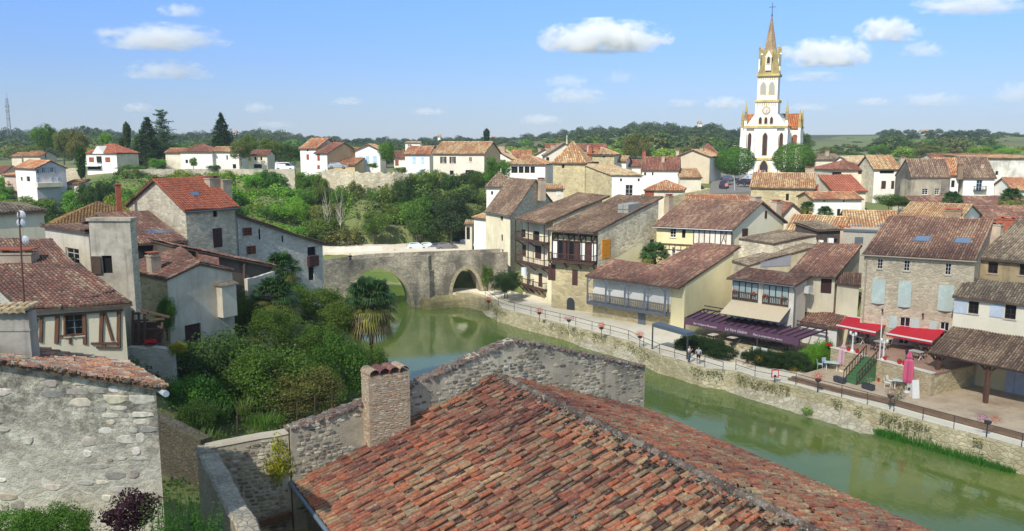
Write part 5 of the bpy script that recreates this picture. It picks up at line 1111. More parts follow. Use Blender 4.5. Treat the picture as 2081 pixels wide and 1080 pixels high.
mb.build('timber_frame',OLDW,h['root'])
p=D(1536,404,112);chimney(h['root'],p.x,p.y,p.z-2,p.z+.3,1.2,.9,.6,0,False); p=D(1578,410,113);chimney(h['root'],p.x,p.y,p.z-2.6,p.z,1.2,1.,.6,0)
# E6 grey gallery
A=D(1189,562,98.4);A.z=6.9;B=D(1379,589,89.7);B.z=6.9;K=D(1506,502,97.)
run=Vector((K.x-B.x,K.y-B.y,0)).length; Wd=(Vector((B.x-A.x,B.y-A.y,0))).length
sl=(K.z-6.9)/run
q1=roofhit(A,B,K,6.9,1252,530);q2=roofhit(A,B,K,6.9,1335,538);q3=roofhit(A,B,K,6.9,1410,500); b1=(q1[1]+q2[1])/2
PLYEL=plaster((236,224,178),.22,(190,176,130))
h=house('grey_gallery_house','low riverside house with long pinkish roof, grey baluster gallery and pale yellow side wall',A,B,K,K.z,.8,'shed',1.,ov=1.3,og=.1,pal=P_PINK,mf=SYEL,ms=PLYEL,tile=(.24,.4),wf=[('s:y',1297,638,1312,664)],rpoly=[[(0,0),(Wd,0),(Wd,b1),(0,b1)],[(q2[0],b1),(Wd,b1),(Wd,run),(q3[0],run)]],back=False)
w=h['wf']; zt=6.75; t1=w.px(1366,640)[0]-.2; zr_=w.px(1280,590)[1]; zb_=3.75; mb=MB(); dpp=1.15; GP=GREYB
mb.hexa([w.pt(-.1,zb_-.35,dpp),w.pt(t1,zb_-.35,dpp),w.pt(t1,zb_-.35,0),w.pt(-.1,zb_-.35,0)],[w.pt(-.1,zb_,dpp+.12),w.pt(t1,zb_,dpp+.12),w.pt(t1,zb_,0),w.pt(-.1,zb_,0)]); o=mb.build('gallery_floor',GP,h['root'])
mb=MB(); nbal=44
for i in range(nbal+1):
    t=-.05+(t1)*i/nbal; p,q=w.pt(t,zb_+.05,dpp),w.pt(t,zb_+1.,dpp); mb.bar(p,p.lerp(q,.3),.05); mb.bar(p.lerp(q,.3),p.lerp(q,.75),.1,.06); mb.bar(p.lerp(q,.75),q,.05)
mb.bar(w.pt(-.1,zb_+1.02,dpp),w.pt(t1,zb_+1.02,dpp),.1,.1); mb.build('balustrade',GP,h['root'])
for k in range(5):
    t=.0+(t1-.1)*k/4; mb=MB(); mb.bar(w.pt(t,zb_,dpp),w.pt(t,zt+.1,dpp),.2); 
    for s_ in(-1,1):
        if 0<=k+s_<=4: mb.bar(w.pt(t,zt-.6,dpp),w.pt(t+s_*.6,zt-.05,dpp),.1,.12)
    mb.build('post',GP,h['root'])
mb=MB(); mb.bar(w.pt(-.1,zt,dpp),w.pt(t1,zt,dpp),.16,.2); mb.build('beam',GP,h['root'])
mb=MB(); mb.hexa([w.pt(0,zb_+.9,.04),w.pt(t1,zb_+.9,.04),w.pt(t1,zb_+.9,.003),w.pt(0,zb_+.9,.003)],[w.pt(0,zt,.04),w.pt(t1,zt,.04),w.pt(t1,zt,.003),w.pt(0,zt,.003)]); mb.build('white_panel',PWHT,h['root'])
mb=MB(); t2=w.W; mb.hexa([w.pt(t1+.02,1,.04),w.pt(t2,1,.04),w.pt(t2,1,.003),w.pt(t1+.02,1,.003)],[w.pt(t1+.02,6.9,.04),w.pt(t2,6.9,.04),w.pt(t2,6.9,.003),w.pt(t1+.02,6.9,.003)]); mb.build('yellow_strip',PLYEL,h['root'])
# E7 twin window house
A=D(1477,567,85);B=D(1615,585,80);K=D(1651,563,82.6); Ah=A.copy();Bh=B.copy(); Ah.z=Bh.z=8.85
h=house('restaurant_annex','low cream house with twin timber-balcony windows above a beige awning',Ah,Bh,K,9.5,1.5,'shed',1.,ov=.6,og=.3,gut=True,pal=P_PINK,mf=PWHT2,ms=PCREAM,tile=(.24,.4),wf=[],back=True)
w=h['wf']
for (x0,y0,x1,y1) in((1490,573,1541,612),(1551,580,1603,623)):
    t0,t1,z0,z1=w.rect(x0,y0,x1,y1); mb=MB(); mb.hexa([w.pt(t0,z0,.03),w.pt(t1,z0,.03),w.pt(t1,z0,.003),w.pt(t0,z0,.003)],[w.pt(t0,z1,.03),w.pt(t1,z1,.03),w.pt(t1,z1,.003),w.pt(t0,z1,.003)]); f=mb.build('window',DARKW,h['root'])
    for k in range(4):
        a=t0+(t1-t0)*(k+.08)/4;b_=t0+(t1-t0)*(k+.9)/4; mb=MB(); mb.hexa([w.pt(a,z0+.3,.06),w.pt(b_,z0+.3,.06),w.pt(b_,z0+.3,.03),w.pt(a,z0+.3,.03)],[w.pt(a,z1-.1,.06),w.pt(b_,z1-.1,.06),w.pt(b_,z1-.1,.03),w.pt(a,z1-.1,.03)]); mb.build('pane',flat('net_curtain',(168,184,182),.4,.2),f)
    mb=MB(); zz=z0+(z1-z0)*.45
    for k in range(15): t=t0+(t1-t0)*k/14; mb.bar(w.pt(t,z0,.12),w.pt(t,zz,.12),.09,.03)
    mb.bar(w.pt(t0,zz,.14),w.pt(t1,zz,.14),.06,.08); mb.build('railing',OLDW,h['root'])
    mb=MB()
    for t in(t0+.3,t1-.4):
        for _ in range(30): p=w.pt(t+random.uniform(-.25,.25),zz+random.uniform(-.15,.15),.25+random.uniform(-.08,.1)); mb.box(p.x,p.y,p.z,.07,.07,.07,random.random(),0,random.choice([(.5,.05,.03,1),(.6,.12,.05,1),(.05,.12,.03,1)]))
    mb.build('flower_box',attrmat('petals'),h['root'])
t0=w.px(1487,620)[0];t1=w.px(1607,630)[0]; z1=w.px(1550,616)[1]-.1
root=empty('beige_awning',w.pt((t0+t1)/2,z1,1.2),'folded-out plain beige awning above the purple pergola','awning')
mb=MB(); mb.hexa([w.pt(t0,z1,0.05),w.pt(t1,z1,.05),w.pt(t1,z1-1.1,2.6),w.pt(t0,z1-1.1,2.6)],[w.pt(t0,z1+.03,0.05),w.pt(t1,z1+.03,.05),w.pt(t1,z1-1.07,2.6),w.pt(t0,z1-1.07,2.6)]); mb.build('canopy',flat('beige_fabric',(206,188,156),.8,.12),root)
mb=MB(); mb.bar(w.pt(t0,z1-1.12,2.6),w.pt(t1,z1-1.12,2.6),.07); mb.bar(w.pt(t0+.1,z1-.3,.05),w.pt(t0+.1,z1-1.12,2.55),.05); mb.bar(w.pt(t1-.1,z1-.3,.05),w.pt(t1-.1,z1-1.12,2.55),.05); mb.build('frame',IRON,root)
w=h['wr']; t,z=w.px(1637,588); mb=MB(); p=w.pt(t,z,.3); mb.box(p.x,p.y,p.z-.35,.9,.5,.7,math.atan2(w.u.y,w.u.x)); mb.build('air_conditioner',WHITEP,h['root'])
A2=D(1598,556,84.2);B2=D(1698,569,82);K2=D(1753,499,90.5); z_=(A2.z+B2.z)/2; A2.z=B2.z=z_
h=house('tiled_back_house','plain reddish roof with a dark brown door below, between annex and tall stone house',A2,B2,K2,K2.z,1.5,'shed',1.,ov=.4,og=.15,pal=P_PINK,mf=PCRM2,ms=PCREAM,tile=(.24,.4),wf=[('d:b',1668,566,1690,597)],back=True)
A3=D(1697,577,82);B3=D(1750,582,80);K3=D(1751,558,83.5); z_=(A3.z+B3.z)/2;A3.z=B3.z=z_
house('lean_to','small tiled lean-to against the left side of the tall stone house',A3,B3,K3,K3.z,2,'shed',1.,ov=.25,pal=P_OLD,mf=PCRM2,tile=(.22,.36))
A=D(1589,651,83);B=D(1704,669,79);K=D(1749,604,85); z_=(A.z+B.z)/2;A.z=B.z=z_
house('kitchen_outbuilding','low pink tiled outbuilding with a white fascia left of the red awnings',A,B,K,K.z,1.5,'shed',1.,ov=.25,pal=P_PINK,mf=PWHT,ms=PCREAM,tile=(.24,.4))
# E9 stone house
A=D(1752,518,77.5);B=D(1984,531,73);z_=(A.z+B.z)/2;A.z=B.z=z_;K=D(2021,448,80.5)
h=house('tall_stone_house','tall pale rubble stone house with green shutters and two skylights above the red awnings',A,B,K,K.z,1.6,'gable',.5,ov=.3,og=.12,pal=P_OLD,mf=SWARM,ms=SWARM,tile=(.23,.38),tm=tilemat(lich=.35),gut=False,
  wf=[('w:w',1783,527,1794,547),('w:w',1837,530,1849,551),('w:w',1921,536,1933,559),('w:w',1827,645,1849,700),('w:w',1909,655,1928,708)])
h['sl']=slope_of(A,B,K); on_roof(h,1875,488,1.5,1.3); on_roof(h,1957,492,1.5,1.3)
w=h['wf']
for x0,y0,x1,y1 in((1772,567,1799,617),(1825,571,1852,624),(1906,580,1938,632)):
    t0,t1,z0,z1=w.rect(x0,y0,x1,y1); m=(t0+t1)/2
    for a,b_,da,db in((t0,m,.04,.28),(m,t1,.28,.04)):
        mb=MB(); mb.hexa([w.pt(a,z0,da+.05),w.pt(b_,z0,db+.05),w.pt(b_,z0,db),w.pt(a,z0,da)],[w.pt(a,z1,da+.05),w.pt(b_,z1,db+.05),w.pt(b_,z1,db),w.pt(a,z1,da)]); mb.build('shutter',SHUTG,h['root'])
for x0,y0,x1,y1 in((1808,643,1823,668),(1851,648,1868,672),(1888,652,1904,676)):
    t0,t1,z0,z1=w.rect(x0,y0,x1,y1); mb=MB(); mb.hexa([w.pt(t0,z0,.06),w.pt(t1,z0,.06),w.pt(t1,z0,.01),w.pt(t0,z0,.01)],[w.pt(t0,z1,.06),w.pt(t1,z1,.06),w.pt(t1,z1,.01),w.pt(t0,z1,.01)]); mb.build('shutter',SHUTG,h['root'])
for x,y in((1794,628),(1876,637)):
    t,z=w.px(x,y); mb=MB(); mb.bar(w.pt(t,z,.02),w.pt(t,z+.15,.4),.04); p=w.pt(t,z,.4); mb.lathe(p.x,p.y,[(.05,p.z-.25),(.12,p.z),(.03,p.z+.1)],8); mb.build('wall_lantern',IRON,h['root'])
t=w.px(1757,600)[0]; mb=MB(); mb.tube(w.pt(t,2,.08),w.pt(t,z_-.1,.08),.055); mb.tube(w.pt(-.3,z_-.05,.38),w.pt(w.W+.1,z_-.05,.38),.07); mb.build('downpipe',flat('painted_pipe',(170,158,132),.6,.1),h['root'])
# E10b upper right
A=D(1986,524,76);B=D(2200,546,70);z_=(A.z+B.z)/2;A.z=B.z=z_;K=KA(A,B,D(2066,448,82.5))
h=house('upper_terrace_house','patchy ochre walled house with heavy tiled roof at the right edge above the green net',A,B,K,D(2066,448,82.5).z,3,'gable',.5,ov=.4,pal=P_GRY,mf=plaster((190,168,128),.8,(120,100,76)),tile=(.23,.38),wf=[('w:b',2008,533,2028,556),('w:b',2072,537,2092,560)],chim=[(2026,452,484,80,1.,.9,0),(2048,441,462,84,1.6,.8,2)])
A=D(1935,604,72);B=D(2210,635,65);z_=(A.z+B.z)/2;A.z=B.z=z_;kk=D(1962,565,74.6);K=KA(A,B,kk)
h=house('cream_house','cream house with small four-pane windows and blue-grey shutters above the open arcade',A,B,K,kk.z,1.5,'shed',1.,ov=.35,og=.1,pal=P_GRY,mf=plaster((232,224,200),.15),tile=(.23,.38),wf=[('w:d',1968,613,1989,638),('w:d',2042,620,2065,649)])
w=h['wf']
for x0,y0,x1,y1 in((1939,611,1966,637),(2012,619,2040,645)):
    t0,t1,z0,z1=w.rect(x0,y0,x1,y1); mb=MB(); mb.hexa([w.pt(t0,z0,.07),w.pt(t1,z0,.07),w.pt(t1,z0,.02),w.pt(t0,z0,.02)],[w.pt(t0,z1,.07),w.pt(t1,z1,.07),w.pt(t1,z1,.02),w.pt(t0,z1,.02)]); mb.build('shutter',wood('grey_blue_shutter',(188,198,208),.1),h['root'])
mb=MB(); sl=slope_of(A,B,K)
for cx,cy in((2015,571),(2046,575)):
    for _ in range(90):
        q=roofhit(A,B,Vector((K.x,K.y,kk.z)),z_,cx+random.gauss(0,8),cy+random.gauss(0,3.2)); u=(B-A);u.z=0;u.normalize();v=Vector((K.x-B.x,K.y-B.y,0)).normalized(); p=A+u*q[0]+v*q[1]; p.z=z_+q[1]*sl+.12+random.uniform(0,.05)
        mb.add([p+Vector((random.uniform(-.25,.25),random.uniform(-.25,.25),random.uniform(0,.06))) for _ in range(4)],[(0,1,2,3)],0,(.02,.3,.24,1))
tag(mb.build('debris_net',attrmat('net')),'torn bright green net scraps lying on the tiled roof at the right','net')
# E11 arcade
A=D(1884,729,67.6);B=D(2230,799,58);z_=5.25;A.z=B.z=z_;kk=D(1936,664,71.3);K=KA(A,B,kk)
root=empty('arcade_shelter',(A+B)/2,'open arcade shelter with tiled roof on heavy timber posts at the right edge','shelter')
u=(B-A);u.z=0;Wd=u.length;u.normalize();v=Vector((K.x-B.x,K.y-B.y,0));run=v.length;v.normalize();sl=(kk.z-z_)/run
mb=MB();po=[(0,0),(Wd,0),(Wd,run),(0,run)];tile_patch(mb,Vector((A.x,A.y,0)),u,v,z_,sl,po,P_BRN,.23,.38,seg=5);deck(mb,Vector((A.x,A.y,0)),u,v,z_,sl,po,.15);mb.build('roof',[tilemat(lich=.3),DARKW],root)
A0=Vector((A.x,A.y,0)); PT=wood('heavy_timber',(104,72,58))
for x,y in((1893,800),(1985,828),(2100,870)):
    g=G(x,y,1.95); q=A0+u*((g-A0).dot(u))+v*.45; mb=MB(); mb.bar((q.x,q.y,1.9),(q.x,q.y,z_+.1),.3); mb.build('post',PT,root)
    mb=MB()
    for s_ in(-1,1): 
        pr_=None
        for k in range(5):
            a=k/4*math.pi/2; e=q+u*s_*(1.1*(1-math.cos(a))+.1)+Vector((0,0,z_-1.15+1.15*math.sin(a))); 
            if pr_: mb.bar(pr_,e,.14)
            pr_=e
    mb.build('brace',PT,root)
mb=MB(); mb.bar(A0+v*.45+Vector((0,0,z_+.02)),A0+u*Wd+v*.45+Vector((0,0,z_+.02)),.22,.26); mb.build('beam',PT,root)
w=Wall(A0+v*(run-.4),A0+v*(run-.4)+u*Wd); mb=MB(); wall(mb,w.P,w.u,w.o,w.W,1.,[(0,kk.z-.1),(w.W,kk.z-.1)]); mb.build('wall',plaster((222,206,160),.2),root)
for x0,x1 in((1947,1981),(2044,2080)):
    t0=w.px(x0,770)[0];t1=w.px(x1,790)[0]; mb=MB(); m=(t0+t1)/2
    for a,b_ in((t0,m-.02),(m+.02,t1)): mb.hexa([w.pt(a,1.9,.06),w.pt(b_,1.9,.06),w.pt(b_,1.9,.01),w.pt(a,1.9,.01)],[w.pt(a,4.5,.06),w.pt(b_,4.5,.06),w.pt(b_,4.5,.01),w.pt(a,4.5,.01)])
    mb.build('door',wood('grey_lilac_door',(176,182,196),.12),root)
# sheds between
A=D(1572,497,94);B=D(1662,479,97); A.z=B.z=D(1572,497,94).z
house('stone_shed','grey stone shed with a slanting parapet in front of the cream gable',A,B,6,D(1660,479,97).z,4,'gableY',.96,ov=.05,og=.05,pal=P_GRY,mf=SGREY,tile=(.28,.45))
A=D(1520,541,91);B=D(1668,502,93.5); zl=A.z; A.z=B.z=zl
h=house('glazed_lean_to','rendered lean-to with a long grey glazed panel under a slanting roof edge',A,B,3.5,D(1668,501,93.5).z,5,'gableY',.97,ov=.05,og=.05,pal=P_GRY,mf=plaster((190,178,150),.7,(120,112,90)),tile=(.28,.45))
w=h['wf']; a=w.px(1545,543);b_=w.px(1606,543);zt0=w.px(1548,533)[1];zt1=w.px(1606,518)[1]; mb=MB(); mb.hexa([w.pt(a[0],a[1],.05),w.pt(b_[0],a[1],.05),w.pt(b_[0],a[1],.01),w.pt(a[0],a[1],.01)],[w.pt(a[0],zt0,.05),w.pt(b_[0],zt1,.05),w.pt(b_[0],zt1,.01),w.pt(a[0],zt0,.01)]); mb.build('glazing',flat('grey_glazing',(150,150,156),.35,.2),h['root'])
A=D(1661,470,98);B=D(1714,466,99);house('timber_shed','dark boarded shed with white air conditioning boxes under its eave',A,B,5,A.z+.6,5,'shed',1,ov=.3,pal=P_GRY,mf=wood('dark_boards',(84,72,64)),tile=(.28,.45),wf=[('v',1695,486,1702,493)])
for x0,y0,x1,y1,l in((1662,488,1671,503,'lower'),(1681,484,1692,496,'upper')):
    a=D(x0,y1,97.5);b_=D(x1,y0,97.5); mb=MB(); mb.box((a.x+b_.x)/2,97.3,a.z,b_.x-a.x,.4,b_.z-a.z); mb.tube(((a.x+b_.x)/2,97.08,(a.z+b_.z)/2),((a.x+b_.x)/2,97.12,(a.z+b_.z)/2),min(b_.x-a.x,b_.z-a.z)*.4,n=14); tag(mb.build('air_conditioner',WHITEP),l+' white air conditioning unit on the dark timber shed','air conditioner')
A=D(1713,466,99);B=D(1806,473,97);h=house('panelled_block','flat grey panelled annex behind the brown skylight roof',A,B,5,A.z,5,'flat',ov=.05,og=.05,mf=flat('grey_board',(168,162,146),.8,.25),wf=[])
mb=MB(); w=h['wf']; mb.bar(w.pt(0,w.px(1750,470)[1],.05),w.pt(w.W,w.px(1750,470)[1],.05),.12,.25); t0,t1,z0,z1=w.rect(1737,482,1754,495); mb.hexa([w.pt(t0,z0,.06),w.pt(t1,z0,.06),w.pt(t1,z0,.01),w.pt(t0,z0,.01)],[w.pt(t0,z1,.06),w.pt(t1,z1,.06),w.pt(t1,z1,.01),w.pt(t0,z1,.01)]); mb.build('panel',ZINC,h['root'])
# ================================================================ TOWN BEHIND (all by depth)
FT_=(.34,.55)
def TH(name,label,xa,ya,xb,yb,da,db,L,xr,yr,dr,zb,typ='gable',pal=P_TAN,mf=None,**k):
    A=D(xa,ya,da);B=D(xb,yb,db);z=(A.z+B.z)/2;A.z=B.z=z
    k.setdefault('tile',FT_); k.setdefault('ov',.35); k.setdefault('og',.25)
    return house(name,label,A,B,L,D(xr,yr,dr).z,zb,typ,pal=pal,mf=mf or PWHT,**k)
# near middle rows
TH('tiled_house','broad brown tiled roof with a white chimney behind the cream gable',1594,471,1712,474,108,104,9,1650,437,112,5,pal=P_TAN,mf=PCREAM,chim=[(1715,460,478,104,1.6,.9,0)])
h=TH('tiled_house','tan tiled roof with two bluish skylights beside the orange-tan gable roof',1716,466,1832,466,106,104,10,1760,428,111,5,pal=P_TAN,mf=PGREY); h['sl']=.3; on_roof(h,1740,459,1.4,1.,lift=.12); on_roof(h,1790,459,1.4,1.,lift=.12)
A=D(1801,464,102);B=D(1938,474,98);z_=(A.z+B.z)/2;A.z=B.z=z_;K=D(1977,417,107)
house('tiled_house','long light tan tiled roof ending in a bright white gable above the skylight roof',A,B,K,K.z,5,'gable',.5,pal=P_TAN,mf=PWHT,ms=PWHT,tile=(.26,.45),chim=[(1938,424,452,103,1.9,1.2,1)])
TH('tiled_house','dark reddish roof strip right of the white gable at the right edge',1988,447,2150,447,112,112,12,2050,420,118,5,pal=P_PINK,mf=PCREAM)
TH('long_tiled_house','long low dull red roof in front of the white houses at the right edge',1866,419,2160,421,136,136,10,1960,399,142,7,pal=P_PINK,mf=PCREAM,chim=[(1918,393,402,140,.9,.8,0)])
TH('gabled_shed','small pinkish gabled shed with dark red bargeboards beside the palms',1592,436,1636,437,122,122,8,1608,415,122,6,'gableY',pal=P_DRD,mf=PCREAM,rf=.4)
TH('white_house','long low white house with an orange tile strip in front of the red sheet roof',1652,406,1756,406,134,134,8,1700,391,138,6,pal=P_ORG,mf=PWHT,ms=PTANW,wf=[('v',1673,404,1677,410),('v',1713,405,1717,411),('v',1701,425,1708,440)])
h=TH('stone_barn','stone barn with broad pinkish-tan roof and two arched windows below the church',1523,382,1657,384,150,146,14,1640,352,156,7,pal=P_TAN,mf=SYEL,ms=SYEL,wf=[('v',1597,394,1603,408),('v',1632,394,1639,408),('v',1600,396,1602,400)],chim=[(1646,340,358,158,1.6,1.,0),(1659,375,382,150,.8,.8,2)])
TH('red_roofed_shed','plain bright red sheet roof below the cream house',1692,390,1764,391,152,152,8,1728,357,159,9,'shed',pal=P_RED,mf=PGREY,tile=(.5,1.),rf=1)
TH('cream_house','cream house with wide red hipped roof behind the red sheet roof',1690,347,1782,346,172,172,12,1740,327,178,8,'hip',pal=P_DRD,mf=PCREAM,wf=[('v',1691,350,1710,362),('s:b',1744,347,1752,354)],hiprun=8)
TH('gold_roofed_house','tall white house with golden tile roof, dark loggia and brown shutter',1776,345,1831,345,166,166,9,1800,317,171,8,pal=P_TAN,mf=PWHT,ms=SGREY,wf=[('v',1788,347,1817,353),('s:b',1791,368,1800,384),('s:b',1811,368,1817,384)],chim=[(1834,319,330,172,1.,.8,0)])
TH('white_gabled_house','bright white gable house with a grey tiled roof right of the church',1676,347,1747,343,190,184,12,1706,318,190,10,'gableY',pal=P_PALE,mf=PWHT,rf=.42)
TH('low_tiled_house','low brown roofed house with white chimney beside the ball tree',1656,328,1716,322,200,200,10,1690,314,205,11,pal=P_GRY,mf=PCREAM,chim=[(1681,305,318,203,.8,.8,0)])
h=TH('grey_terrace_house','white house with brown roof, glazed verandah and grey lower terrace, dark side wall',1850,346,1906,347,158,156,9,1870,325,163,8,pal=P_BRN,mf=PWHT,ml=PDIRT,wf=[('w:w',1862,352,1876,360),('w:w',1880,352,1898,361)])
TH('dark_gable','dark gable wall of the narrow house left of the glazed verandah',1818,366,1852,352,162,152,7,1838,324,157,8,'gableY',pal=P_BRN,mf=plaster((128,120,108),.9,(70,66,60)),rf=.6,ov=.1,og=.1)  # gable in a darker, blotched plaster tone
TH('grey_terrace','grey rendered flat-roofed lower block with two white windows',1852,367,1918,367,150,150,5,1880,366,150,7,'flat',mf=plaster((180,170,146),.8,(110,104,90)),wf=[('w:w',1874,384,1886,396),('w:w',1900,384,1909,396)])
TH('orange_roofed_house','white house with bright orange tile roof and one dark window in the right-hand row',1903,358,1953,357,158,157,10,1920,322,164,7,pal=P_ORG,mf=PWHT,wf=[('v',1933,367,1940,381)],ms=PWHT)
h=TH('brown_roofed_house','white house with large brown roof and small balcony in the right-hand row',1957,363,2026,363,157,156,11,1990,320,164,7,pal=P_BRN,mf=PWHT,wf=[('w:f',1984,366,1996,388)],chim=[(1952,334,352,157,.9,.8,1),(1996,332,350,159,.6,.6,0)])
w=h['wf']; t0,t1,z0,z1=w.rect(1978,378,2003,387); balcony(h['root'],w,t0,t1,z0,.7,rail=.8,mat=IRON,nb=8,braces=0)
TH('plain_white_block','large stained white rendered block with one tiny window near the right edge',1984,322,2130,322,176,176,14,2050,317,182,8,'shed',pal=P_TAN,mf=plaster((232,226,212),.6,(140,132,120)),wf=[('v',2023,348,2029,356),('v',2023,370,2034,380)],rf=1)
TH('small_gabled_cottage','small cottage with golden tiles at the far right edge',2060,388,2110,388,150,150,8,2080,362,154,8,pal=P_ORG,mf=PWHT)
TH('long_back_house','long low house with dark red roof behind the right-hand row',1900,326,2060,323,205,205,9,1980,313,210,11,pal=P_DRD,mf=PCREAM)
TH('tiled_house','low orange tiled roofs running below the parking square',1392,408,1528,412,120,118,12,1470,396,127,6,pal=P_ORG,mf=PCREAM)
TH('tiled_house','small orange tiled hipped roof with a rust red door below the long white house',1308,386,1390,390,158,156,9,1345,367,161,8,'hip',pal=P_ORG,mf=PCREAM,wf=[('s:r',1310,386,1329,398)],hiprun=5)
lowwall('sloping_stone_wall','pale stone wall sloping down beside the orange tiled roofs',[D(1352,398,140),D(1440,383,146)],[D(1352,401,140).z,D(1440,383,146).z],6,.6,SYEL)
h=TH('long_white_house','long white house with dark red roof and a small pink chimney',1302,347,1381,347,188,186,10,1350,320,193,9,pal=P_DRD,mf=PWHT,ms=PGREY,wf=[('v',1309,351,1313,357),('v',1325,350,1328,357)],chim=[(1348,317,330,190,.7,.7,0)])
TH('small_lean_to','small plastered lean-to with a tan roof right of the long white house',1381,362,1428,362,184,184,6,1400,344,188,9,'shed',pal=P_TAN,mf=PCREAM,ms=PGREY,rf=1)
TH('red_roofed_cottage','low white cottage with red roof left of the long white house',1271,339,1305,339,192,192,8,1290,325,197,9,pal=P_DRD,mf=PWHT,chim=[(1309,306,322,205,.8,.8,2)])
TH('pale_gabled_house','large beige gabled house left of the clipped ball tree',1374,319,1444,320,200,196,12,1406,305,200,9,'gableY',pal=P_TAN,mf=plaster((206,190,162),.2),ms=PWHT,rf=.46,chim=[(1378,305,315,205,.8,.8,0),(1427,300,318,204,.8,.8,0)])
TH('pyramid_roof_house','small white house with a steep dark red pyramid roof beyond the beige gable',1424,314,1462,314,225,225,6,1440,292,229,12,'pyr',pal=P_DRD,mf=PWHT)
TH('long_red_roof','long flat red roofed building behind the pointed tower',1108,306,1236,306,216,216,9,1170,293,221,12,pal=P_DRD,mf=PCREAM,chim=[(1196,294,305,214,.8,.8,0)])
# stone barn with mullioned window
A=D(1243,358,150);B=D(1308,357,149);z_=(A.z+B.z)/2;A.z=B.z=z_; K_=D(1240,331,160)
h=house('mullioned_house','old stone house with pale tile roof and white front with a mullioned window',A,B,Vector((B.x-4.6,B.y+9.3,0)),18.95,5,'gable',.5,ov=.25,og=.2,pal=P_PALE,mf=PWHT,ms=SYEL,ml=SYEL,tile=(.3,.5),wf=[('w:w',1271,376,1286,402),('v',1260,363,1264,369),('v',1296,363,1300,369)],wl=[('v',1174,355,1180,364)])
TH('stone_tower','square stone tower under a tall pointed tile roof with finial',1121,332,1191,333,160,158,7.5,1152,288,163,5,'pyr',pal=P_TAN,mf=SYEL,wf=[('v',1142,335,1147,342)])
mb=MB(); p=D(1152,289,162); mb.tube(p-Vector((0,0,.4)),p+Vector((0,0,.9)),.16,.05); mb.tube(p+Vector((0,0,.9)),p+Vector((0,0,1.3)),.09,.09); mb.build('finial',PCREAM,bpy.data.objects['stone_tower'])
TH('grey_gabled_house','white gabled house behind the pointed stone tower',1104,318,1192,318,182,182,12,1150,291,182,8,'gableY',pal=P_BRN,mf=PCREAM,ml=PGREY,wf=[('v',1110,320,1116,330)],chim=[(1124,294,306,186,.9,.8,0),(1133,291,304,187,.6,.6,0)])
TH('hipped_stone_house','stone house with a low hipped tan roof right of the pointed tower',1184,316,1250,315,186,184,9,1215,300,189,9,'hip',pal=P_TAN,mf=SYEL,ms=PGREY,wf=[('v',1226,317,1229,321),('v',1206,329,1217,334)],chim=[(1200,297,312,186,.8,.7,2),(1212,296,306,188,1.2,.7,2)])
TH('small_white_house','small white house between the hipped stone house and the red cottage',1246,328,1274,330,190,189,7,1258,318,193,9,pal=P_TAN,mf=PWHT)
TH('verandah_house','hipped tan roof house with a dark glazed verandah over a white band',1022,334,1110,336,168,166,10,1060,316,173,8,'hip',pal=P_TAN,mf=PWHT,wf=[('v',1039,339,1052,352),('v',1054,339,1064,352),('v',1066,339,1076,352),('v',1078,339,1087,352)],hiprun=6)
TH('white_shed','long white gabled shed above the big leafy tree',985,325,1042,325,198,196,8,1002,300,198,8,'gableY',pal=P_PALE,mf=PWHT,rf=.25,chim=[(1022,296,310,200,1.2,.8,0)])
TH('orange_roofed_house','jumbled orange tiled roofs between the white shed and the white gable',1040,322,1082,322,200,200,10,1060,306,206,9,pal=P_ORG,mf=PWHT)
TH('white_gabled_house','white gable with a thin tan roof left of the grey gabled house',1078,322,1118,318,202,198,12,1104,303,200,9,'gableY',pal=P_PALE,mf=PWHT,rf=.75,chim=[(1098,300,308,204,.8,.8,0)])
TH('tile_topped_outbuilding','low orange tiled outbuilding right of the steep brown gable',1105,384,1148,386,140,140,6,1120,375,143,6,pal=P_TAN,mf=PCREAM,wf=[('s:w',1131,388,1140,398)])
# hill-top row, middle left
h=TH('tall_white_house','big white house with tan hipped roof and dark arched shutters above the wood',877,314,985,313,188,184,12,935,289,194,11,pal=P_TAN,mf=plaster((224,216,196),.25),ms=PTANW,ml=PWHT,wf=[('o:d',898,319,904,332),('o:d',917,319,923,332),('w:w',953,320,959,329),('v',914,347,922,355),('v',946,346,963,357)])  # right gable gets darker plaster, its shade put into the colour
TH('white_house','white house with orange roof and pale blue shutters left of the big hipped house',820,315,874,314,193,192,9,850,298,198,11,pal=P_ORG,mf=PWHT,wf=[('s:f',838,318,845,333),('s:f',855,318,862,333),('s:f',850,345,860,352)],chim=[(832,293,304,197,.7,.7,0)])
TH('small_house','small low house with brown shutter and dark roof between garden trees',798,322,826,322,198,198,7,812,308,201,11,pal=P_DRD,mf=PWHT,wf=[('s:r',803,326,810,337)])
TH('blue_shuttered_house','white gabled house with three pale blue shutters on the cliff top',719,307,774,306,192,192,10,748,294,192,11,'gableY',pal=P_TAN,mf=PWHT,wf=[('s:f',729,317,737,331),('s:f',743,317,750,331),('s:f',758,317,765,331),('v',730,341,739,346)],rf=.52)
h=TH('tall_white_house','tall white house with orange roof and rust red shutters, leftmost on the cliff top',606,303,642,303,190,188,10,630,282,195,12,pal=P_ORG,mf=PWHT,ms=PGREY,ml=PWHT,wf=[('s:r',623,314,628,325),('v',623,303,627,308)],chim=[(649,279,291,196,.8,.7,0)])
TH('white_house','lower white house with brown roof and rust red shutters, tan gable on its right',637,313,664,312,187,185,12,660,291,193,12,pal=P_DRD,mf=PWHT,ms=PTANW,wf=[('s:r',645,314,650,327),('s:r',645,336,650,344)],chim=[(678,286,296,195,.8,.8,0)])
TH('orange_roofed_shed','low shed with broad orange tile roof on the cliff top',666,335,722,337,186,185,7,695,322,191,12,'shed',pal=P_ORG,mf=PTANW,rf=1)
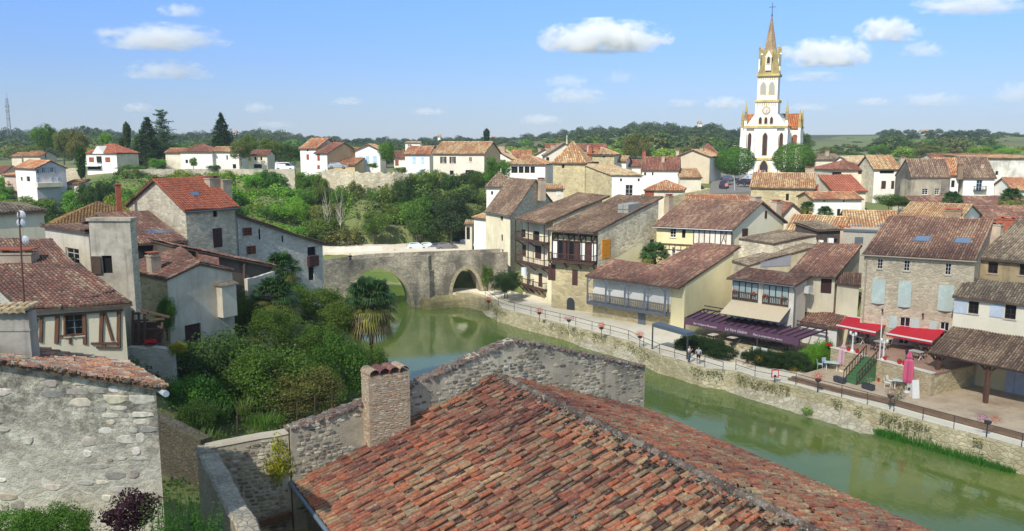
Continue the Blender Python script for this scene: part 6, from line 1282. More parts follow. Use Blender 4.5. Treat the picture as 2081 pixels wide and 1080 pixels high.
TH('cliff_top_house','pale house with orange roof peeking between the tan gable and blue shutters',700,306,724,306,205,205,8,712,301,208,12,pal=P_ORG,mf=PWHT)
TH('small_stone_cottage','small beige cottage with dark balcony among the trees',507,316,544,316,200,200,7,524,306,203,12,pal=P_DRD,mf=PCREAM,wf=[('v',517,319,521,326),('v',529,319,533,326),('v',516,334,532,342)])
TH('long_white_house','long white two-storey house with reddish hipped roof above the wood',363,309,432,310,205,205,10,392,293,210,12,'hip',pal=P_DRD,mf=PWHT,wf=[('v',377,325,382,332)],hiprun=6)
TH('white_wing','white wing with tan roof, garage opening and balcony right of the long white house',428,309,486,309,206,206,8,458,299,210,12,pal=P_TAN,mf=PWHT,wf=[('v',404,335,418,346),('v',460,316,463,325),('v',473,334,480,343)])
TH('low_villa_wing','low beige wing with red roof left of the long white house',333,312,368,310,208,208,8,348,302,211,12,pal=P_ORG,mf=PGREY,wf=[])
h=TH('villa','white villa with red roof, small central gable and brown shutters on the hilltop',171,313,236,312,205,202,8,205,294,212,11,'hip',pal=P_RED,mf=PWHT,ms=PGREY,wf=[('s:r',181,320,191,330),('s:r',214,320,224,330),('v',196,318,207,333),('v',178,338,205,345)],hiprun=4,tile=(.4,.8))  # side wall in duller plaster that stands for its shade
w=h['wf']; a=w.px(190,311);b_=w.px(213,311);t_=w.px(200,297); mb=MB(); mb.prism([w.pt(a[0],a[1]-.2,.4),w.pt(b_[0],a[1]-.2,.4),w.pt(t_[0],t_[1],.4)],-w.o*4); mb.build('front_gable',PWHT,h['root'])
t0,t1,z0,z1=w.rect(174,331,206,337); balcony(h['root'],w,t0,t1,z0,1.2,rail=.8,mat=WHITEP,nb=12,braces=0)
h=TH('blue_shuttered_villa','white house with tan roof and bright blue shutters on its shaded side wall',26,343,69,343,168,162,6.5,92,327,166,9,'gable',pal=P_ORG,mf=PWHT,ms=PWSHADE,wf=[('v',42,360,46,368),('v',54,359,61,369)],wr=[('o:l',75,344,80,353),('o:l',84,340,91,352),('o:l',101,340,109,352),('s:l',75,359,80,371),('s:l',104,360,110,371),('s:l',117,360,121,371)])  # side wall plaster greyed: the shade is in its colour
w=h['wr']; t0,t1,z0,z1=w.rect(70,371,122,377); mb=MB(); mb.hexa([w.pt(t0,z0-.3,1.5),w.pt(t1,z0-.3,1.5),w.pt(t1,z0-.3,0),w.pt(t0,z0-.3,0)],[w.pt(t0,z1,1.5),w.pt(t1,z1,1.5),w.pt(t1,z1,0),w.pt(t0,z1,0)]); mb.build('terrace',PCREAM,h['root'])
TH('low_cottage','low brown roofed cottage with pinkish walls left of the blue shuttered villa',4,358,32,356,172,170,8,20,349,175,9,pal=P_ORG,mf=plaster((200,176,160),.3))
TH('far_left_house','low roof with orange tiles at the far left edge',-30,352,8,352,190,190,8,-10,338,194,10,pal=P_DRD,mf=PCREAM)
TH('farmhouse','long low orange roof among garden trees on the left',20,319,44,319,240,240,8,32,311,243,12,pal=P_ORG,mf=PCREAM)
TH('farmhouse','wide low pinkish roof among garden trees right of the other low orange roof',44,318,82,318,232,232,9,62,308,236,12,pal=P_ORG,mf=PCREAM)
TH('garden_shed','little orange tiled shed half hidden in the bushes near the villa wall',128,374,160,374,168,168,5,142,367,170,9,'shed',pal=P_ORG,mf=PCREAM,rf=1)
TH('distant_white_house','small flat white house on the slope behind the blue shuttered gable',822,291,855,291,330,330,8,840,288,332,14,pal=P_PALE,mf=PWHT)
for x,y,w_,d,l in((1885,269,22,900,'far away white farmhouse on the right-hand ridge'),(1424,252,6,760,'distant white building half hidden in the wood left of the church'),(1004,283,8,800,'distant white speck of a house on the wooded skyline'),(892,279,6,850,'tiny white house far off above the big hipped house'),(476,271,6,800,'tiny white house far off beside the spruce')):
    a=D(x-w_/2,y,d);b_=D(x+w_/2,y,d); house('distant_house',l,a,b_,8,a.z+2.2,a.z-5,'gable',pal=P_TAN,mf=PWHT,tile=(1.2,2))
# walls on the hill
lowwall('boundary_wall','long pale stone wall along the top of the wooded bank on the left',[D(250,352,186),D(350,348,188),D(600,346,182)],[D(250,345,186).z,D(350,344,188).z,D(600,344,182).z],8,.6,stone((206,196,174),(184,172,148),(196,186,164),1.5,.5))
lowwall('cliff_wall','long light stone retaining wall below the blue shuttered house',[D(655,350,176),D(720,352,175),D(800,352,176),D(830,356,178)],[D(655,346,176).z,D(720,350,175).z,D(800,352,176).z,D(830,354,178).z],11,.8,stone((232,220,190),(206,192,160),(180,168,142),1.,.4),jag=.25)
lowwall('garden_wall','pale stone wall behind the long cypress below the villa',[D(120,352,178),D(172,350,178)],D(130,342,178).z,9,.5,SWARM)
lowwall('car_park_wall','low pale yellow stone wall behind the lawn beyond the bridge',[D(803,486,168),D(910,484,166)],D(850,477,167).z,2,.5,stone((226,214,172),(206,192,150),(190,178,140),1.,.2))
lowwall('car_park_wall','white low parapet at the left end of the car park beyond the bridge',[D(655,490,163),D(718,490,163)],D(690,489,163).z,1.5,.4,PWHT)
lowwall('car_park_wall','long low pale kerb wall in front of the lawn beyond the bridge',[D(655,507,152),D(800,507,154)],D(720,502,152.5).z,1.5,.4,PWHT2)
HAZE=.0002
# ================================================================ CHURCH
CW=plaster((246,243,234),.12,(170,150,100)); CY=plaster((176,156,98),.6,(104,98,72)); SLEAD=flat('dark_stained_glass',(70,48,46),.3,.3)
cc=D(1552,355,230); THC=math.radians(-24); cu=Vector((math.cos(THC),math.sin(THC),0)); cn=Vector((-cu.y,cu.x,0)); cz0=cc.z-3
ch=empty('church',Vector((cc.x,cc.y,cz0)),'tall white neo-gothic church with a yellow lichened spire and orange transept roof','church')
Zy=lambda y:D(1552,y,230).z
def cp(a,b,z): return Vector((cc.x,cc.y,0))+cu*a+cn*b+Vector((0,0,z))
def cbox(mb,a0,a1,b0,b1,z0,z1,mi=0,k=1.): 
    am,bm=(a0+a1)/2,(b0+b1)/2; f=lambda a,b,z,k:cp(am+(a-am)*k,bm+(b-bm)*k,z)
    mb.hexa([f(a0,b0,z0,1),f(a1,b0,z0,1),f(a1,b1,z0,1),f(a0,b1,z0,1)],[f(a0,b0,z1,k),f(a1,b0,z1,k),f(a1,b1,z1,k),f(a0,b1,z1,k)],mi)
ztop=Zy(153); zmid=Zy(206); zst=Zy(256); zea=Zy(262); zri=Zy(229)
mb=MB(); cbox(mb,-3,3,-.6,5.4,cz0,zmid); cbox(mb,-2.7,2.7,-.3,5.1,zmid,ztop); mb.build('tower',CW,ch)
mb=MB()
for s in(-1,1):
    mb.prism([cp(s*3,0,cz0),cp(s*5.5,0,cz0),cp(s*5.5,0,zst-.3),cp(s*3,0,zst+3.4)],cn*26)
mb.build('nave',CW,ch)
mb=MB(); W8=8.0
mb.add([cp(-W8,11,cz0),cp(W8,11,cz0),cp(W8,20,cz0),cp(-W8,20,cz0),cp(-W8,11,zea),cp(W8,11,zea),cp(W8,20,zea),cp(-W8,20,zea),cp(-W8,15.5,zri),cp(W8,15.5,zri)],[(0,1,5,4),(2,3,7,6),(1,2,6,9,5),(3,0,4,8,7)]); mb.build('transept',CW,ch)
mb=MB()
for b0,b1 in((10.8,15.5),(20.2,15.5)):
    L=4.7; P0=cp(-W8-.2,b0,0) if b0<b1 else cp(W8+.2,b0,0); u_=cu if b0<b1 else -cu; n_=cn if b0<b1 else -cn
    po=[(0,0),(2*W8+.4,0),(2*W8+.4,L),(0,L)]; tile_patch(mb,Vector((P0.x,P0.y,0)),u_,n_,zea,(zri-zea)/L,po,pal((206,122,58),(196,112,56),(214,134,70),(186,104,54)),.5,.7); deck(mb,Vector((P0.x,P0.y,0)),u_,n_,zea,(zri-zea)/L,po)
for s in(-1,1):
    P0=cp(5.7,0,0) if s>0 else cp(-5.7,26,0); u_=cn*s; n_=-cu*s; po=[(0,0),(26,0),(26,5.7),(0,5.7)]
    tile_patch(mb,Vector((P0.x,P0.y,0)),u_,n_,zst-.2,(zri-.4-zst)/5.7,po,pal((206,122,58),(196,112,56),(214,134,70),(186,104,54)),.5,.7)
mb.build('roof',[TILEC,OLDW],ch)
for a,b in((-5.5,-.5),(5.5,-.5),(-3.2,-1.),(3.2,-1.),(-W8,10.6),(W8,10.6),(W8,20),(5.7,4),(5.7,8)):
    mb=MB(); hgt_=zst+1.5 if abs(a)<7 and b<0 else zea+.5
    if b==-1.: hgt_=zst-2.5
    if b in(4,8): hgt_=zst-1
    cbox(mb,a-.45,a+.45,b-.45,b+.5,cz0,hgt_-3); cbox(mb,a-.35,a+.35,b-.2,b+.5,hgt_-3,hgt_); mb.build('buttress',CW,ch)
    if b not in(-1.,4,8):
        mb=MB(); cbox(mb,a-.5,a+.5,b-.3,b+.6,hgt_,hgt_+.25); cbox(mb,a-.32,a+.32,b-.12,b+.45,hgt_+.25,hgt_+2.2); cbox(mb,a-.42,a+.42,b-.22,b+.55,hgt_+2.2,hgt_+5.2,0,.05); mb.build('pinnacle',CY,ch)
def lancet(a0,a1,z0,z1,b,mat=SLEAD,fr=.22,par=None,nm='window'):
    m=(a0+a1)/2;r=(a1-a0)/2; sh=z1-r*1.5
    def out(g,bb): 
        R=r+g; pts=[cp(m-R,bb,z0-g),cp(m+R,bb,z0-g)]
        for k in range(6): t=k/5; pts.append(cp(m+R*(1-t)**.6 if k<5 else m,bb,sh+(z1+g-sh)*t))
        for k in range(4,-1,-1): t=k/5; pts.append(cp(m-R*(1-t)**.6,bb,sh+(z1+g-sh)*t))
        return pts
    mb=MB(); mb.prism(out(fr,b),-cn*.1); o=mb.build('window_surround',plaster((222,208,160),.5),ch); mb=MB(); mb.prism(out(0,b-.1),-cn*.03); mb.build(nm,mat,o)
for x in(-4.25,0,4.25): lancet(x-.48 if x else -.62,x+.48 if x else .62,Zy(316),Zy(270),-.0 if x else -.6)
for x in(-1.5,0,1.5): lancet(x-.38,x+.38,Zy(252),Zy(238),-.6)
for x in(-1.15,1.15): lancet(x-.72,x+.72,Zy(192),Zy(167),-.3,flat('louvres',(168,166,160),.7,.2))
lancet(-1.1,1.1,cz0+3,Zy(326),-.75,flat('door_dark',(52,34,34),.7,.3),.5,nm='door')
mb=MB(); p=cp(0,-.62,Zy(225)); 
for r_,d_,m_ in((1.15,.08,0),(.85,.14,1)):
    v=[p+cu*math.cos(t)*r_+Vector((0,0,math.sin(t)*r_)) for t in [6.283*k/20 for k in range(20)]]; mb.prism(v,-cn*d_,m_)
for k in range(12): t=6.283*k/12; mb.bar(p-cn*.17+cu*math.cos(t)*.65+Vector((0,0,math.sin(t)*.65)),p-cn*.17+cu*math.cos(t)*.8+Vector((0,0,math.sin(t)*.8)),.06,.02,2)
mb.bar(p-cn*.18,p-cn*.18+cu*.1+Vector((0,0,-.6)),.07,.03,2); mb.bar(p-cn*.18,p-cn*.18+cu*.38+Vector((0,0,.15)),.08,.03,2)
mb.build('clock',[plaster((180,160,110),.3),flat('clock_face',(214,206,190),.6,.1),IRON],ch)
mb=MB()
for z,a in((ztop,3.1),(zmid,3.3),(zst-.3,5.9),(zst-9.2,5.8)):
    mk_=lambda: mb.build('cornice',plaster((206,184,110),.5,(120,110,80)),ch)
    if a<6: mb=MB(); cbox(mb,-a,a,-.9,5.7,z-.3,z+.3); mk_()
    else:
        for a0_,a1_ in((-a,-3),(3,a)): mb=MB(); cbox(mb,a0_,a1_,-.25,.3,z-.2,z+.15); mk_()
mb=MB()
for k in range(9): cbox(mb,-2.4+k*.6-.12,-2.4+k*.6+.12,-.42,-.3,ztop-1.3,ztop-.6)
for k in range(9): cbox(mb,-2.4+k*.6-.12,-2.4+k*.6+.12,-.72,-.6,zmid-1.3,zmid-.6)
mb.build('corbels',plaster((206,184,110),.5,(120,110,80)),ch)
mb=MB(); zb1=Zy(100); zap=Zy(30)
def ring(rad,z,sq): 
    o=[]
    for k in range(8):
        t=math.pi/8+k*math.pi/4; a,b=math.cos(t)*rad,math.sin(t)*rad
        if sq: s_=rad/ max(abs(math.cos(t)),abs(math.sin(t)))/rad; a,b=a*s_*.95,b*s_*.95
        o.append(cp(a,2.4+b,z))
    return o
rs=[(3.15,ztop+.3,1),(2.6,Zy(135),1),(2.15,Zy(112),1),(1.75,zb1,0),(1.45,Zy(90),0),(.08,zap,0)]
vs=[p for r in rs for p in ring(*r)]; mb.add(vs,[(8*i+k,8*i+(k+1)%8,8*(i+1)+(k+1)%8,8*(i+1)+k) for i in range(3) for k in range(8)])
mb.add(vs,[(8*i+k,8*i+(k+1)%8,8*(i+1)+(k+1)%8,8*(i+1)+k) for i in range(3,5) for k in range(8)],1)
for k in range(8):   # crockets
    for j in range(12):
        t=j/12; a=ring(1.47*(1-t)+.08*t,Zy(90)+(zap-Zy(90))*t,0)[k]; mb.box(a.x,a.y,a.z,.16,.16,.2,0,1)
mb.build('spire',[CY,stone((196,170,130),(160,132,96),(120,108,84),1.6,.5,(110,96,70))],ch)
for a,b,dx,dy in((0,-.6,0,-1),(2.55,2.4,1,0),(-2.55,2.4,-1,0)):
    mb=MB(); cbox(mb,a-(.75 if dy else .4),a+(.75 if dy else .4),b-.3 if dy else b-.6,b+1.6 if dy else b+.6,ztop+1.2,Zy(117)); 
    g=[cp(a-.95,b-.4,Zy(117)),cp(a+.95,b-.4,Zy(117)),cp(a,b-.4,Zy(104))] if dy else [cp(a+.45*dx,b-.7,Zy(117)),cp(a+.45*dx,b+.7,Zy(117)),cp(a+.45*dx,b,Zy(107))]
    mb.prism(g,cn*1.8 if dy else -cu*1.1*dx); o=mb.build('lucarne',CW,ch)
    if dy: lancet(-.38,.38,Zy(130),Zy(116),-.95)
for a in(-2.5,2.5):
    for b in(0,4.8): mb=MB(); cbox(mb,a-.25,a+.25,b-.25,b+.25,Zy(120),Zy(98)); cbox(mb,a-.35,a+.35,b-.35,b+.35,Zy(98),Zy(92),0,.05); mb.build('pinnacle',CY,ch)
mb=MB(); t_=cp(0,2.4,0); mb.tube((t_.x,t_.y,zap-.3),(t_.x,t_.y,Zy(2)),.12,.06); mb.bar(t_-cu*.9+Vector((0,0,Zy(12))),t_+cu*.9+Vector((0,0,Zy(12))),.14); mb.lathe(t_.x,t_.y,[(.05,zap-.2),(.3,zap+.1),(.05,zap+.4)],8); mb.build('cross',IRON,ch)
mb=MB(); p=cp(W8+.05,15.5,0)
for zz,a in((zea-5,0),): pass
q=cp(7.8,10.93,0); v=[]; mb=MB()
m_=cp(6.9,10.9,Zy(288)); pts=[m_+cu*math.cos(t)*.85+Vector((0,0,math.sin(t)*.85+1.2)) for t in [math.pi*k/8 for k in range(9)]]+[m_-cu*.85-Vector((0,0,1.6)),m_+cu*.85-Vector((0,0,1.6))]
mb.prism(pts,-cn*.12); mb.build('transept_window',flat('orange_tracery_window',(150,96,60),.4,.5),ch)
for (x,c1,c2,hh_) in((1537,(210,180,190),(90,80,110),1.6),(1541,(150,90,100),(60,50,60),1.7),(1545,(225,210,215),(150,130,140),1.65),(1550,(190,150,170),(80,70,80),1.7),(1554,(230,225,225),(120,110,120),1.6)):
    p=D(x,358,205); figure(p,hh_,random.uniform(0,6),{1537:'person in a pale pink top, leftmost of the group at the church door',1541:'person in a dull red top in the group at the church door',1545:'person in a whitish pink top, middle of the group at the church door',1550:'person in a mauve top in the group at the church door',1554:'person in a white top, rightmost of the group at the church door'}[x],c1,c2,legs='long')
mb=MB(); pl=[D(1440,394,165),D(1530,389,165),D(1625,352,226),D(1450,354,226)]; mb.prism([p-Vector((0,0,4)) for p in pl],(0,0,4)); tag(mb.build('church_square',flat('asphalt',(120,116,110),.9,.2)),kind='structure')
for x,y,d,rz,col,l in((1471,382,178,1.2,(46,48,58),'dark car nearest the clipped tree trunk on its left side'),(1479,370,188,1.1,(66,76,92),'blue-grey car parked behind the nearest dark car under the clipped tree'),(1512,377,180,1.9,(52,44,52),'dark maroon car parked right of the clipped tree trunk'),(1519,371,188,1.9,(170,178,184),'silver car parked right of the clipped tree trunk'),(1526,365,197,1.9,(206,212,216),'light silver car nearest the church in the row right of the tree trunk')):
    p=D(x,y,d); car(p,rz,col,l,group='cars parked on the church square')
ptree(1452,1533,297,376,200,'ball','fr','round clipped tree left of the church front',cat='tree',trunk=.22,name='clipped_tree',straight_=True)
ptree(1568,1654,289,368,203,'ball','fr','round clipped tree right of the church front',cat='tree',trunk=.12,name='clipped_tree',straight_=True)
def post_sign(x,yt,yb,d,label,name='road_sign',r=.35,rgb=(214,120,130)):
    a=D(x,yb,d);b_=D(x,yt,d); root=empty(name,a,label,'sign'); mb=MB(); mb.tube(a,b_,.05); mb.build('pole',IRON,root); mb=MB(); v=[b_+Vector((math.cos(t)*r,-.08,math.sin(t)*r)) for t in [6.283*k/18 for k in range(18)]]; mb.prism(v,(0,-.03,0)); mb.build('disc',flat('sign_red',rgb,.5,.1),root)
post_sign(1476,376,387,166,'round red road sign on a pole below the left clipped tree')
post_sign(563,332,346,187,'pale road sign on a pole by the white van on the hilltop road',rgb=(200,200,196))
mb=MB(); mb.tube(D(1493,388,170),D(1492,358,170),.08); mb.bar(D(1488,358,170),D(1493,358,170),.12); tag(mb.build('street_lamp',flat('lamp_grey',(176,180,180),.5,.1)),'thin pale street lamp in front of the left clipped tree trunk','street lamp')
# car park by the bridge
for x,y,d,rz,col,l,vn in((848,508,158,.15,(196,204,206),'silver car, leftmost in the car park beyond the bridge',0),(872,508,160,.1,(220,224,226),'white car second from the left in the car park beyond the bridge',0),(893,509,160,.25,(92,104,122),'dark blue-grey hatchback between the white car and the grey one beyond the bridge',0),(908,508,157,.2,(110,108,108),'dark grey car, rightmost of the four in front in the car park beyond the bridge',0),(916,498,172,1.2,(170,180,186),'silver car parked left of the bright blue car',0),(931,500,170,1.3,(44,56,140),'bright blue car parked by the white wall beyond the bridge',0),(947,502,168,1.4,(196,200,204),'white van-like car right of the bright blue car',1),(975,517,143,.3,(36,38,46),'black car parked beside the tall cream tower house',0)):
    car(D(x,y,d),rz,col,l,van=bool(vn),group='cars parked beyond the bridge',Hh=1.75 if vn else 1.48)
car(D(580,347,190),.05,(232,232,230),'white van parked on the hilltop road left of the tall white house','parked_van','van',4.4,1.8,1.9,True)
car(D(687,344,178),.1,(150,156,160),'grey car behind the wall on the cliff top')
# ================================================================ QUAY PROPS
def rail(px,label,gap=None):
    P=[G(x,y,ZW+.03) for x,y in px]; root=empty('railing',P[len(P)//2],label,'railing','iron railings along the quay')
    for p in P: mb=MB(); mb.tube(p,p+Vector((0,0,1.02)),.03,n=6); mb.build('post',IRON,root)
    for h_ in(1.,.52):
        mb=MB()
        for a,b_ in zip(P,P[1:]): mb.tube(a+Vector((0,0,h_)),b_+Vector((0,0,h_)),.026,n=6)
        mb.build('rail',IRON,root)
rail([(986,602),(1013,622),(1045,632),(1079,640),(1108,647),(1138,654),(1170,662),(1203,671),(1240,680),(1277,690),(1308,705),(1340,719),(1371,727),(1401,736),(1432,746),(1469,757)],'long grey iron railing on the quay between the bridge and the two people')
rail([(1495,752),(1534,765),(1575,773),(1617,782),(1662,795),(1710,807),(1762,822),(1816,837),(1875,854),(1938,871),(2004,889),(2076,909),(2150,930)],'long grey iron railing on the quay in front of the restaurant terraces')
def blobs(name,c_,r,n,cols,parent=None,size=.07,flat_=.8):
    global rng; rng=np.random.default_rng(int(c_.x*31+c_.y*17)%9999); s=sph(n); P=s*r*rng.uniform(.5,1.05,(n,1))*np.array([1,1,flat_]); C=np.array([cols[k][:3] for k in rng.integers(0,len(cols),n)])*rng.uniform(.7,1.3,(n,1))
    me=leafmesh(name,P,s,size,C,mat=leafmat('petal',.6,.2)); o=bpy.data.objects.new(name,me); COL.objects.link(o); o.location=c_-(parent_loc(parent) if parent else Vector((0,0,0))); o.color=(1,1,1,1); o.parent=parent; return o
RD=[(.8,.02,.015),(.85,.05,.02),(.7,.01,.03),(.06,.14,.03)];PU=[(.4,.06,.42),(.5,.1,.5),(.55,.08,.2),(.06,.14,.03)];OR=[(.75,.3,.03),(.7,.2,.03),(.08,.15,.03),(.1,.18,.03)];PKK=[(.62,.3,.3),(.7,.5,.45),(.1,.16,.05),(.5,.1,.06)]
for x,y,cols,l in((993,602,RD,'red flower planter on a post nearest the bridge on the quay railing'),(1096,627,RD,'red flower planter on the quay railing in front of the balconied houses'),(1156,643,PU,'pink and purple flower planter on the railing in front of the arched door'),(1222,659,RD,'red flower planter on the railing below the left end of the grey gallery'),(1300,678,RD,'red flower planter on the railing below the small grey shuttered window'),(1661,772,RD,'red flower planter on the railing beside the green hedge end'),(1808,806,PKK,'faded red and pink flower planter in front of the pink parasol'),(2005,862,PU,'purple and red flower planter on the railing at the far right')):
    b0=G(x,y+28,ZW+.03) if x<1400 else G(x,y+26,ZW+.03); root=empty('flower_planter',b0,l,'planter','flower planters on the quay railing')
    mb=MB(); mb.tube(b0,b0+Vector((0,0,1.05)),.035); mb.lathe(b0.x,b0.y,[(.12,b0.z+.95),(.24,b0.z+1.05),(.26,b0.z+1.2)],10); mb.build('stand',IRON,root)
    if x==2005: blobs('flowers',b0+Vector((-.45,0,1.45)),.5,260,PU,root); blobs('flowers',b0+Vector((.5,-.1,1.35)),.42,200,RD,root)
    elif x==1156: blobs('flowers',b0+Vector((-.3,.1,1.35)),.4,160,RD,root); blobs('flowers',b0+Vector((.3,0,1.4)),.45,200,PU,root)
    else: blobs('flowers',b0+Vector((0,0,1.4)),.55,320,cols,root,.08)
# two people
figure(G(1400,738,ZW+.02),1.78,math.radians(60),'person in a white shirt and jeans raising a camera beside the quay railing',(226,224,220),(86,96,112),pose='raise',legs='long')
figure(G(1419,740,ZW+.02),1.72,math.radians(-20),'person in light grey top and navy shorts, hand on hip, on the quay',(176,180,186),(34,40,66),pose='hip')
p=G(929,578,1.8); figure(p,1.75,.4,'dark-clothed person walking under the small arch of the bridge',(40,36,40),(58,40,44),legs='long')
p=bw.pt(bw.px(714,525)[0],top(bw.px(714,525)[0])-.95,-1.6); figure(p,1.7,.3,'dark-clothed person crossing the bridge behind the parapet near its left end',(34,34,40),(40,40,46),legs='long')
# grey frame pergola
def frame():
    a=D(1325,664,82.5);b_=D(1396,684,78.5); z=ZW
    root=empty('steel_canopy_frame',Vector((a.x,a.y,ZW)),'slim grey steel canopy beam on two posts over the quay near the purple pergola','canopy')
    mb=MB(); mb.hexa([a,b_,b_+Vector((.9,.6,0)),a+Vector((.9,.6,0))],[a+Vector((0,0,.35)),b_+Vector((0,0,.35)),b_+Vector((.9,.6,.35)),a+Vector((.9,.6,.35))]); mb.build('beam',flat('blue_grey_steel',(92,104,120),.5,.15),root)
    for p in(a,b_): mb=MB(); mb.bar((p.x+.1,p.y+.1,ZW),(p.x+.1,p.y+.1,p.z),.13); mb.build('post',IRON,root)
frame()
# navigation sign
p=G(1574,778,ZW); root=empty('navigation_sign',p,'square red-bordered white river sign with a black arch mark on the quay railing','sign')
a=D(1567,768,p.y);b_=D(1582,750,p.y); xc=(a.x+b_.x)/2;zc=(a.z+b_.z)/2;s_=(b_.x-a.x)/2*1.05
mb=MB(); mb.tube(p,(p.x,p.y,zc),.04); mb.build('post',IRON,root)
mb=MB(); mb.box(xc,p.y-.08,zc-s_*1.1,2*s_,.04,2.2*s_); mb.build('border',flat('sign_red2',(206,30,44),.5,.05),root)
mb=MB(); mb.box(xc,p.y-.11,zc-s_*.82,1.5*s_,.03,1.64*s_); mb.build('face',WHITEP,root)
mb=MB(); v=[Vector((xc+math.cos(t)*s_*.38,p.y-.13,zc-s_*.82+math.sin(t)*s_*.5)) for t in [math.pi*k/10 for k in range(11)]]; mb.prism(v,(0,-.012,0)); mb.build('mark',flat('black',(16,16,18),.6,.1),root)
# purple pergola
PUR=flat('purple_fabric',(104,70,92),.75,.25); PURF=flat('purple_frame',(78,58,70),.5,.2)
f0,f1=D(1392,646,85),D(1625,691,75.5); f0.z=f1.z=(f0.z+f1.z)/2; k0,k1=D(1431,627,89),D(1680,672,79); k0.z=k1.z=(k0.z+k1.z)/2+.0
root=empty('restaurant_pergola',(f0+f1)/2+Vector((1,1,ZW-f0.z)),'long purple fabric pergola with white lettering over the hedged restaurant terrace','pergola')
mb=MB(); mb.bar(f0,f1,.16,.18); mb.bar(k0,k1,.12,.16); mb.bar(f0,k0,.12); mb.bar(f1,k1,.12); NR=17
for i in range(NR+1): a=f0.lerp(f1,i/NR);b_=k0.lerp(k1,i/NR); mb.bar(a+Vector((0,0,.04)),b_+Vector((0,0,.04)),.07,.1)
for i in(0,.33,.66,1): a=f0.lerp(f1,i); mb.bar(Vector((a.x,a.y,ZW)),a,.13); a=k0.lerp(k1,i); mb.bar(Vector((a.x,a.y,ZW)),a,.12)
for i in(.15,.72): mb.bar(k0.lerp(k1,i)+Vector((0,0,.35)),f0.lerp(f1,i+.07)+Vector((0,0,.1)),.05)
mb.bar(k0+Vector((0,0,.4)),k1+Vector((0,0,.4)),.08,.1)
mb.build('frame',PURF,root)
mb=MB()
for i in range(NR):   # slack folded cloth between rafters
    for j in range(6):
        q=[]
        for (ii,jj) in((0,0),(1,0),(1,1),(0,1)):
            pass
        ss=5
        for s_ in range(ss):
            g=lambda u_,v_: (f0.lerp(f1,(i+u_)/NR)).lerp(k0.lerp(k1,(i+u_)/NR),v_)+Vector((0,0,-.02-.12*math.sin(math.pi*u_)-.05*abs(math.sin(v_*18))))
            u0,u1=s_/ss,(s_+1)/ss;v0,v1=.02+.8*j/6,.02+.8*(j+1)/6; mb.add([g(u0,v0),g(u1,v0),g(u1,v1),g(u0,v1)],[(0,1,2,3)])
mb.build('cloth_roof',PUR,root,smooth=False)
mb=MB(); fd=(f1-f0).normalized(); fo=Vector((fd.y,-fd.x,0)); 
for i in range(40):
    a=f0.lerp(f1,i/40)+fo*(.12+.02*math.sin(i*1.3));b_=f0.lerp(f1,(i+1)/40)+fo*(.12+.02*math.sin((i+1)*1.3)); mb.add([a-Vector((0,0,.62)),b_-Vector((0,0,.62)),b_+Vector((0,0,.08)),a+Vector((0,0,.08))],[(0,1,2,3)])
va=mb.build('valance',PUR,root)
for txt,t_,sz in(('Bar Crêperie Brasserie',.2,.3),('Le Vert Galant',.48,.42),('Plats à emporter au menu',.75,.3)):
    cu_=bpy.data.curves.new('lettering','FONT'); cu_.body=txt; cu_.size=sz; cu_.align_x='CENTER'; cu_.extrude=.006; cu_.shear=.3 if 'Vert' in txt else .1; cu_.materials.append(WHITEP)
    o=bpy.data.objects.new('lettering',cu_); dg=bpy.context.evaluated_depsgraph_get(); COL.objects.link(o); dg.update(); me=bpy.data.meshes.new_from_object(o.evaluated_get(bpy.context.evaluated_depsgraph_get())); bpy.data.objects.remove(o)
    o=bpy.data.objects.new('lettering',me); COL.objects.link(o); o.parent=va; p=f0.lerp(f1,t_)+fo*.18-Vector((0,0,.42)); R_=Matrix((fd.to_3d(),Vector((0,0,1)),fo)).transposed().to_4x4(); o.matrix_local=Matrix.Translation(p-parent_loc(va))@R_
# restaurant deck, steps and wall
mb=MB(); ir=[Vector((f0.x,f0.y,0)),Vector((f1.x,f1.y,0)),Vector((k1.x+3,k1.y+3,0)),Vector((k0.x+3,k0.y+3,0))]; mb.prism([p+Vector((0,0,.5)) for p in ir],(0,0,2.2)); tag(mb.build('restaurant_terrace',SYEL),kind='structure')
def steps(name,label,a,b_,dirv,n,rise,run_,mat,z0):
    root=empty(name,Vector((a.x,a.y,z0)),label,'steps'); mb=MB()
    for i in range(n):
        p=a+dirv*run_*i;q=b_+dirv*run_*i; z1=z0+rise*(i+1); mb.hexa([Vector((p.x,p.y,z0-.3)),Vector((q.x,q.y,z0-.3)),Vector((q.x,q.y,z0-.3))+dirv*run_,Vector((p.x,p.y,z0-.3))+dirv*run_],[Vector((p.x,p.y,z1)),Vector((q.x,q.y,z1)),Vector((q.x,q.y,z1))+dirv*(run_-.003),Vector((p.x,p.y,z1))+dirv*(run_-.003)])
    mb.build('treads',mat,root); return root
fn=-fo
s0=G(1482,735,ZW);s1=G(1509,742,ZW); sr=steps('stone_steps','short pale stone steps through the restaurant hedge',s0,s1,fn,5,.2,.38,plaster((206,196,172),.3),ZW)
mb=MB(); mb.bar(s0+Vector((0,0,.9)),s0+fn*1.9+Vector((0,0,1.9)),.06); mb.bar(s0,s0+Vector((0,0,.9)),.06); mb.build('handrail',OLDW,sr)
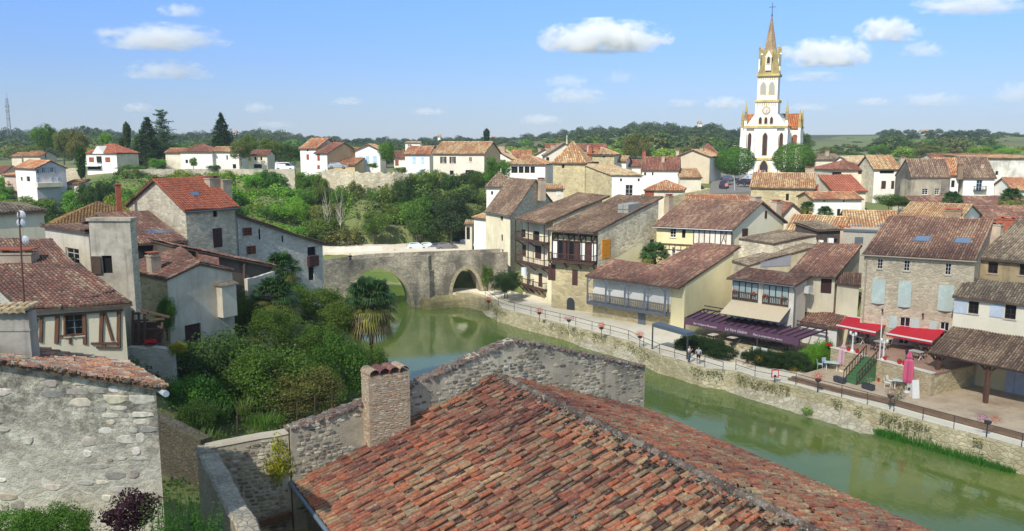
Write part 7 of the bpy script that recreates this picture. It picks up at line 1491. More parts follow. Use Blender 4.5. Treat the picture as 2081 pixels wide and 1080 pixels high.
def hedge(x0,x1,y0,y1,d0,d1,n,tint,label,kind='f0',w_=1.1,hh_=None):
    """row of shrubs forming one hedge: one object tree"""
    root=empty('hedge',D((x0+x1)/2,y1,(d0+d1)/2),label,'hedge')
    for i in range(n):
        t=(i+.5)/n; x=x0+(x1-x0)*t; d=d0+(d1-d0)*t; yb=y1[0]+(y1[1]-y1[0])*t if isinstance(y1,tuple) else y1; yt=y0[0]+(y0[1]-y0[0])*t if isinstance(y0,tuple) else y0
        b_=D(x,yb,d);tp=D(x,yt,d); o=bpy.data.objects.new('foliage',CR['f%d'%(i%2)] if kind=='f0' else CR[kind]); COL.objects.link(o); o.parent=root; o.location=b_+Vector((0,0,-.15))-root.location
        o.scale=(w_*random.uniform(.9,1.2),w_*random.uniform(.8,1.1),(tp.z-b_.z)/2*random.uniform(.92,1.1)); o.rotation_euler=(0,0,random.uniform(0,6)); g=GRN[tint]; k=random.uniform(.85,1.15); o.color=(g[0]*k,g[1]*k,g[2]*k,1)
_D=D
def hedge_(x0,x1,yt0,yt1,yb0,yb1,d0,d1,n,tint,label,w_=1.2,kind='f0'):
    root=empty('hedge',D((x0+x1)/2,(yb0+yb1)/2,(d0+d1)/2),label,'hedge')
    for i in range(n):
        t=(i+.5)/n; x=x0+(x1-x0)*t; d=d0+(d1-d0)*t; b_=D(x,yb0+(yb1-yb0)*t,d);tp=D(x,yt0+(yt1-yt0)*t,d)
        o=bpy.data.objects.new('foliage',CR['f%d'%(i%2)] if kind=='f0' else CR[kind]); COL.objects.link(o); o.parent=root; o.location=b_+Vector((0,0,-.15))-root.location
        o.scale=(w_*random.uniform(.8,1.4),w_*random.uniform(.7,1.15),(tp.z-b_.z)/2*random.uniform(.8,1.25)); o.rotation_euler=(0,0,random.uniform(0,6)); g=GRN[tint]; k=random.uniform(.85,1.15); o.color=(g[0]*k,g[1]*k,g[2]*k,1)
hedge_(1378,1482,672,690,712,737,83.5,78,6,'dk','dark leafy hedge left of the stone steps at the restaurant',1.35)
hedge_(1510,1530,698,704,738,748,77.5,76.8,2,'dk','short dark clump of hedge right beside the stone steps',.7)
hedge_(1536,1632,702,712,746,764,77,74,6,'dk','dark leafy hedge right of the white menu boards',1.3)
hedge_(1628,1684,690,672,764,745,74.5,77,4,'hi','bright green climbing vine at the right end of the purple pergola',1.0)
for i,(x,y,l) in enumerate(((1537,713,'left of two white menu boards behind the restaurant hedge'),(1553,716,'right of two white menu boards behind the restaurant hedge'))):
    p=D(x,y,76.8-.3*i); mb=MB(); q=Vector((fd.x,fd.y,0)); o=Vector((-q.y,q.x,0))*.04; mb.hexa([p-q*.32-Vector((0,0,.4))-o,p+q*.32-Vector((0,0,.4))-o,p+q*.32-Vector((0,0,.4))+o,p-q*.32-Vector((0,0,.4))+o],[p-q*.32+Vector((0,0,.4))-o,p+q*.32+Vector((0,0,.4))-o,p+q*.32+Vector((0,0,.4))+o,p-q*.32+Vector((0,0,.4))+o]); tag(mb.build('menu_board',WHITEP),l,'sign')
for x,y,cols,l in((1543,729,OR,'orange flowers at the foot of the hedge by the steps'),(1524,740,PKK,'reddish and orange flowers right of the stone steps'),(1613,752,OR,'small orange flowers at the right end of the hedge')):
    tag(blobs('flowers',D(x,y,75.5 if x<1600 else 73.8),.5,220,cols),l,'flowers')
for i,(x,y) in enumerate(((1450,683),(1490,692),(1560,702),(1600,708))):   # tables under the pergola
    p=D(x,y,82-i*1.2); p.z=2.72; root=empty('dining_table',p,['table under the left part of the purple pergola','table behind the stone steps under the pergola','table behind the menu boards under the pergola','table near the vine under the pergola'][i],'table','tables under the purple pergola')
    mb=MB(); mb.box(p.x,p.y,p.z+.72,1.1,.8,.04,fd.x); mb.build('tabletop',flat('beige_cloth',(206,194,176),.8,.1),root); mb=MB(); mb.tube(p,p+Vector((0,0,.72)),.05); mb.box(p.x,p.y,p.z,.6,.6,.03); mb.build('pedestal',IRON,root)
# patio and raised terrace
mb=MB(); pl=[G(x,y,1.95) for x,y in((1610,766),(1700,789),(1830,818),(1960,852),(2200,915))]; bk_=[p+Vector((16,12,0)) for p in pl]; PAT=plaster((196,176,148),.5,(140,118,94))
mb.prism([p-Vector((0,0,1)) for p in pl+bk_[::-1]],(0,0,1)); tag(mb.build('patio',PAT),kind='structure')
mb=MB()
for a,b_ in zip(pl,pl[1:]): 
    mb.bar(a+Vector((0,0,-.02)),b_+Vector((0,0,-.02)),.3,.16)
    mb.bar(a+Vector((-.45,-.35,-.1)),b_+Vector((-.45,-.35,-.1)),.3,.14)
tag(mb.build('timber_step_edge',wood('step_timber',(140,112,88))),'long brown timber step between the white walkway and the patio','step')
T0=G(1686,748,1.95);T1=G(1890,806,1.95); td=(T1-T0);td.z=0;TL=td.length;td.normalize();tn=Vector((-td.y,td.x,0)); ZT=3.9
def tp(x,y,z=1.95): q=G(x,y,z); return (q-T0).dot(td)
sA,sB=tp(1757,766),tp(1790,772)
mb=MB()
for a,b_ in((0,sA),(sB,TL)): 
    p,q=T0+td*a,T0+td*b_; mb.hexa([p-Vector((0,0,1)),q-Vector((0,0,1)),q+tn*.45-Vector((0,0,1)),p+tn*.45-Vector((0,0,1))],[Vector((v.x,v.y,ZT)) for v in(p,q,q+tn*.45,p+tn*.45)])
    p=p-td*.05+tn*-.04;q=q+td*.05-tn*.04; mb.hexa([Vector((v.x,v.y,ZT)) for v in(p,q,q+tn*.55,p+tn*.55)],[Vector((v.x,v.y,ZT+.08)) for v in(p,q,q+tn*.55,p+tn*.55)],1)
tag(mb.build('terrace_wall',[stone((206,190,154),(176,156,124),(190,176,146),2.6,.4),plaster((220,214,196),.2)]),'stone retaining wall of the raised terrace under the red awnings','wall')
mb=MB(); p=T0+tn*.4;q=T0+td*TL+tn*.4; mb.prism([Vector((v.x,v.y,ZT-.15)) for v in(p,q,q+tn*8,p+tn*8)],(0,0,.13)); tag(mb.build('upper_terrace_ground',plaster((170,136,114),.4,(120,96,80))),kind='structure')
mb=MB(); p=p+tn*.1; q=q+tn*.1; mb.prism([Vector((v.x,v.y,1.)) for v in(p,q-td*.05,q-td*.05+tn*7.8,p+tn*7.8)],(0,0,ZT-1.16)); tag(mb.build('terrace_base',SYEL),kind='structure')
GRNC=flat('green_carpet',(78,120,74),.9,.25)
a=T0+td*sA-tn*2.6;b_=T0+td*sB-tn*2.6; sr=steps('carpeted_steps','outdoor steps with green carpet between two brown handrails',a,b_,tn,8,.24,.36,GRNC,1.95)
for e in(a,b_):
    mb=MB(); 
    for k in range(9): s_=e+tn*(.36*k); mb.bar(Vector((s_.x,s_.y,1.95+.24*k)),Vector((s_.x,s_.y,2.95+.24*k)),.05)
    for h_ in(1.,.15): mb.bar(Vector((e.x,e.y,1.95+h_)),Vector((e.x,e.y,0))+tn*2.9+Vector((0,0,3.9+h_)),.08)
    mb.build('handrail',wood('rail_brown',(82,58,48)),sr)
def awning(back0,back1,fr0,fr1,label):
    root=empty('red_awning',(fr0+fr1)/2,label,'awning'); RED=flat('red_fabric',(196,24,44),.75,.08)
    mb=MB(); n=14
    for i in range(n):
        for j in range(4):
            g=lambda a,b: (back0.lerp(back1,a)).lerp(fr0.lerp(fr1,a),b)+Vector((0,0,-.06*math.sin(math.pi*b)+.008*math.sin(a*40))); mb.add([g(i/n,j/4),g((i+1)/n,j/4),g((i+1)/n,(j+1)/4),g(i/n,(j+1)/4)],[(0,1,2,3)])
    mb.build('canopy',RED,root); mb=MB(); d=(fr1-fr0).normalized(); m=18
    for i in range(m):
        a=fr0.lerp(fr1,i/m);b=fr0.lerp(fr1,(i+1)/m);c_=(a+b)/2; mb.add([a,b,b-Vector((0,0,.2)),c_-Vector((0,0,.32)),a-Vector((0,0,.2))],[(0,1,2,3,4)])
    mb.build('valance',RED,root); mb=MB(); mb.bar(fr0,fr1,.14,.12); mb.build('front_bar',WHITEP,root); mb=MB()
    for t in(.12,.88):
        a=back0.lerp(back1,t)-Vector((0,0,.3));b=fr0.lerp(fr1,t)-Vector((0,0,.05)); m_=a.lerp(b,.5)+d*.7*(1 if t<.5 else -1); mb.bar(a,m_,.06); mb.bar(m_,b,.06)
    mb.bar(back0,back1,.14); mb.build('folding_arm',WHITEP,root)
awning(D(1722,643,79.6),D(1807,655,77.3),D(1700,661,77),D(1780,676,74.4),'left one of two red awnings over the raised terrace')
awning(D(1832,656,77),D(1921,671,74.2),D(1801,678,74),D(1895,695,71.4),'right one of two red awnings, overlapping the arcade roof')
for x,y0,y1,l in((1755,676,711,'white ornamental lamp column under the left red awning'),(1832,690,724,'white ornamental lamp column under the right red awning')):
    t=(G(x,y1,ZT+.08)-T0).dot(td); p=T0+td*t+tn*.2; p.z=ZT+.08; root=empty('lamp_column',p,l,'lamp','white lamp columns on the terrace wall'); zt_=p.z+1.75
    mb=MB(); mb.lathe(p.x,p.y,[(.2,p.z),(.2,p.z+.1),(.11,p.z+.25),(.07,p.z+.8),(.055,zt_-.3),(.09,zt_-.25),(.05,zt_)],12); mb.build('column',WHITEP,root)
    mb=MB()
    for s_ in(-1,1): mb.bar(p+Vector((0,0,1.55)),p+td*.26*s_+Vector((0,0,1.6)),.05); q=p+td*.28*s_; mb.lathe(q.x,q.y,[(.05,p.z+1.55),(.12,p.z+1.68),(.12,p.z+1.82),(.03,p.z+1.92)],10)
    mb.build('globe',flat('lamp_globe',(226,226,220),.3,.05),root)
mb=MB(); q=T0+td*(sB+.1)+tn*.2; mb.tube(Vector((q.x,q.y,ZT)),Vector((q.x,q.y,ZT+3.9)),.06,.05); tag(mb.build('white_pole',WHITEP),'tall thin white pole between the two red awnings','pole')
def tp_(x,y,z): q=G(x,y,z); return q
for x,y,z,r,l in((1696,700,ZT+.08,.17,'a'),(1705,701,ZT+.08,.17,'b'),(1734,706,ZT+.08,.2,'c'),(1747,709,ZT+.08,.2,'d'),(1767,713,ZT+.08,.2,'e'),(1822,727,ZT+.08,.22,'f'),(1860,733,ZT+.08,.22,'g'),(1873,735,ZT+.08,.22,'h'),(1754,767,1.95,.17,'i'),(1786,776,1.95,.18,'j')):
    L={'a':'red flowerpot, first from the left on the terrace wall','b':'red flowerpot, second from the left on the terrace wall','c':'red flowerpot left of the left lamp column','d':'red flowerpot just beside the left lamp column','e':'red flowerpot right of the left lamp column by the steps','f':'red flowerpot left of the right lamp column','g':'red flowerpot right of the pink parasol on the terrace wall','h':'red flowerpot nearest the arcade on the terrace wall','i':'red flowerpot at the left foot of the green steps','j':'red flowerpot at the right foot of the green steps'}[l]
    if z>3: t=(G(x,y,z)-T0).dot(td); p=T0+td*t+tn*.22; p.z=z
    else: p=G(x,y,z)
    root=empty('flowerpot',p,L,'flowerpot','red flowerpots'); mb=MB(); mb.lathe(p.x,p.y,[(r*.6,p.z),(r*.95,p.z+r*1.4),(r,p.z+r*1.5),(r*.85,p.z+r*1.45)],12); mb.build('pot',flat('red_pot',(206,30,28),.5,.1),root); blobs('plant',p+Vector((0,0,r*1.7)),r*.9,60,[(.06,.14,.03),(.1,.2,.04),(.08,.1,.03)],root,.08)
def chair(p,rz,mat,label,group,hh_=.86):
    root=empty('garden_chair',p,label,'chair',group); ca,sa=math.cos(rz),math.sin(rz); f=lambda x,y,z:Vector((p.x+x*ca-y*sa,p.y+x*sa+y*ca,p.z+z))
    mb=MB(); mb.hexa([f(-.24,-.24,.42),f(.24,-.24,.42),f(.24,.22,.42),f(-.24,.22,.42)],[f(-.24,-.24,.46),f(.24,-.24,.46),f(.24,.22,.46),f(-.24,.22,.46)]); mb.build('seat',mat,root)
    mb=MB(); mb.hexa([f(-.23,.22,.5),f(.23,.22,.5),f(.23,.26,.5),f(-.23,.26,.5)],[f(-.23,.3,hh_),f(.23,.3,hh_),f(.23,.34,hh_),f(-.23,.34,hh_)]); mb.build('backrest',mat,root)
    for x in(-.22,.22):
        for y in(-.22,.22): mb=MB(); mb.bar(f(x,y,0),f(x,y,.44 if y<0 else .5),.035); mb.build('leg',mat,root)
def table(p,rz,mat,label,sx=1.3,sy=.75):
    root=empty('garden_table',p,label,'table'); ca,sa=math.cos(rz),math.sin(rz); f=lambda x,y,z:Vector((p.x+x*ca-y*sa,p.y+x*sa+y*ca,p.z+z))
    mb=MB(); mb.box(p.x,p.y,p.z+.7,sx,sy,.04,rz); mb.build('tabletop',mat,root)
    for s_ in(-1,1):
        mb=MB(); mb.bar(f(s_*sx*.35,-.3,0),f(s_*sx*.35,.3,.7),.05); mb.bar(f(s_*sx*.35,.3,0),f(s_*sx*.35,-.3,.7),.05); mb.build('leg',WHITEP,root)
LB_=flat('pale_blue_table',(186,212,222),.5,.08); GC=flat('grey_blue_chair',(176,190,202),.6,.1); rt=math.atan2(td.y,td.x)
p=G(1690,752,1.95); table(p,rt+.6,LB_,'pale blue garden table beside the pale pink parasol')
for k,(dx,dy,a,l) in enumerate(((-.9,.5,1.2,'pale garden chair left of the pale blue table near the vine'),(-.2,1.,0.3,'pale garden chair behind the pale blue table near the vine'),(.9,-.1,-1.4,'pale garden chair right of the pale blue table near the pale pink parasol'))): chair(p+Vector((dx,dy,0)),a,GC,l,'pale garden chairs on the patio')
p=G(1830,790,1.95); table(p,rt+.6,LB_,'pale blue garden table beside the deep pink parasol')
for k,(dx,dy,a,l) in enumerate(((-1.,.35,1.2,'white garden chair far left of the table at the deep pink parasol'),(-.45,.95,.5,'white garden chair behind the table at the deep pink parasol'),(.3,-.85,3.0,'white garden chair in front of the table at the deep pink parasol'))): chair(p+Vector((dx,dy,0)),a,WHITEP,l,'pale garden chairs on the patio')
for k,(x,y,l) in enumerate(((1745,690,'dining table with pale top on the upper terrace under the left awning'),(1790,702,'dining table with pale top at the head of the green steps'),(1862,722,'dining table with pale top under the right awning'),(1880,710,'dining table with pale top at the back of the right awning'))):
    q=G(x,y+8,ZT); table(q,rt,flat('grey_top',(176,170,160),.6,.1),l,1.2,.8)
    for a,(dx,dy) in enumerate(((.8,.5),(-.8,-.4))): chair(q+Vector((dx,dy,0)),rt+a*3.1-1.5,IRON,('dark chair right of the ' if a==0 else 'dark chair left of the ')+['table under the left red awning','table at the head of the green steps','table under the right red awning','rear table under the right red awning'][k],'dark terrace chairs')
def parasol(x,yt,yb,rgb,label):
    b_=G(x,yb,1.95);t=D(x,yt,b_.y); hh_=t.z-b_.z; root=empty('closed_parasol',b_,label,'parasol'); mb=MB(); mb.tube(b_,b_+Vector((0,0,hh_)),.03); mb.lathe(b_.x,b_.y,[(.3,b_.z),(.28,b_.z+.08),(.05,b_.z+.12)],14); mb.build('pole',WHITEP,root)
    mb=MB(); n=20; prof=[(.3,.24),(.36,.3),(.34,.5),(.3,.75),(.12,.8),(.2,.84),(.05,.98)]; vs=[];fs=[]
    for r,h_ in prof:
        for k in range(n): t_=6.283*k/n; rr=r*(1+.22*(1 if k%2 else -1)); vs.append((b_.x+rr*math.cos(t_),b_.y+rr*math.sin(t_),b_.z+h_*hh_))
    for i in range(len(prof)-1):
        for k in range(n): fs.append((i*n+k,i*n+(k+1)%n,(i+1)*n+(k+1)%n,(i+1)*n+k))
    mb.add(vs,fs); mb.build('canopy',flat('parasol_'+str(rgb[0]),rgb,.8,.12),root)
parasol(1711,697,754,(206,172,178),'closed pale pink parasol left of the green carpeted steps'); parasol(1843,712,797,(206,96,128),'closed deep pink parasol right of the green carpeted steps')
for x,y,l in((1706,778,'dark rectangular planter box on the patio edge below the pale pink parasol'),(1764,792,'dark rectangular planter box with a small plant in front of the green steps')):
    p=G(x,y,1.95); root=empty('planter_box',p,l,'planter'); mb=MB(); mb.box(p.x,p.y,p.z+.1,1.05,.42,.42,rt); mb.box(p.x,p.y,p.z,.9,.3,.1,rt); mb.build('box',flat('anthracite',(64,68,76),.5,.15),root)
    if x>1750: blobs('plant',p+Vector((0,0,.85)),.5,160,[(.08,.16,.04),(.12,.2,.05),(.3,.35,.25)],root,.12)
p=G(1743,758,1.95); root=empty('stacked_bins',p,'stack of black plastic chairs against the terrace wall left of the green steps','stacked chairs'); mb=MB()
for k in range(6): mb.box(p.x+.02*k,p.y,p.z+.4+.1*k,.62,.6,.05,rt+.1); 
mb.box(p.x,p.y+.28,p.z+.5,.62,.08,1.1,rt+.1); mb.box(p.x-.28,p.y,p.z+.3,.06,.6,.8,rt+.1); mb.box(p.x+.28,p.y,p.z+.3,.06,.6,.8,rt+.1)
for sx in(-1,1):
    for sy in(-1,1): mb.box(p.x+.26*sx,p.y+.25*sy,p.z,.06,.06,.45)
mb.build('seats',flat('black_resin',(38,40,46),.5,.15),root); root.name='stacked_chairs'
p=G(1858,808,1.95); root=empty('folded_screen',p,'white folding board standing on the patio right of the table','sign board'); mb=MB()
for s_ in(-1,1): mb.hexa([p+Vector((-.3,s_*.3,0)),p+Vector((.3,s_*.3,0)),p+Vector((.3,s_*.26,0)),p+Vector((-.3,s_*.26,0))],[p+Vector((-.28,.02*s_,1.5)),p+Vector((.28,.02*s_,1.5)),p+Vector((.28,0,1.5)),p+Vector((-.28,0,1.5))])
mb.build('panel',WHITEP,root)
p=G(1910,793,1.95); root=empty('potted_shrub',p,'small olive-like shrub in a white pot beside the arcade post','potted plant'); mb=MB(); mb.lathe(p.x,p.y,[(.2,p.z),(.28,p.z+.5),(.3,p.z+.55),(.24,p.z+.52)],12); mb.tube(p+Vector((0,0,.5)),p+Vector((0,0,1.3)),.04); mb.build('pot',WHITEP,root); blobs('foliage',p+Vector((0,0,1.7)),.75,420,[(.06,.09,.04),(.08,.12,.05),(.04,.06,.03)],root,.11)
tag(blobs('shrub',G(1823,812,1.95)+Vector((0,0,.5)),.7,420,[(.1,.15,.04),(.14,.17,.06),(.07,.11,.04)],None,.1),'low yellowish green shrub at the patio edge in front of the table','shrub')
# plants on the quay wall and reeds in the water
for k,(x,y,r,l) in enumerate(((1640,838,.55,'bright green bush growing from the stones at the waterline'),)): tag(blobs('bush',G(x,y,.4)+Vector((0,0,.1)),r,400,[(.2,.32,.04),(.16,.28,.04)],None,.12),l,'bush')
mb=MB(); rr=random.Random(5); ppx=[(1775,880),(1860,898),(1950,925),(2060,962)]
for i in range(5200):
    t=rr.random()*3; k=min(2,int(t)); f=t-k; x=ppx[k][0]+(ppx[k+1][0]-ppx[k][0])*f; y=ppx[k][1]+(ppx[k+1][1]-ppx[k][1])*f; e=math.sin(math.pi*min(1,max(0,t/3)))**.5
    p=G(x,y,0)+Vector((rr.uniform(-.9,1.)*e*1.1,rr.uniform(-.9,1.)*e*1.,-.05)); L=rr.uniform(.35,.95)*(.4+.6*e); d=Vector((rr.uniform(-.3,.3),rr.uniform(-.3,.3),1)); s_=Vector((rr.uniform(-1,1),rr.uniform(-1,1),0)).normalized()*.025; g=rr.uniform(.7,1.4)
    mb.add([p-s_,p+s_,p+d*L],[(0,1,2)],0,(.055*g,.2*g,.025*g,1))
tag(mb.build('reeds',leafmat('reed',.5,.35,.3)),kind='stuff')
mb=MB()
for i in range(2600):
    x=rr.uniform(1000,2070); 
    for q in range(len(QE)-1):
        if QE[q][0]<=x<=QE[q+1][0]: yq=QE[q][1]+(QE[q+1][1]-QE[q][1])*(x-QE[q][0])/(QE[q+1][0]-QE[q][0]); qn=quaydir(q,QEp)
    if math.sin(x*.045)+math.sin(x*.021+1)+math.sin(x*.13)*.6<.15: continue
    p=G(x,yq,ZW)-qn*.38; p.z=ZW-rr.random()**1.6*.9; s_=Vector((rr.uniform(-1,1),rr.uniform(-1,1),rr.uniform(-.3,.5))).normalized()*rr.uniform(.08,.22); d=-qn*rr.uniform(.02,.2)+Vector((0,0,rr.uniform(-.15,.12))); g=rr.uniform(.6,1.5)
    mb.add([p,p+s_*.5+d,p+s_,p+s_*.5-d*.4],[(0,1,2,3)],0,rr.choice([(.2*g,.19*g,.06*g,1),(.12*g,.18*g,.04*g,1),(.24*g,.2*g,.09*g,1)]))
tag(mb.build('wall_weeds',LEAF),kind='stuff').color=(1,1,1,1)
# ================================================================ VEGETATION
random.seed(21)
def gz(p): return ground(p.x,p.y)
PT=ptree
PT(340,570,640,860,54,'f0','bl','huge rounded bush in the left garden, largest of the near bushes',trunk=.05,name='bush',cat='bush',depthk=.8)
PT(450,640,690,880,50,'f1','m','dark bush in the middle of the near garden left of the brick chimney',trunk=.05,name='bush',cat='bush')
PT(325,470,745,900,47,'f1','fr','dark bush right beside the big weathered house wall',trunk=.05,name='bush',cat='bush')
PT(540,700,735,860,49,'f0','o','dark low bush just left of the brick chimney',trunk=.05,name='bush',cat='bush')
PT(455,560,668,800,57,'f1','o','olive green bush behind the biggest garden bush',trunk=.05,name='bush',cat='bush')
PT(628,748,655,850,59,'f0','fr','fresh green laurel bush below the big palm',trunk=.05,name='bush',cat='bush')
PT(600,712,572,690,74,'f1','m','leafy fig-like tree left of the big palm',trunk=.1)
PT(535,640,566,660,71,'f0','m','leafy shrub beneath the whitish stone annex',trunk=.1,name='bush',cat='bush')
PT(640,740,600,710,70,'f1','m','shrub right behind the laurel near the bridge end',trunk=.1,name='bush',cat='bush')
PT(462,535,575,700,66,'f0','m','dark shrub against the cream cottage bay',trunk=.05,name='bush',cat='bush')
PT(505,610,615,730,62,'f1','m','dark shrub beneath the yellowing small palm',trunk=.05,name='bush',cat='bush')
PT(321,360,592,692,57.2,'f1','fr','green climbing vine on the corner of the cream cottage',trunk=.02,name='climbing_vine',cat='vine')
PT(343,380,690,726,50,'f0','y','small bright yellow green shrub on the garden wall',trunk=.02,name='bush',cat='bush')
PT(976,1004,532,592,112,'g1','m','climbing greenery on the end of the bridge',trunk=.02,name='climbing_vine',cat='vine')
PT(995,1056,541,606,110,'f0','dk','dark rounded shrub on the quay beside the balconied house',trunk=.06,name='bush',cat='bush')
PT(1012,1050,556,606,107,'f1','dk','smaller dark shrub in front of the dark rounded shrub on the quay',trunk=.06,name='bush',cat='bush')
PT(600,700,640,760,62,'f0','m','green shrub between the laurel and the biggest garden bush',trunk=.05,name='bush',cat='bush')
PT(520,630,560,650,76,'f1','fr','light green shrub under the small fan palm by the stone annex',trunk=.05,name='bush',cat='bush')
PT(360,450,800,905,44,'f0','d','dark shrub hiding the foot of the near garden slope',trunk=.05,name='bush',cat='bush')
for x0,x1,y0,y1,tn_,l in((-60,95,1028,1130,'fr','clipped green bush in the bottom left corner'),(60,190,1018,1130,'fr','second green bush from the bottom left corner')): PT(x0,x1,y0,y1,20,'f0',tn_,l,trunk=.02,name='bush',cat='bush')
tree(D(272,1100,20.3),1.5,1.5,'b2','d','dark purple-leaved shrub in front of the weathered wall',name='purple_shrub',cat='shrub',trunk=.1)
for q_ in bpy.data.objects['purple_shrub'].children: q_.color=(.055,.022,.032,1)
for i,(x,y0,w_,l) in enumerate(((330,1010,60,'tall bright green weed at the foot of the weathered house corner'),(378,1002,70,'bright green nettle clump, middle of the bottom left weeds'),(425,1015,70,'bright green nettle clump nearest the crumbling courtyard wall'))):
    a=D(x,1125,18.3); root=empty('nettle_clump',a,l,'weeds'); mb=MB(); rr=random.Random(i)
    for s_ in range(26):
        q=a+Vector((rr.uniform(-.36,.36),rr.uniform(-.3,.3),0)); L=(D(x,y0,18.3).z-a.z)*rr.uniform(.6,1.05); ln=Vector((rr.uniform(-.18,.18),rr.uniform(-.18,.18),1)); 
        mb.tube(q,q+ln*L,.008,.004,4,0,(.08,.12,.03,1))
        for k in range(20):
            t=.25+.75*k/20; c0q=q+ln*L*t; an=rr.uniform(0,6.28); ll=.13*(1.15-t*.7)*rr.uniform(.8,1.3); o=Vector((math.cos(an),math.sin(an),rr.uniform(-.1,.5)))*ll; sd=Vector((-math.sin(an),math.cos(an),0))*ll*.22; g=rr.uniform(.7,1.4); mb.add([c0q,c0q+o*.5+sd,c0q+o,c0q+o*.5-sd],[(0,1,2,3)],0,(.07*g,.19*g,.025*g,1))
    mb.build('foliage',LEAF,root).color=(1,1,1,1)
palm(D(757,775,71),D(757,612,71).z-D(757,775,71).z,2.7,'big fan palm with a skirt of yellow dead fronds at the river edge',5,40)
PT(716,790,688,800,66,'f0','m','bushy shrub around the foot of the big fan palm',trunk=.05,name='bush',cat='bush')
palm(D(573,600,77),D(573,548,77).z-D(573,600,77).z,2.1,'smaller fan palm in front of the whitish stone annex',6,8)
palm(D(560,660,66),D(560,606,66).z-D(560,660,66).z,2.2,'low yellowing fan palm among the garden shrubs',8,22)
palm(D(1330,545,101.5),D(1330,521,101.5).z-D(1330,545,101.5).z,2.2,'fan palm in the courtyard between the gallery house and the yellow house',9,6)
palm(D(1933,425,128),D(1933,409,128).z-D(1933,425,128).z,1.9,'small palm in front of the long dull red roof',10,4)
palm(D(2053,425,128),D(2053,404,128).z-D(2053,425,128).z,2.1,'small palm right of the other roof palm at the far right',11,4)
palm(D(1640,440,116),D(1640,423,116).z-D(1640,440,116).z,1.2,'small palm between the gabled shed and the long white house',12,4)
palm(D(1676,445,114),D(1676,434,114).z-D(1676,445,114).z,1.3,'small palm in front of the long white house',13,4)
tuft('grass_clump',D(535,868,44),1.1,.8,260,(.1,.19,.03),'yellow green grassy plant above the courtyard wall','grass clump')
tuft('yucca',D(495,840,46),.45,1.1,60,(.16,.22,.05),'spiky yellow green plant in front of the dark garden bushes','plant',blade=.03)
tuft('grass_clump',D(400,905,40),1.5,.6,300,(.08,.13,.03),'low grass tuft at the left end of the courtyard wall','grass clump')
tuft('spiky_plant',D(432,858,45),.9,1.2,130,(.07,.12,.04),'dark spiky plant between the near bushes and the courtyard wall','plant',blade=.03)
# garden fence posts with wire
root=empty('wire_fence',D(620,860,44),'thin wire fence with wooden stakes in the near garden','fence'); mb=MB(); fp=[(482,880,834),(604,858,818),(640,850,806),(675,842,800)]; last=None
for x,yb,yt in fp:
    a,b_=D(x,yb,43),D(x,yt,43); mb.tube(a,b_,.035,.03,6)
    if last: mb.tube(last,b_,.007,n=4); mb.tube(last-Vector((0,0,.4)),b_-Vector((0,0,.4)),.007,n=4)
    last=b_
mb.build('stakes',OLDW,root)
# hillside wood between hilltop houses and the car park
zones=[(430,560,['hi','l','fr','hi']),(560,640,['l','hi','hi','fr']),(640,730,['g','l','o','m']),(730,860,['fr','m','m','d']),(860,995,['d','g','dk','m'])]
def zt_(x):
    for a,b_,t in zones:
        if a<=x<b_: return random.choice(t)
    return random.choice(['m','l','fr','d'])
G1='trees of the wooded bank beyond the bridge'
LZ={'hi':'bright green','l':'light green','m':'mid green','fr':'fresh green','y':'yellow green','g':'grey green','o':'olive','d':'dark green','dk':'very dark green'}
def where(x):
    return 'below the white hilltop wing' if x<500 else 'below the little stone cottage' if x<575 else 'left of the bare white trunks' if x<640 else 'around the bare white trunks' if x<720 else 'below the blue shuttered house' if x<800 else 'below the orange-roofed hilltop house' if x<870 else 'below the big hipped house'
rows=[(240,1000,22,339,352,66,183),(435,990,25,376,392,85,176),(430,985,28,402,420,95,171),(430,885,30,432,462,85,165)]
for ri,(xa,xb,st,yt0,yt1,hpx,d) in enumerate(rows):
    x=xa
    while x<xb:
        x+=st*random.uniform(.75,1.2); yt=random.uniform(yt0,yt1)
        if ri==0 and 655<x<812: continue
        if ri==1 and 655<x<812: yt+=14
        if ri==3 and 715<x<850: continue
        wpx=st*random.uniform(1.9,3.1); t=zt_(x); p=D(x,yt+hpx,d+random.uniform(-3,3)); g_=ground(p.x,p.y); top_=D(x,yt,p.y).z; p.z=min(g_,top_-6) if g_>top_-8 else max(g_,top_-15)
        tree(Vector((p.x,p.y,p.z)),wpx/1650*p.y,top_-p.z,random.choice(['g0','g1','g0','g1','b2']),t,LZ[t]+' tree in the '+['top','second','third','bottom'][ri]+' row of the bank '+where(x),G1,trunk=.1)
PT(875,960,385,497,163,'g0','dk','large very dark tree above the parked cars beyond the bridge',trunk=.12)
PT(905,985,400,492,168,'g1','g','large grey green tree left of the white house beyond the bridge',trunk=.12)
PT(810,885,395,490,165,'g0','fr','large fresh green tree above the lawn beyond the bridge',trunk=.12)
PT(730,800,425,492,163,'g1','m','round mid green tree above the lawn beyond the bridge',trunk=.1)
for x,l in((668,'left of two bare white-trunked trees on the wooded bank'),(692,'right of two bare white-trunked trees on the wooded bank')):
    p=D(x,492,161); root=empty('bare_tree',p,l,'tree'); o=bpy.data.objects.new('trunk',trunkmesh(x,8,True)); COL.objects.link(o); o.parent=root; o.scale=(2.2,2.2,7.5); o.data.materials[0]=flat('white_bark',(178,172,152),.8,.3)
for i,(x0,x1,y0,t_) in enumerate(((634,672,350,'m'),(668,712,370,'fr'),(704,742,362,'o'),(738,778,376,'fr'),(770,806,368,'m'),(796,846,352,'d'))): PT(x0,x1,y0,y0+75,172.5,'g%d'%(i%2),t_,'bushy tree overlapping the foot of the cliff wall, '+['first','second','third','fourth','fifth','sixth'][i]+' from the left',G1,trunk=.05)
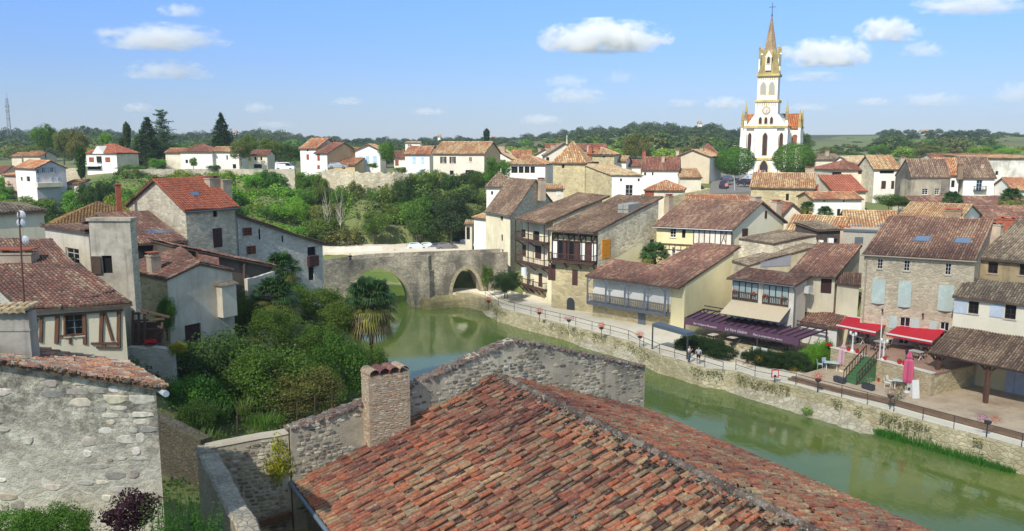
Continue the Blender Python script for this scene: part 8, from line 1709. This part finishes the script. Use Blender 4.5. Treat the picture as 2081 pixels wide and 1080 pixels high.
# left hill greenery
for i in range(46):
    x=random.uniform(-20,470); yt=random.uniform(352,425); d=178-(yt-352)*.42; 
    if 20<x<130 and yt<392: yt+=35
    if 225<x<500 and yt>410: yt-=40
    p=D(x,yt+45,d); t=random.choice(['m','fr','l','hi','m','d','g','hi']); g_=ground(p.x,p.y); top_=D(x,yt,d).z
    tree(Vector((p.x,p.y,min(g_,top_-4))),random.uniform(5,8.5),top_-min(g_,top_-4),random.choice(['g0','g1','b0','b1']),t,LZ[t]+' tree or bush on the left slope '+('near the blue shuttered villa' if x<170 else 'below the villa' if x<300 else 'behind the red roofed stone house'),'trees and bushes of the left slope',trunk=.08)
PT(192,238,362,430,150,'g1','dk','dark leafy tree between the villa slope and the ochre roof',trunk=.1);PT(155,200,368,430,152,'g0','d','dark tree left of the darker leafy tree above the ochre roof',trunk=.1)
PT(157,177,298,368,171,'cypress','d','tall narrow cypress left of the villa',trunk=.03,name='cypress_tree',straight_=True)
PT(252,268,249,304,225,'cypress','d','tall narrow cypress behind the villa right side',trunk=.03,name='cypress_tree',straight_=True)
PT(242,254,280,305,228,'cypress','d','short cypress left of the tall one behind the villa',trunk=.03,name='cypress_tree',straight_=True)
PT(982,996,262,296,300,'cypress','dk','lone dark cypress on the skyline beside the big hipped house',trunk=.03,name='cypress_tree',straight_=True)
PT(258,350,238,336,218,'fir','dk','dense dark fir between the villa and the cedar',trunk=.03,name='fir_tree',straight_=True)
PT(292,376,222,330,232,'cedar','bl','tall open-layered cedar beside the dark fir',trunk=.1,name='cedar_tree',straight_=True)
PT(418,487,229,308,232,'spruce','dk','dark pointed spruce standing alone above the white wing',trunk=.05,name='spruce_tree',straight_=True)
for x0,x1,y0,y1,d,k,t,l in((66,118,247,322,235,'g0','fr','tall green tree behind the left farmhouses'),(112,150,254,335,228,'g1','o','olive green tree left of the villa'),(138,184,258,338,226,'g0','o','broad olive tree just left of the villa roof'),(203,229,267,300,232,'g1','hi','bright green tree behind the villa'),(468,512,278,338,196,'g0','o','yellowish tree in front of the white wing'),(524,575,276,340,214,'g1','m','round tree right of the small stone cottage'),(488,524,270,320,222,'g0','m','green tree left of the small stone cottage'),(570,612,288,340,215,'g1','d','dark tree left of the tall white hilltop house'),(767,804,283,342,183,'g0','fr','green garden tree between the blue shuttered house and the small house'),(745,770,330,346,184,'g1','fr','small round bush in the garden of the blue shuttered house'),(800,830,338,356,182,'g1','m','bush in front of the small house with a brown shutter'),(1260,1324,268,335,262,'g0','o','large round tree beyond the long white house'),(980,1040,313,395,160,'g1','fr','big leafy tree right of the hilltop row above the pavilion'),(950,992,345,400,165,'g0','d','dark tree below the big hipped house by the pavilion'),(420,452,334,352,186,'g1','d','round shrub on the bank below the white wing'),(385,402,318,345,200,'g0','fr','small tree in front of the long white house'),(300,340,320,345,205,'g1','hi','bright green shrub in front of the dark fir'),(240,300,334,352,195,'g0','fr','green shrubs right of the villa'),(1440,1470,330,350,215,'g0','d','dark shrub left of the left clipped tree'),(1700,1770,425,0,0,0,0,0)):
    if d: PT(x0,x1,y0,y1,d,k,t,l,trunk=.12)
for x0,x1,y0,y1,d,t,l in((1772,1840,392,425,140,'m','leafy vine pergola in front of the gold roofed house'),(1800,1850,398,428,138,'d','dark shrub right of the vine under the gold roofed house'),(1590,1652,262,330,330,'d','tree behind the right clipped tree'),(1660,1705,296,328,300,'o','tree behind the low tiled house right of the church'),(1760,1810,292,322,330,'fr','tree above the gold roofed house'),(1855,1915,290,325,320,'o','tree behind the right-hand row'),(1965,2022,295,325,330,'l','light green tree behind the white block'),(2020,2060,298,325,330,'hi','bright green tree behind the white block')):
    PT(x0,x1,y0,y1,d,'g0',t,l,trunk=.1)
# far woods : ridge line trees
sky_=[(-40,262),(40,264),(80,262),(130,262),(172,252),(230,266),(330,268),(420,266),(480,266),(530,260),(600,270),(700,280),(800,280),(900,278),(1000,276),(1100,272),(1150,264),(1200,256),(1240,260),(1300,246),(1330,246),(1400,254),(1430,250),(1500,260),(1560,262),(1620,272),(1790,262),(1830,260),(1870,268),(1900,262),(1960,260),(2050,268),(2120,270)]
xs_=[a for a,_ in sky_];ys_=[b for _,b in sky_]
nf=0; RV=[];RC=[]
for x,ex,dd in [(x_,e_,d_) for e_,(d_,st_) in enumerate(((700,11),(620,11),(540,13),(450,15),(380,18))) for x_ in np.arange(-60,2140,st_)]:
    x+=random.uniform(-6,6); ys=np.interp(x,xs_,ys_)
    if 1625<x<1785 and random.random()>(.3 if ex<2 else .6): continue
    ys+=random.uniform(-3,6)+(8 if 1625<x<1785 else 0)+ex*6.5-(0 if 1625<x<1785 or ex==0 else max(0,(ys-272))*.6); d=random.uniform(dd,dd+70)+(140 if ex==0 else 0); px_=D(x,ys,d); g_=ground(px_.x,d); h_=max(6,px_.z-g_+1)
    t=random.choice(['far','dk','far','d'] if ex<3 else ['far','d','m','d','o']); me_=CR[random.choice(['w0','w1','w2'] if ex==0 else ['v0','v1'])]; q=np.empty(len(me_.vertices)*3,np.float32); me_.vertices.foreach_get('co',q); q=q.reshape(-1,3); a_=random.uniform(0,6.28); R2=np.array([[math.cos(a_),-math.sin(a_),0],[math.sin(a_),math.cos(a_),0],[0,0,1]]); W_=(h_*random.uniform(.7,1.05)+4)/2; q=(q@R2.T)*np.array([W_,W_,h_/2])+np.array([px_.x,d,px_.z-h_]); RV.append(q)
    k_=np.empty(len(me_.polygons)*4,np.float32); me_.attributes['tc'].data.foreach_get('color',k_); RC.append(k_.reshape(-1,4)*np.array([*GRN[t],1]))
RV=np.concatenate(RV).astype(np.float32);RC=np.concatenate(RC).astype(np.float32); n_=len(RV)//4; me=bpy.data.meshes.new('distant_wood'); me.vertices.add(4*n_); me.vertices.foreach_set('co',RV.ravel()); me.loops.add(4*n_); me.loops.foreach_set('vertex_index',np.arange(4*n_,dtype=np.int32)); me.polygons.add(n_); me.polygons.foreach_set('loop_start',np.arange(0,4*n_,4,dtype=np.int32)); me.update(calc_edges=True); at=me.attributes.new('tc','FLOAT_COLOR','FACE'); RC[:,3]=1; at.data.foreach_set('color',RC.ravel()); me.materials.append(LEAF); o=bpy.data.objects.new('distant_wood',me); COL.objects.link(o); o.color=(1,1,1,1); tag(o,kind='stuff')
def cover(name,pts_,n,hm,size,cols,seed=1):
    """low undergrowth over a ground polygon, one stuff object"""
    global rng; rng=np.random.default_rng(seed); xs=[p[0] for p in pts_];ys=[p[1] for p in pts_]; P=[]
    from mathutils import noise as mn_
    while len(P)<n:
        x,y=rng.uniform(min(xs),max(xs)),rng.uniform(min(ys),max(ys))
        if not inpoly(x,y,pts_) or inpoly(x,y,RIV): continue
        h_=hm*max(.05,.5+.9*mn_.noise(Vector((x*.28,y*.28,seed)))+.3*mn_.noise(Vector((x*1.1,y*1.1,3)))); P.append((x,y,ground(x,y)+h_*rng.uniform(.55,1)))
    P=np.array(P); Nn=rng.normal(size=P.shape)*.6+np.array([0,-.25,1]); Nn/=np.linalg.norm(Nn,axis=1)[:,None]; zone=np.array([mn_.noise(Vector((p[0]*.12,p[1]*.12,9))) for p in P]); ci=np.clip(((zone+.5)*len(cols)).astype(int)+rng.integers(-1,2,len(P)),0,len(cols)-1)
    C=np.array([GRN[k] for k in cols])[ci]*leafcols(len(P),.3,.1); me=leafmesh(name,P,Nn,size,C); o=bpy.data.objects.new(name,me); COL.objects.link(o); o.color=(1,1,1,1); tag(o,kind='stuff')
GRN.update({k_:tuple(q*1.12 for q in GRN[k_]) for k_ in('hi','l','fr')})
cover('undergrowth',[(-9,168),(-4,184),(-22,181),(-60,181),(-125,176),(-135,150),(-75,150),(-62,163),(-40,165),(-24,166)],26000,3.,.5,['o','m','fr','hi','m','d'],2)
cover('garden_undergrowth',[(-33,40),(-40,62),(-31,84),(-26,102),(-19,98),(-15,86),(-11,72),(-9,60),(-7,44),(-12,33),(-20,31)],26000,1.,.2,['d','dk','m','d','bl','d'],5)
for row,(d0,d1,dy,st,tl) in enumerate(((480,600,12,24,['d','far','m','fr']),(340,420,24,34,['m','d','fr','l','o']))):
    x=-60
    while x<2130:
        x+=st*random.uniform(.6,1.3); ys=np.interp(x,xs_,ys_)
        if 1610<x<1790: 
            if random.random()<.35: continue
            ys=284
        ys=max(ys,270)+dy+random.uniform(-4,5); d=random.uniform(d0,d1); px_=D(x,ys,d); g_=ground(px_.x,d); h_=max(6,px_.z-g_+.5)
        t=random.choice(tl); tree(Vector((px_.x,d,px_.z-h_)),random.uniform(9,15),h_,random.choice(['w0','w1','w2'] if row==0 else ['b0','b3','b1']),t,['distant tree on the middle slope of the far hills','tree on the near slope behind the town'][row],['trees of the distant middle slope','trees on the slope behind the town'][row],trunk=.08)
# radio mast
p=D(20,262,620); q=D(17,200,620); root=empty('radio_mast',p,'tall lattice radio mast on the far left ridge','mast'); mb=MB(); hh_=q.z-p.z; r_=1.3
cs=[(-1,-1),(1,-1),(0,1)]
for i in range(14):
    z0,z1=p.z-5+(hh_+5)*i/14,p.z-5+(hh_+5)*(i+1)/14
    for k in range(3):
        a,b_=cs[k],cs[(k+1)%3]; k0_,k1_=r_*(1-.5*i/14),r_*(1-.5*(i+1)/14)
        mb.tube((p.x+a[0]*k0_,p.y+a[1]*k0_,z0),(p.x+a[0]*k1_,p.y+a[1]*k1_,z1),.18,n=5); mb.tube((p.x+a[0]*k0_,p.y+a[1]*k0_,z0),(p.x+b_[0]*k1_,p.y+b_[1]*k1_,z1),.12,n=4)
for z,w_ in((hh_*.55,1.3),(hh_*.7,1.5),(hh_*.3,1.2)): mb.box(p.x,p.y-1,p.z+z,w_*2,.8,1.6)
mb.tube((p.x,p.y,q.z),(p.x,p.y,q.z+4),.12); mb.build('lattice',flat('mast_grey',(128,134,142),.6,.2),root)
# ================================================================ CLOUDS
def cloudmat(seed,dens):
    m=bpy.data.materials.new('cloud_vapour'); m.use_nodes=True; nt=m.node_tree; nt.nodes.remove(nt.nodes['Principled BSDF']); v=N(nt,'ShaderNodeVolumePrincipled'); v.inputs['Color'].default_value=(.985,.985,.985,1); v.inputs['Anisotropy'].default_value=-.25
    tc=N(nt,'ShaderNodeTexCoord'); ln=nt.nodes.new('ShaderNodeVectorMath'); ln.operation='LENGTH'; nt.links.new(tc.outputs['Object'],ln.inputs[0])
    mp=N(nt,'ShaderNodeMapping'); mp.inputs['Location'].default_value=(seed*3.1,seed*1.7,seed); mp.inputs['Scale'].default_value=(1.6,1.2,.8); nt.links.new(tc.outputs['Object'],mp.inputs[0])
    nz=noise(nt,mp.outputs[0],1.9,8,.66); sx=N(nt,'ShaderNodeSeparateXYZ'); nt.links.new(tc.outputs['Object'],sx.inputs[0])
    f=mth(nt,'SUBTRACT',.92,ln.outputs['Value']); f=mth(nt,'ADD',f,mth(nt,'MULTIPLY',mth(nt,'SUBTRACT',nz,.535),3.6)); f=mth(nt,'MINIMUM',f,mapr(nt,sx.outputs[2],-.62,-.3,0,1.)); f=mth(nt,'MINIMUM',f,mapr(nt,ln.outputs['Value'],1.,.8,0,1))
    d=mapr(nt,f,.0,.42,0,dens*1.2); nt.links.new(d,v.inputs['Density']); nt.links.new(v.outputs[0],nt.nodes['Material Output'].inputs['Volume']); return m
CL=[(1230,80,270,74,.02,'large bright flat-bottomed cloud above the middle of the town'),(1680,112,190,66,.02,'bright puffy cloud just right of the spire'),(1806,64,138,56,.02,'bright puffy cloud at the upper right'),(1875,103,100,36,.008,'faint small cloud below the upper right cloud'),(325,80,280,58,.008,'long soft cloud at the upper left'),(368,23,96,30,.01,'small cloud at the top left edge of the sky'),(342,146,190,46,.006,'soft thin cloud below the long cloud at the upper left'),(1975,10,250,44,.007,'long thin cloud cut by the top right edge'),(280,220,72,22,.012,'small cloud above the cedar'),(522,221,68,24,.012,'small cloud right of the spruce'),(870,228,80,18,.012,'small flat cloud above the big hipped house'),(1098,245,92,26,.014,'small bright cloud low above the pointed stone tower'),(1475,211,90,30,.014,'small bright cloud just left of the church tower'),(1388,211,70,20,.009,'small faint cloud left of the one beside the tower'),(1775,208,72,20,.01,'small flat cloud right of the church'),(705,207,76,18,.009,'small flat cloud above the tall white hilltop house'),(556,254,92,18,.006,'thin low cloud right of the spruce'),(1152,166,96,30,.006,'faint cloud below the large bright cloud'),(1168,196,130,40,.008,'soft layered cloud above the pointed tower'),(1262,158,76,32,.005,'faint puff right of the soft layered cloud'),(1655,157,150,26,.005,'faint streak of cloud right of the tower'),(1895,204,130,32,.006,'faint cloud in the lower right sky'),(2070,192,110,50,.006,'faint cloud at the right edge of the sky'),(1640,219,110,18,.005,'thin faint cloud behind the transept roof')]
for i,(x,y,w_,h_,dn,l) in enumerate(CL):
    d=4200; p=D(x,y,d); bm=bmesh.new(); bmesh.ops.create_icosphere(bm,subdivisions=3,radius=1); me=bpy.data.meshes.new('cloud'); bm.to_mesh(me); bm.free()
    me.materials.append(cloudmat(i+1,dn)); o=bpy.data.objects.new('cloud',me); COL.objects.link(o); o.location=p; s_=w_/1650*d/2; o.scale=(s_*1.05,s_*.55,h_/1650*d/2*1.15); tag(o,l,'cloud')
# ================================================================ LIGHT, SKY, CAMERA
SUNV=Vector((-.5,-.866,0)).normalized(); EL=math.radians(44)
sd=Vector((SUNV.x*math.cos(EL),SUNV.y*math.cos(EL),math.sin(EL)))
L=bpy.data.lights.new('sun','SUN'); L.energy=4.1; L.angle=math.radians(.5); L.color=(1.,.955,.88); lo=bpy.data.objects.new('sun',L); COL.objects.link(lo); lo.rotation_euler=(-sd).to_track_quat('-Z','Y').to_euler()
w=bpy.data.worlds.new('World'); S.world=w; w.use_nodes=True; nt=w.node_tree; bg=nt.nodes['Background']; sk=nt.nodes.new('ShaderNodeTexSky'); sk.sky_type='NISHITA'; sk.sun_disc=False; sk.sun_elevation=EL; sk.sun_rotation=math.atan2(SUNV.x,SUNV.y); sk.air_density=1.1; sk.dust_density=.15; sk.ozone_density=3.; sk.altitude=50
tc=N(nt,'ShaderNodeTexCoord'); sx=N(nt,'ShaderNodeSeparateXYZ'); nt.links.new(tc.outputs['Generated'],sx.inputs[0]); rp=N(nt,'ShaderNodeValToRGB'); nt.links.new(sx.outputs[2],rp.inputs[0])
E_=rp.color_ramp.elements; E_[0].position=0; E_[0].color=(.33,.40,.62,1); E_[1].position=.6; E_[1].color=(1.35,1.12,.84,1)
for p_,q_ in((.04,(.34,.405,.62,1)),(.1,(.35,.45,.72,1)),(.18,(.4,.55,.86,1)),(.32,(.95,.86,.76,1))):
    e_=E_.new(p_); e_.color=q_
nt.links.new(mixc(nt,1.,sk.outputs[0],rp.outputs[0],'MULTIPLY'),bg.inputs[0]); bg.inputs[1].default_value=.15
# big overhead cloud that shades the near river bank
bm=bmesh.new(); bmesh.ops.create_icosphere(bm,subdivisions=5,radius=1); 
from mathutils import noise as mn
ang=math.radians(-22)
for v in bm.verts: k=1+.16*mn.noise(v.co*2.2)+.07*mn.noise(v.co*6); v.co=v.co*k
me=bpy.data.meshes.new('cloud'); bm.to_mesh(me); bm.free(); me.polygons.foreach_set('use_smooth',[True]*len(me.polygons))
m,nt,b=newmat('cloud_shade'); co=coords(nt); tr=N(nt,'ShaderNodeBsdfTransparent'); tl=N(nt,'ShaderNodeBsdfTranslucent'); tl.inputs[0].default_value=(.95,.95,.95,1); mx=N(nt,'ShaderNodeMixShader')
lw=noise(nt,co,3,5,.6); nt.links.new(mapr(nt,lw,.3,.7,.34,.16),mx.inputs[0]); nt.links.new(tr.outputs[0],mx.inputs[1]); nt.links.new(tl.outputs[0],mx.inputs[2]); nt.links.new(mx.outputs[0],nt.nodes['Material Output'].inputs[0]); me.materials.append(m)
o=bpy.data.objects.new('cloud',me); COL.objects.link(o); Hc=300.; sc_=Hc/math.tan(EL); o.location=(-45+SUNV.x*sc_,-12+SUNV.y*sc_,Hc); o.scale=(270,128,22); o.rotation_euler=(0,0,ang); tag(o,'broad overhead cloud shading the near bank of the river','cloud')
if HAZE:
    hm=bpy.data.materials.new('haze'); hm.use_nodes=True; nt=hm.node_tree; nt.nodes.remove(nt.nodes['Principled BSDF']); v=N(nt,'ShaderNodeVolumePrincipled'); v.inputs['Color'].default_value=(.72,.82,1,1); v.inputs['Density'].default_value=HAZE; v.inputs['Anisotropy'].default_value=.1; nt.links.new(v.outputs[0],nt.nodes['Material Output'].inputs['Volume'])
    mb=MB(); mb.box(0,1300,-3,3400,2900,118); tag(mb.build('haze',hm),kind='stuff')
cam=bpy.data.cameras.new('camera'); co_=bpy.data.objects.new('camera',cam); COL.objects.link(co_); cam.sensor_width=36; cam.lens=36*F/2081; cam.clip_end=30000; cam.clip_start=.5; co_.location=(0,0,H); co_.rotation_euler=(math.pi/2-PIT,0,0); S.camera=co_
S.view_settings.view_transform='Standard'; S.view_settings.look='None'; S.view_settings.exposure=0.47; S.view_settings.gamma=1
S.render.engine='CYCLES'; S.cycles.volume_step_rate=2.; S.cycles.volume_max_steps=128; S.cycles.transparent_max_bounces=16; S.cycles.max_bounces=8; S.cycles.volume_bounces=8
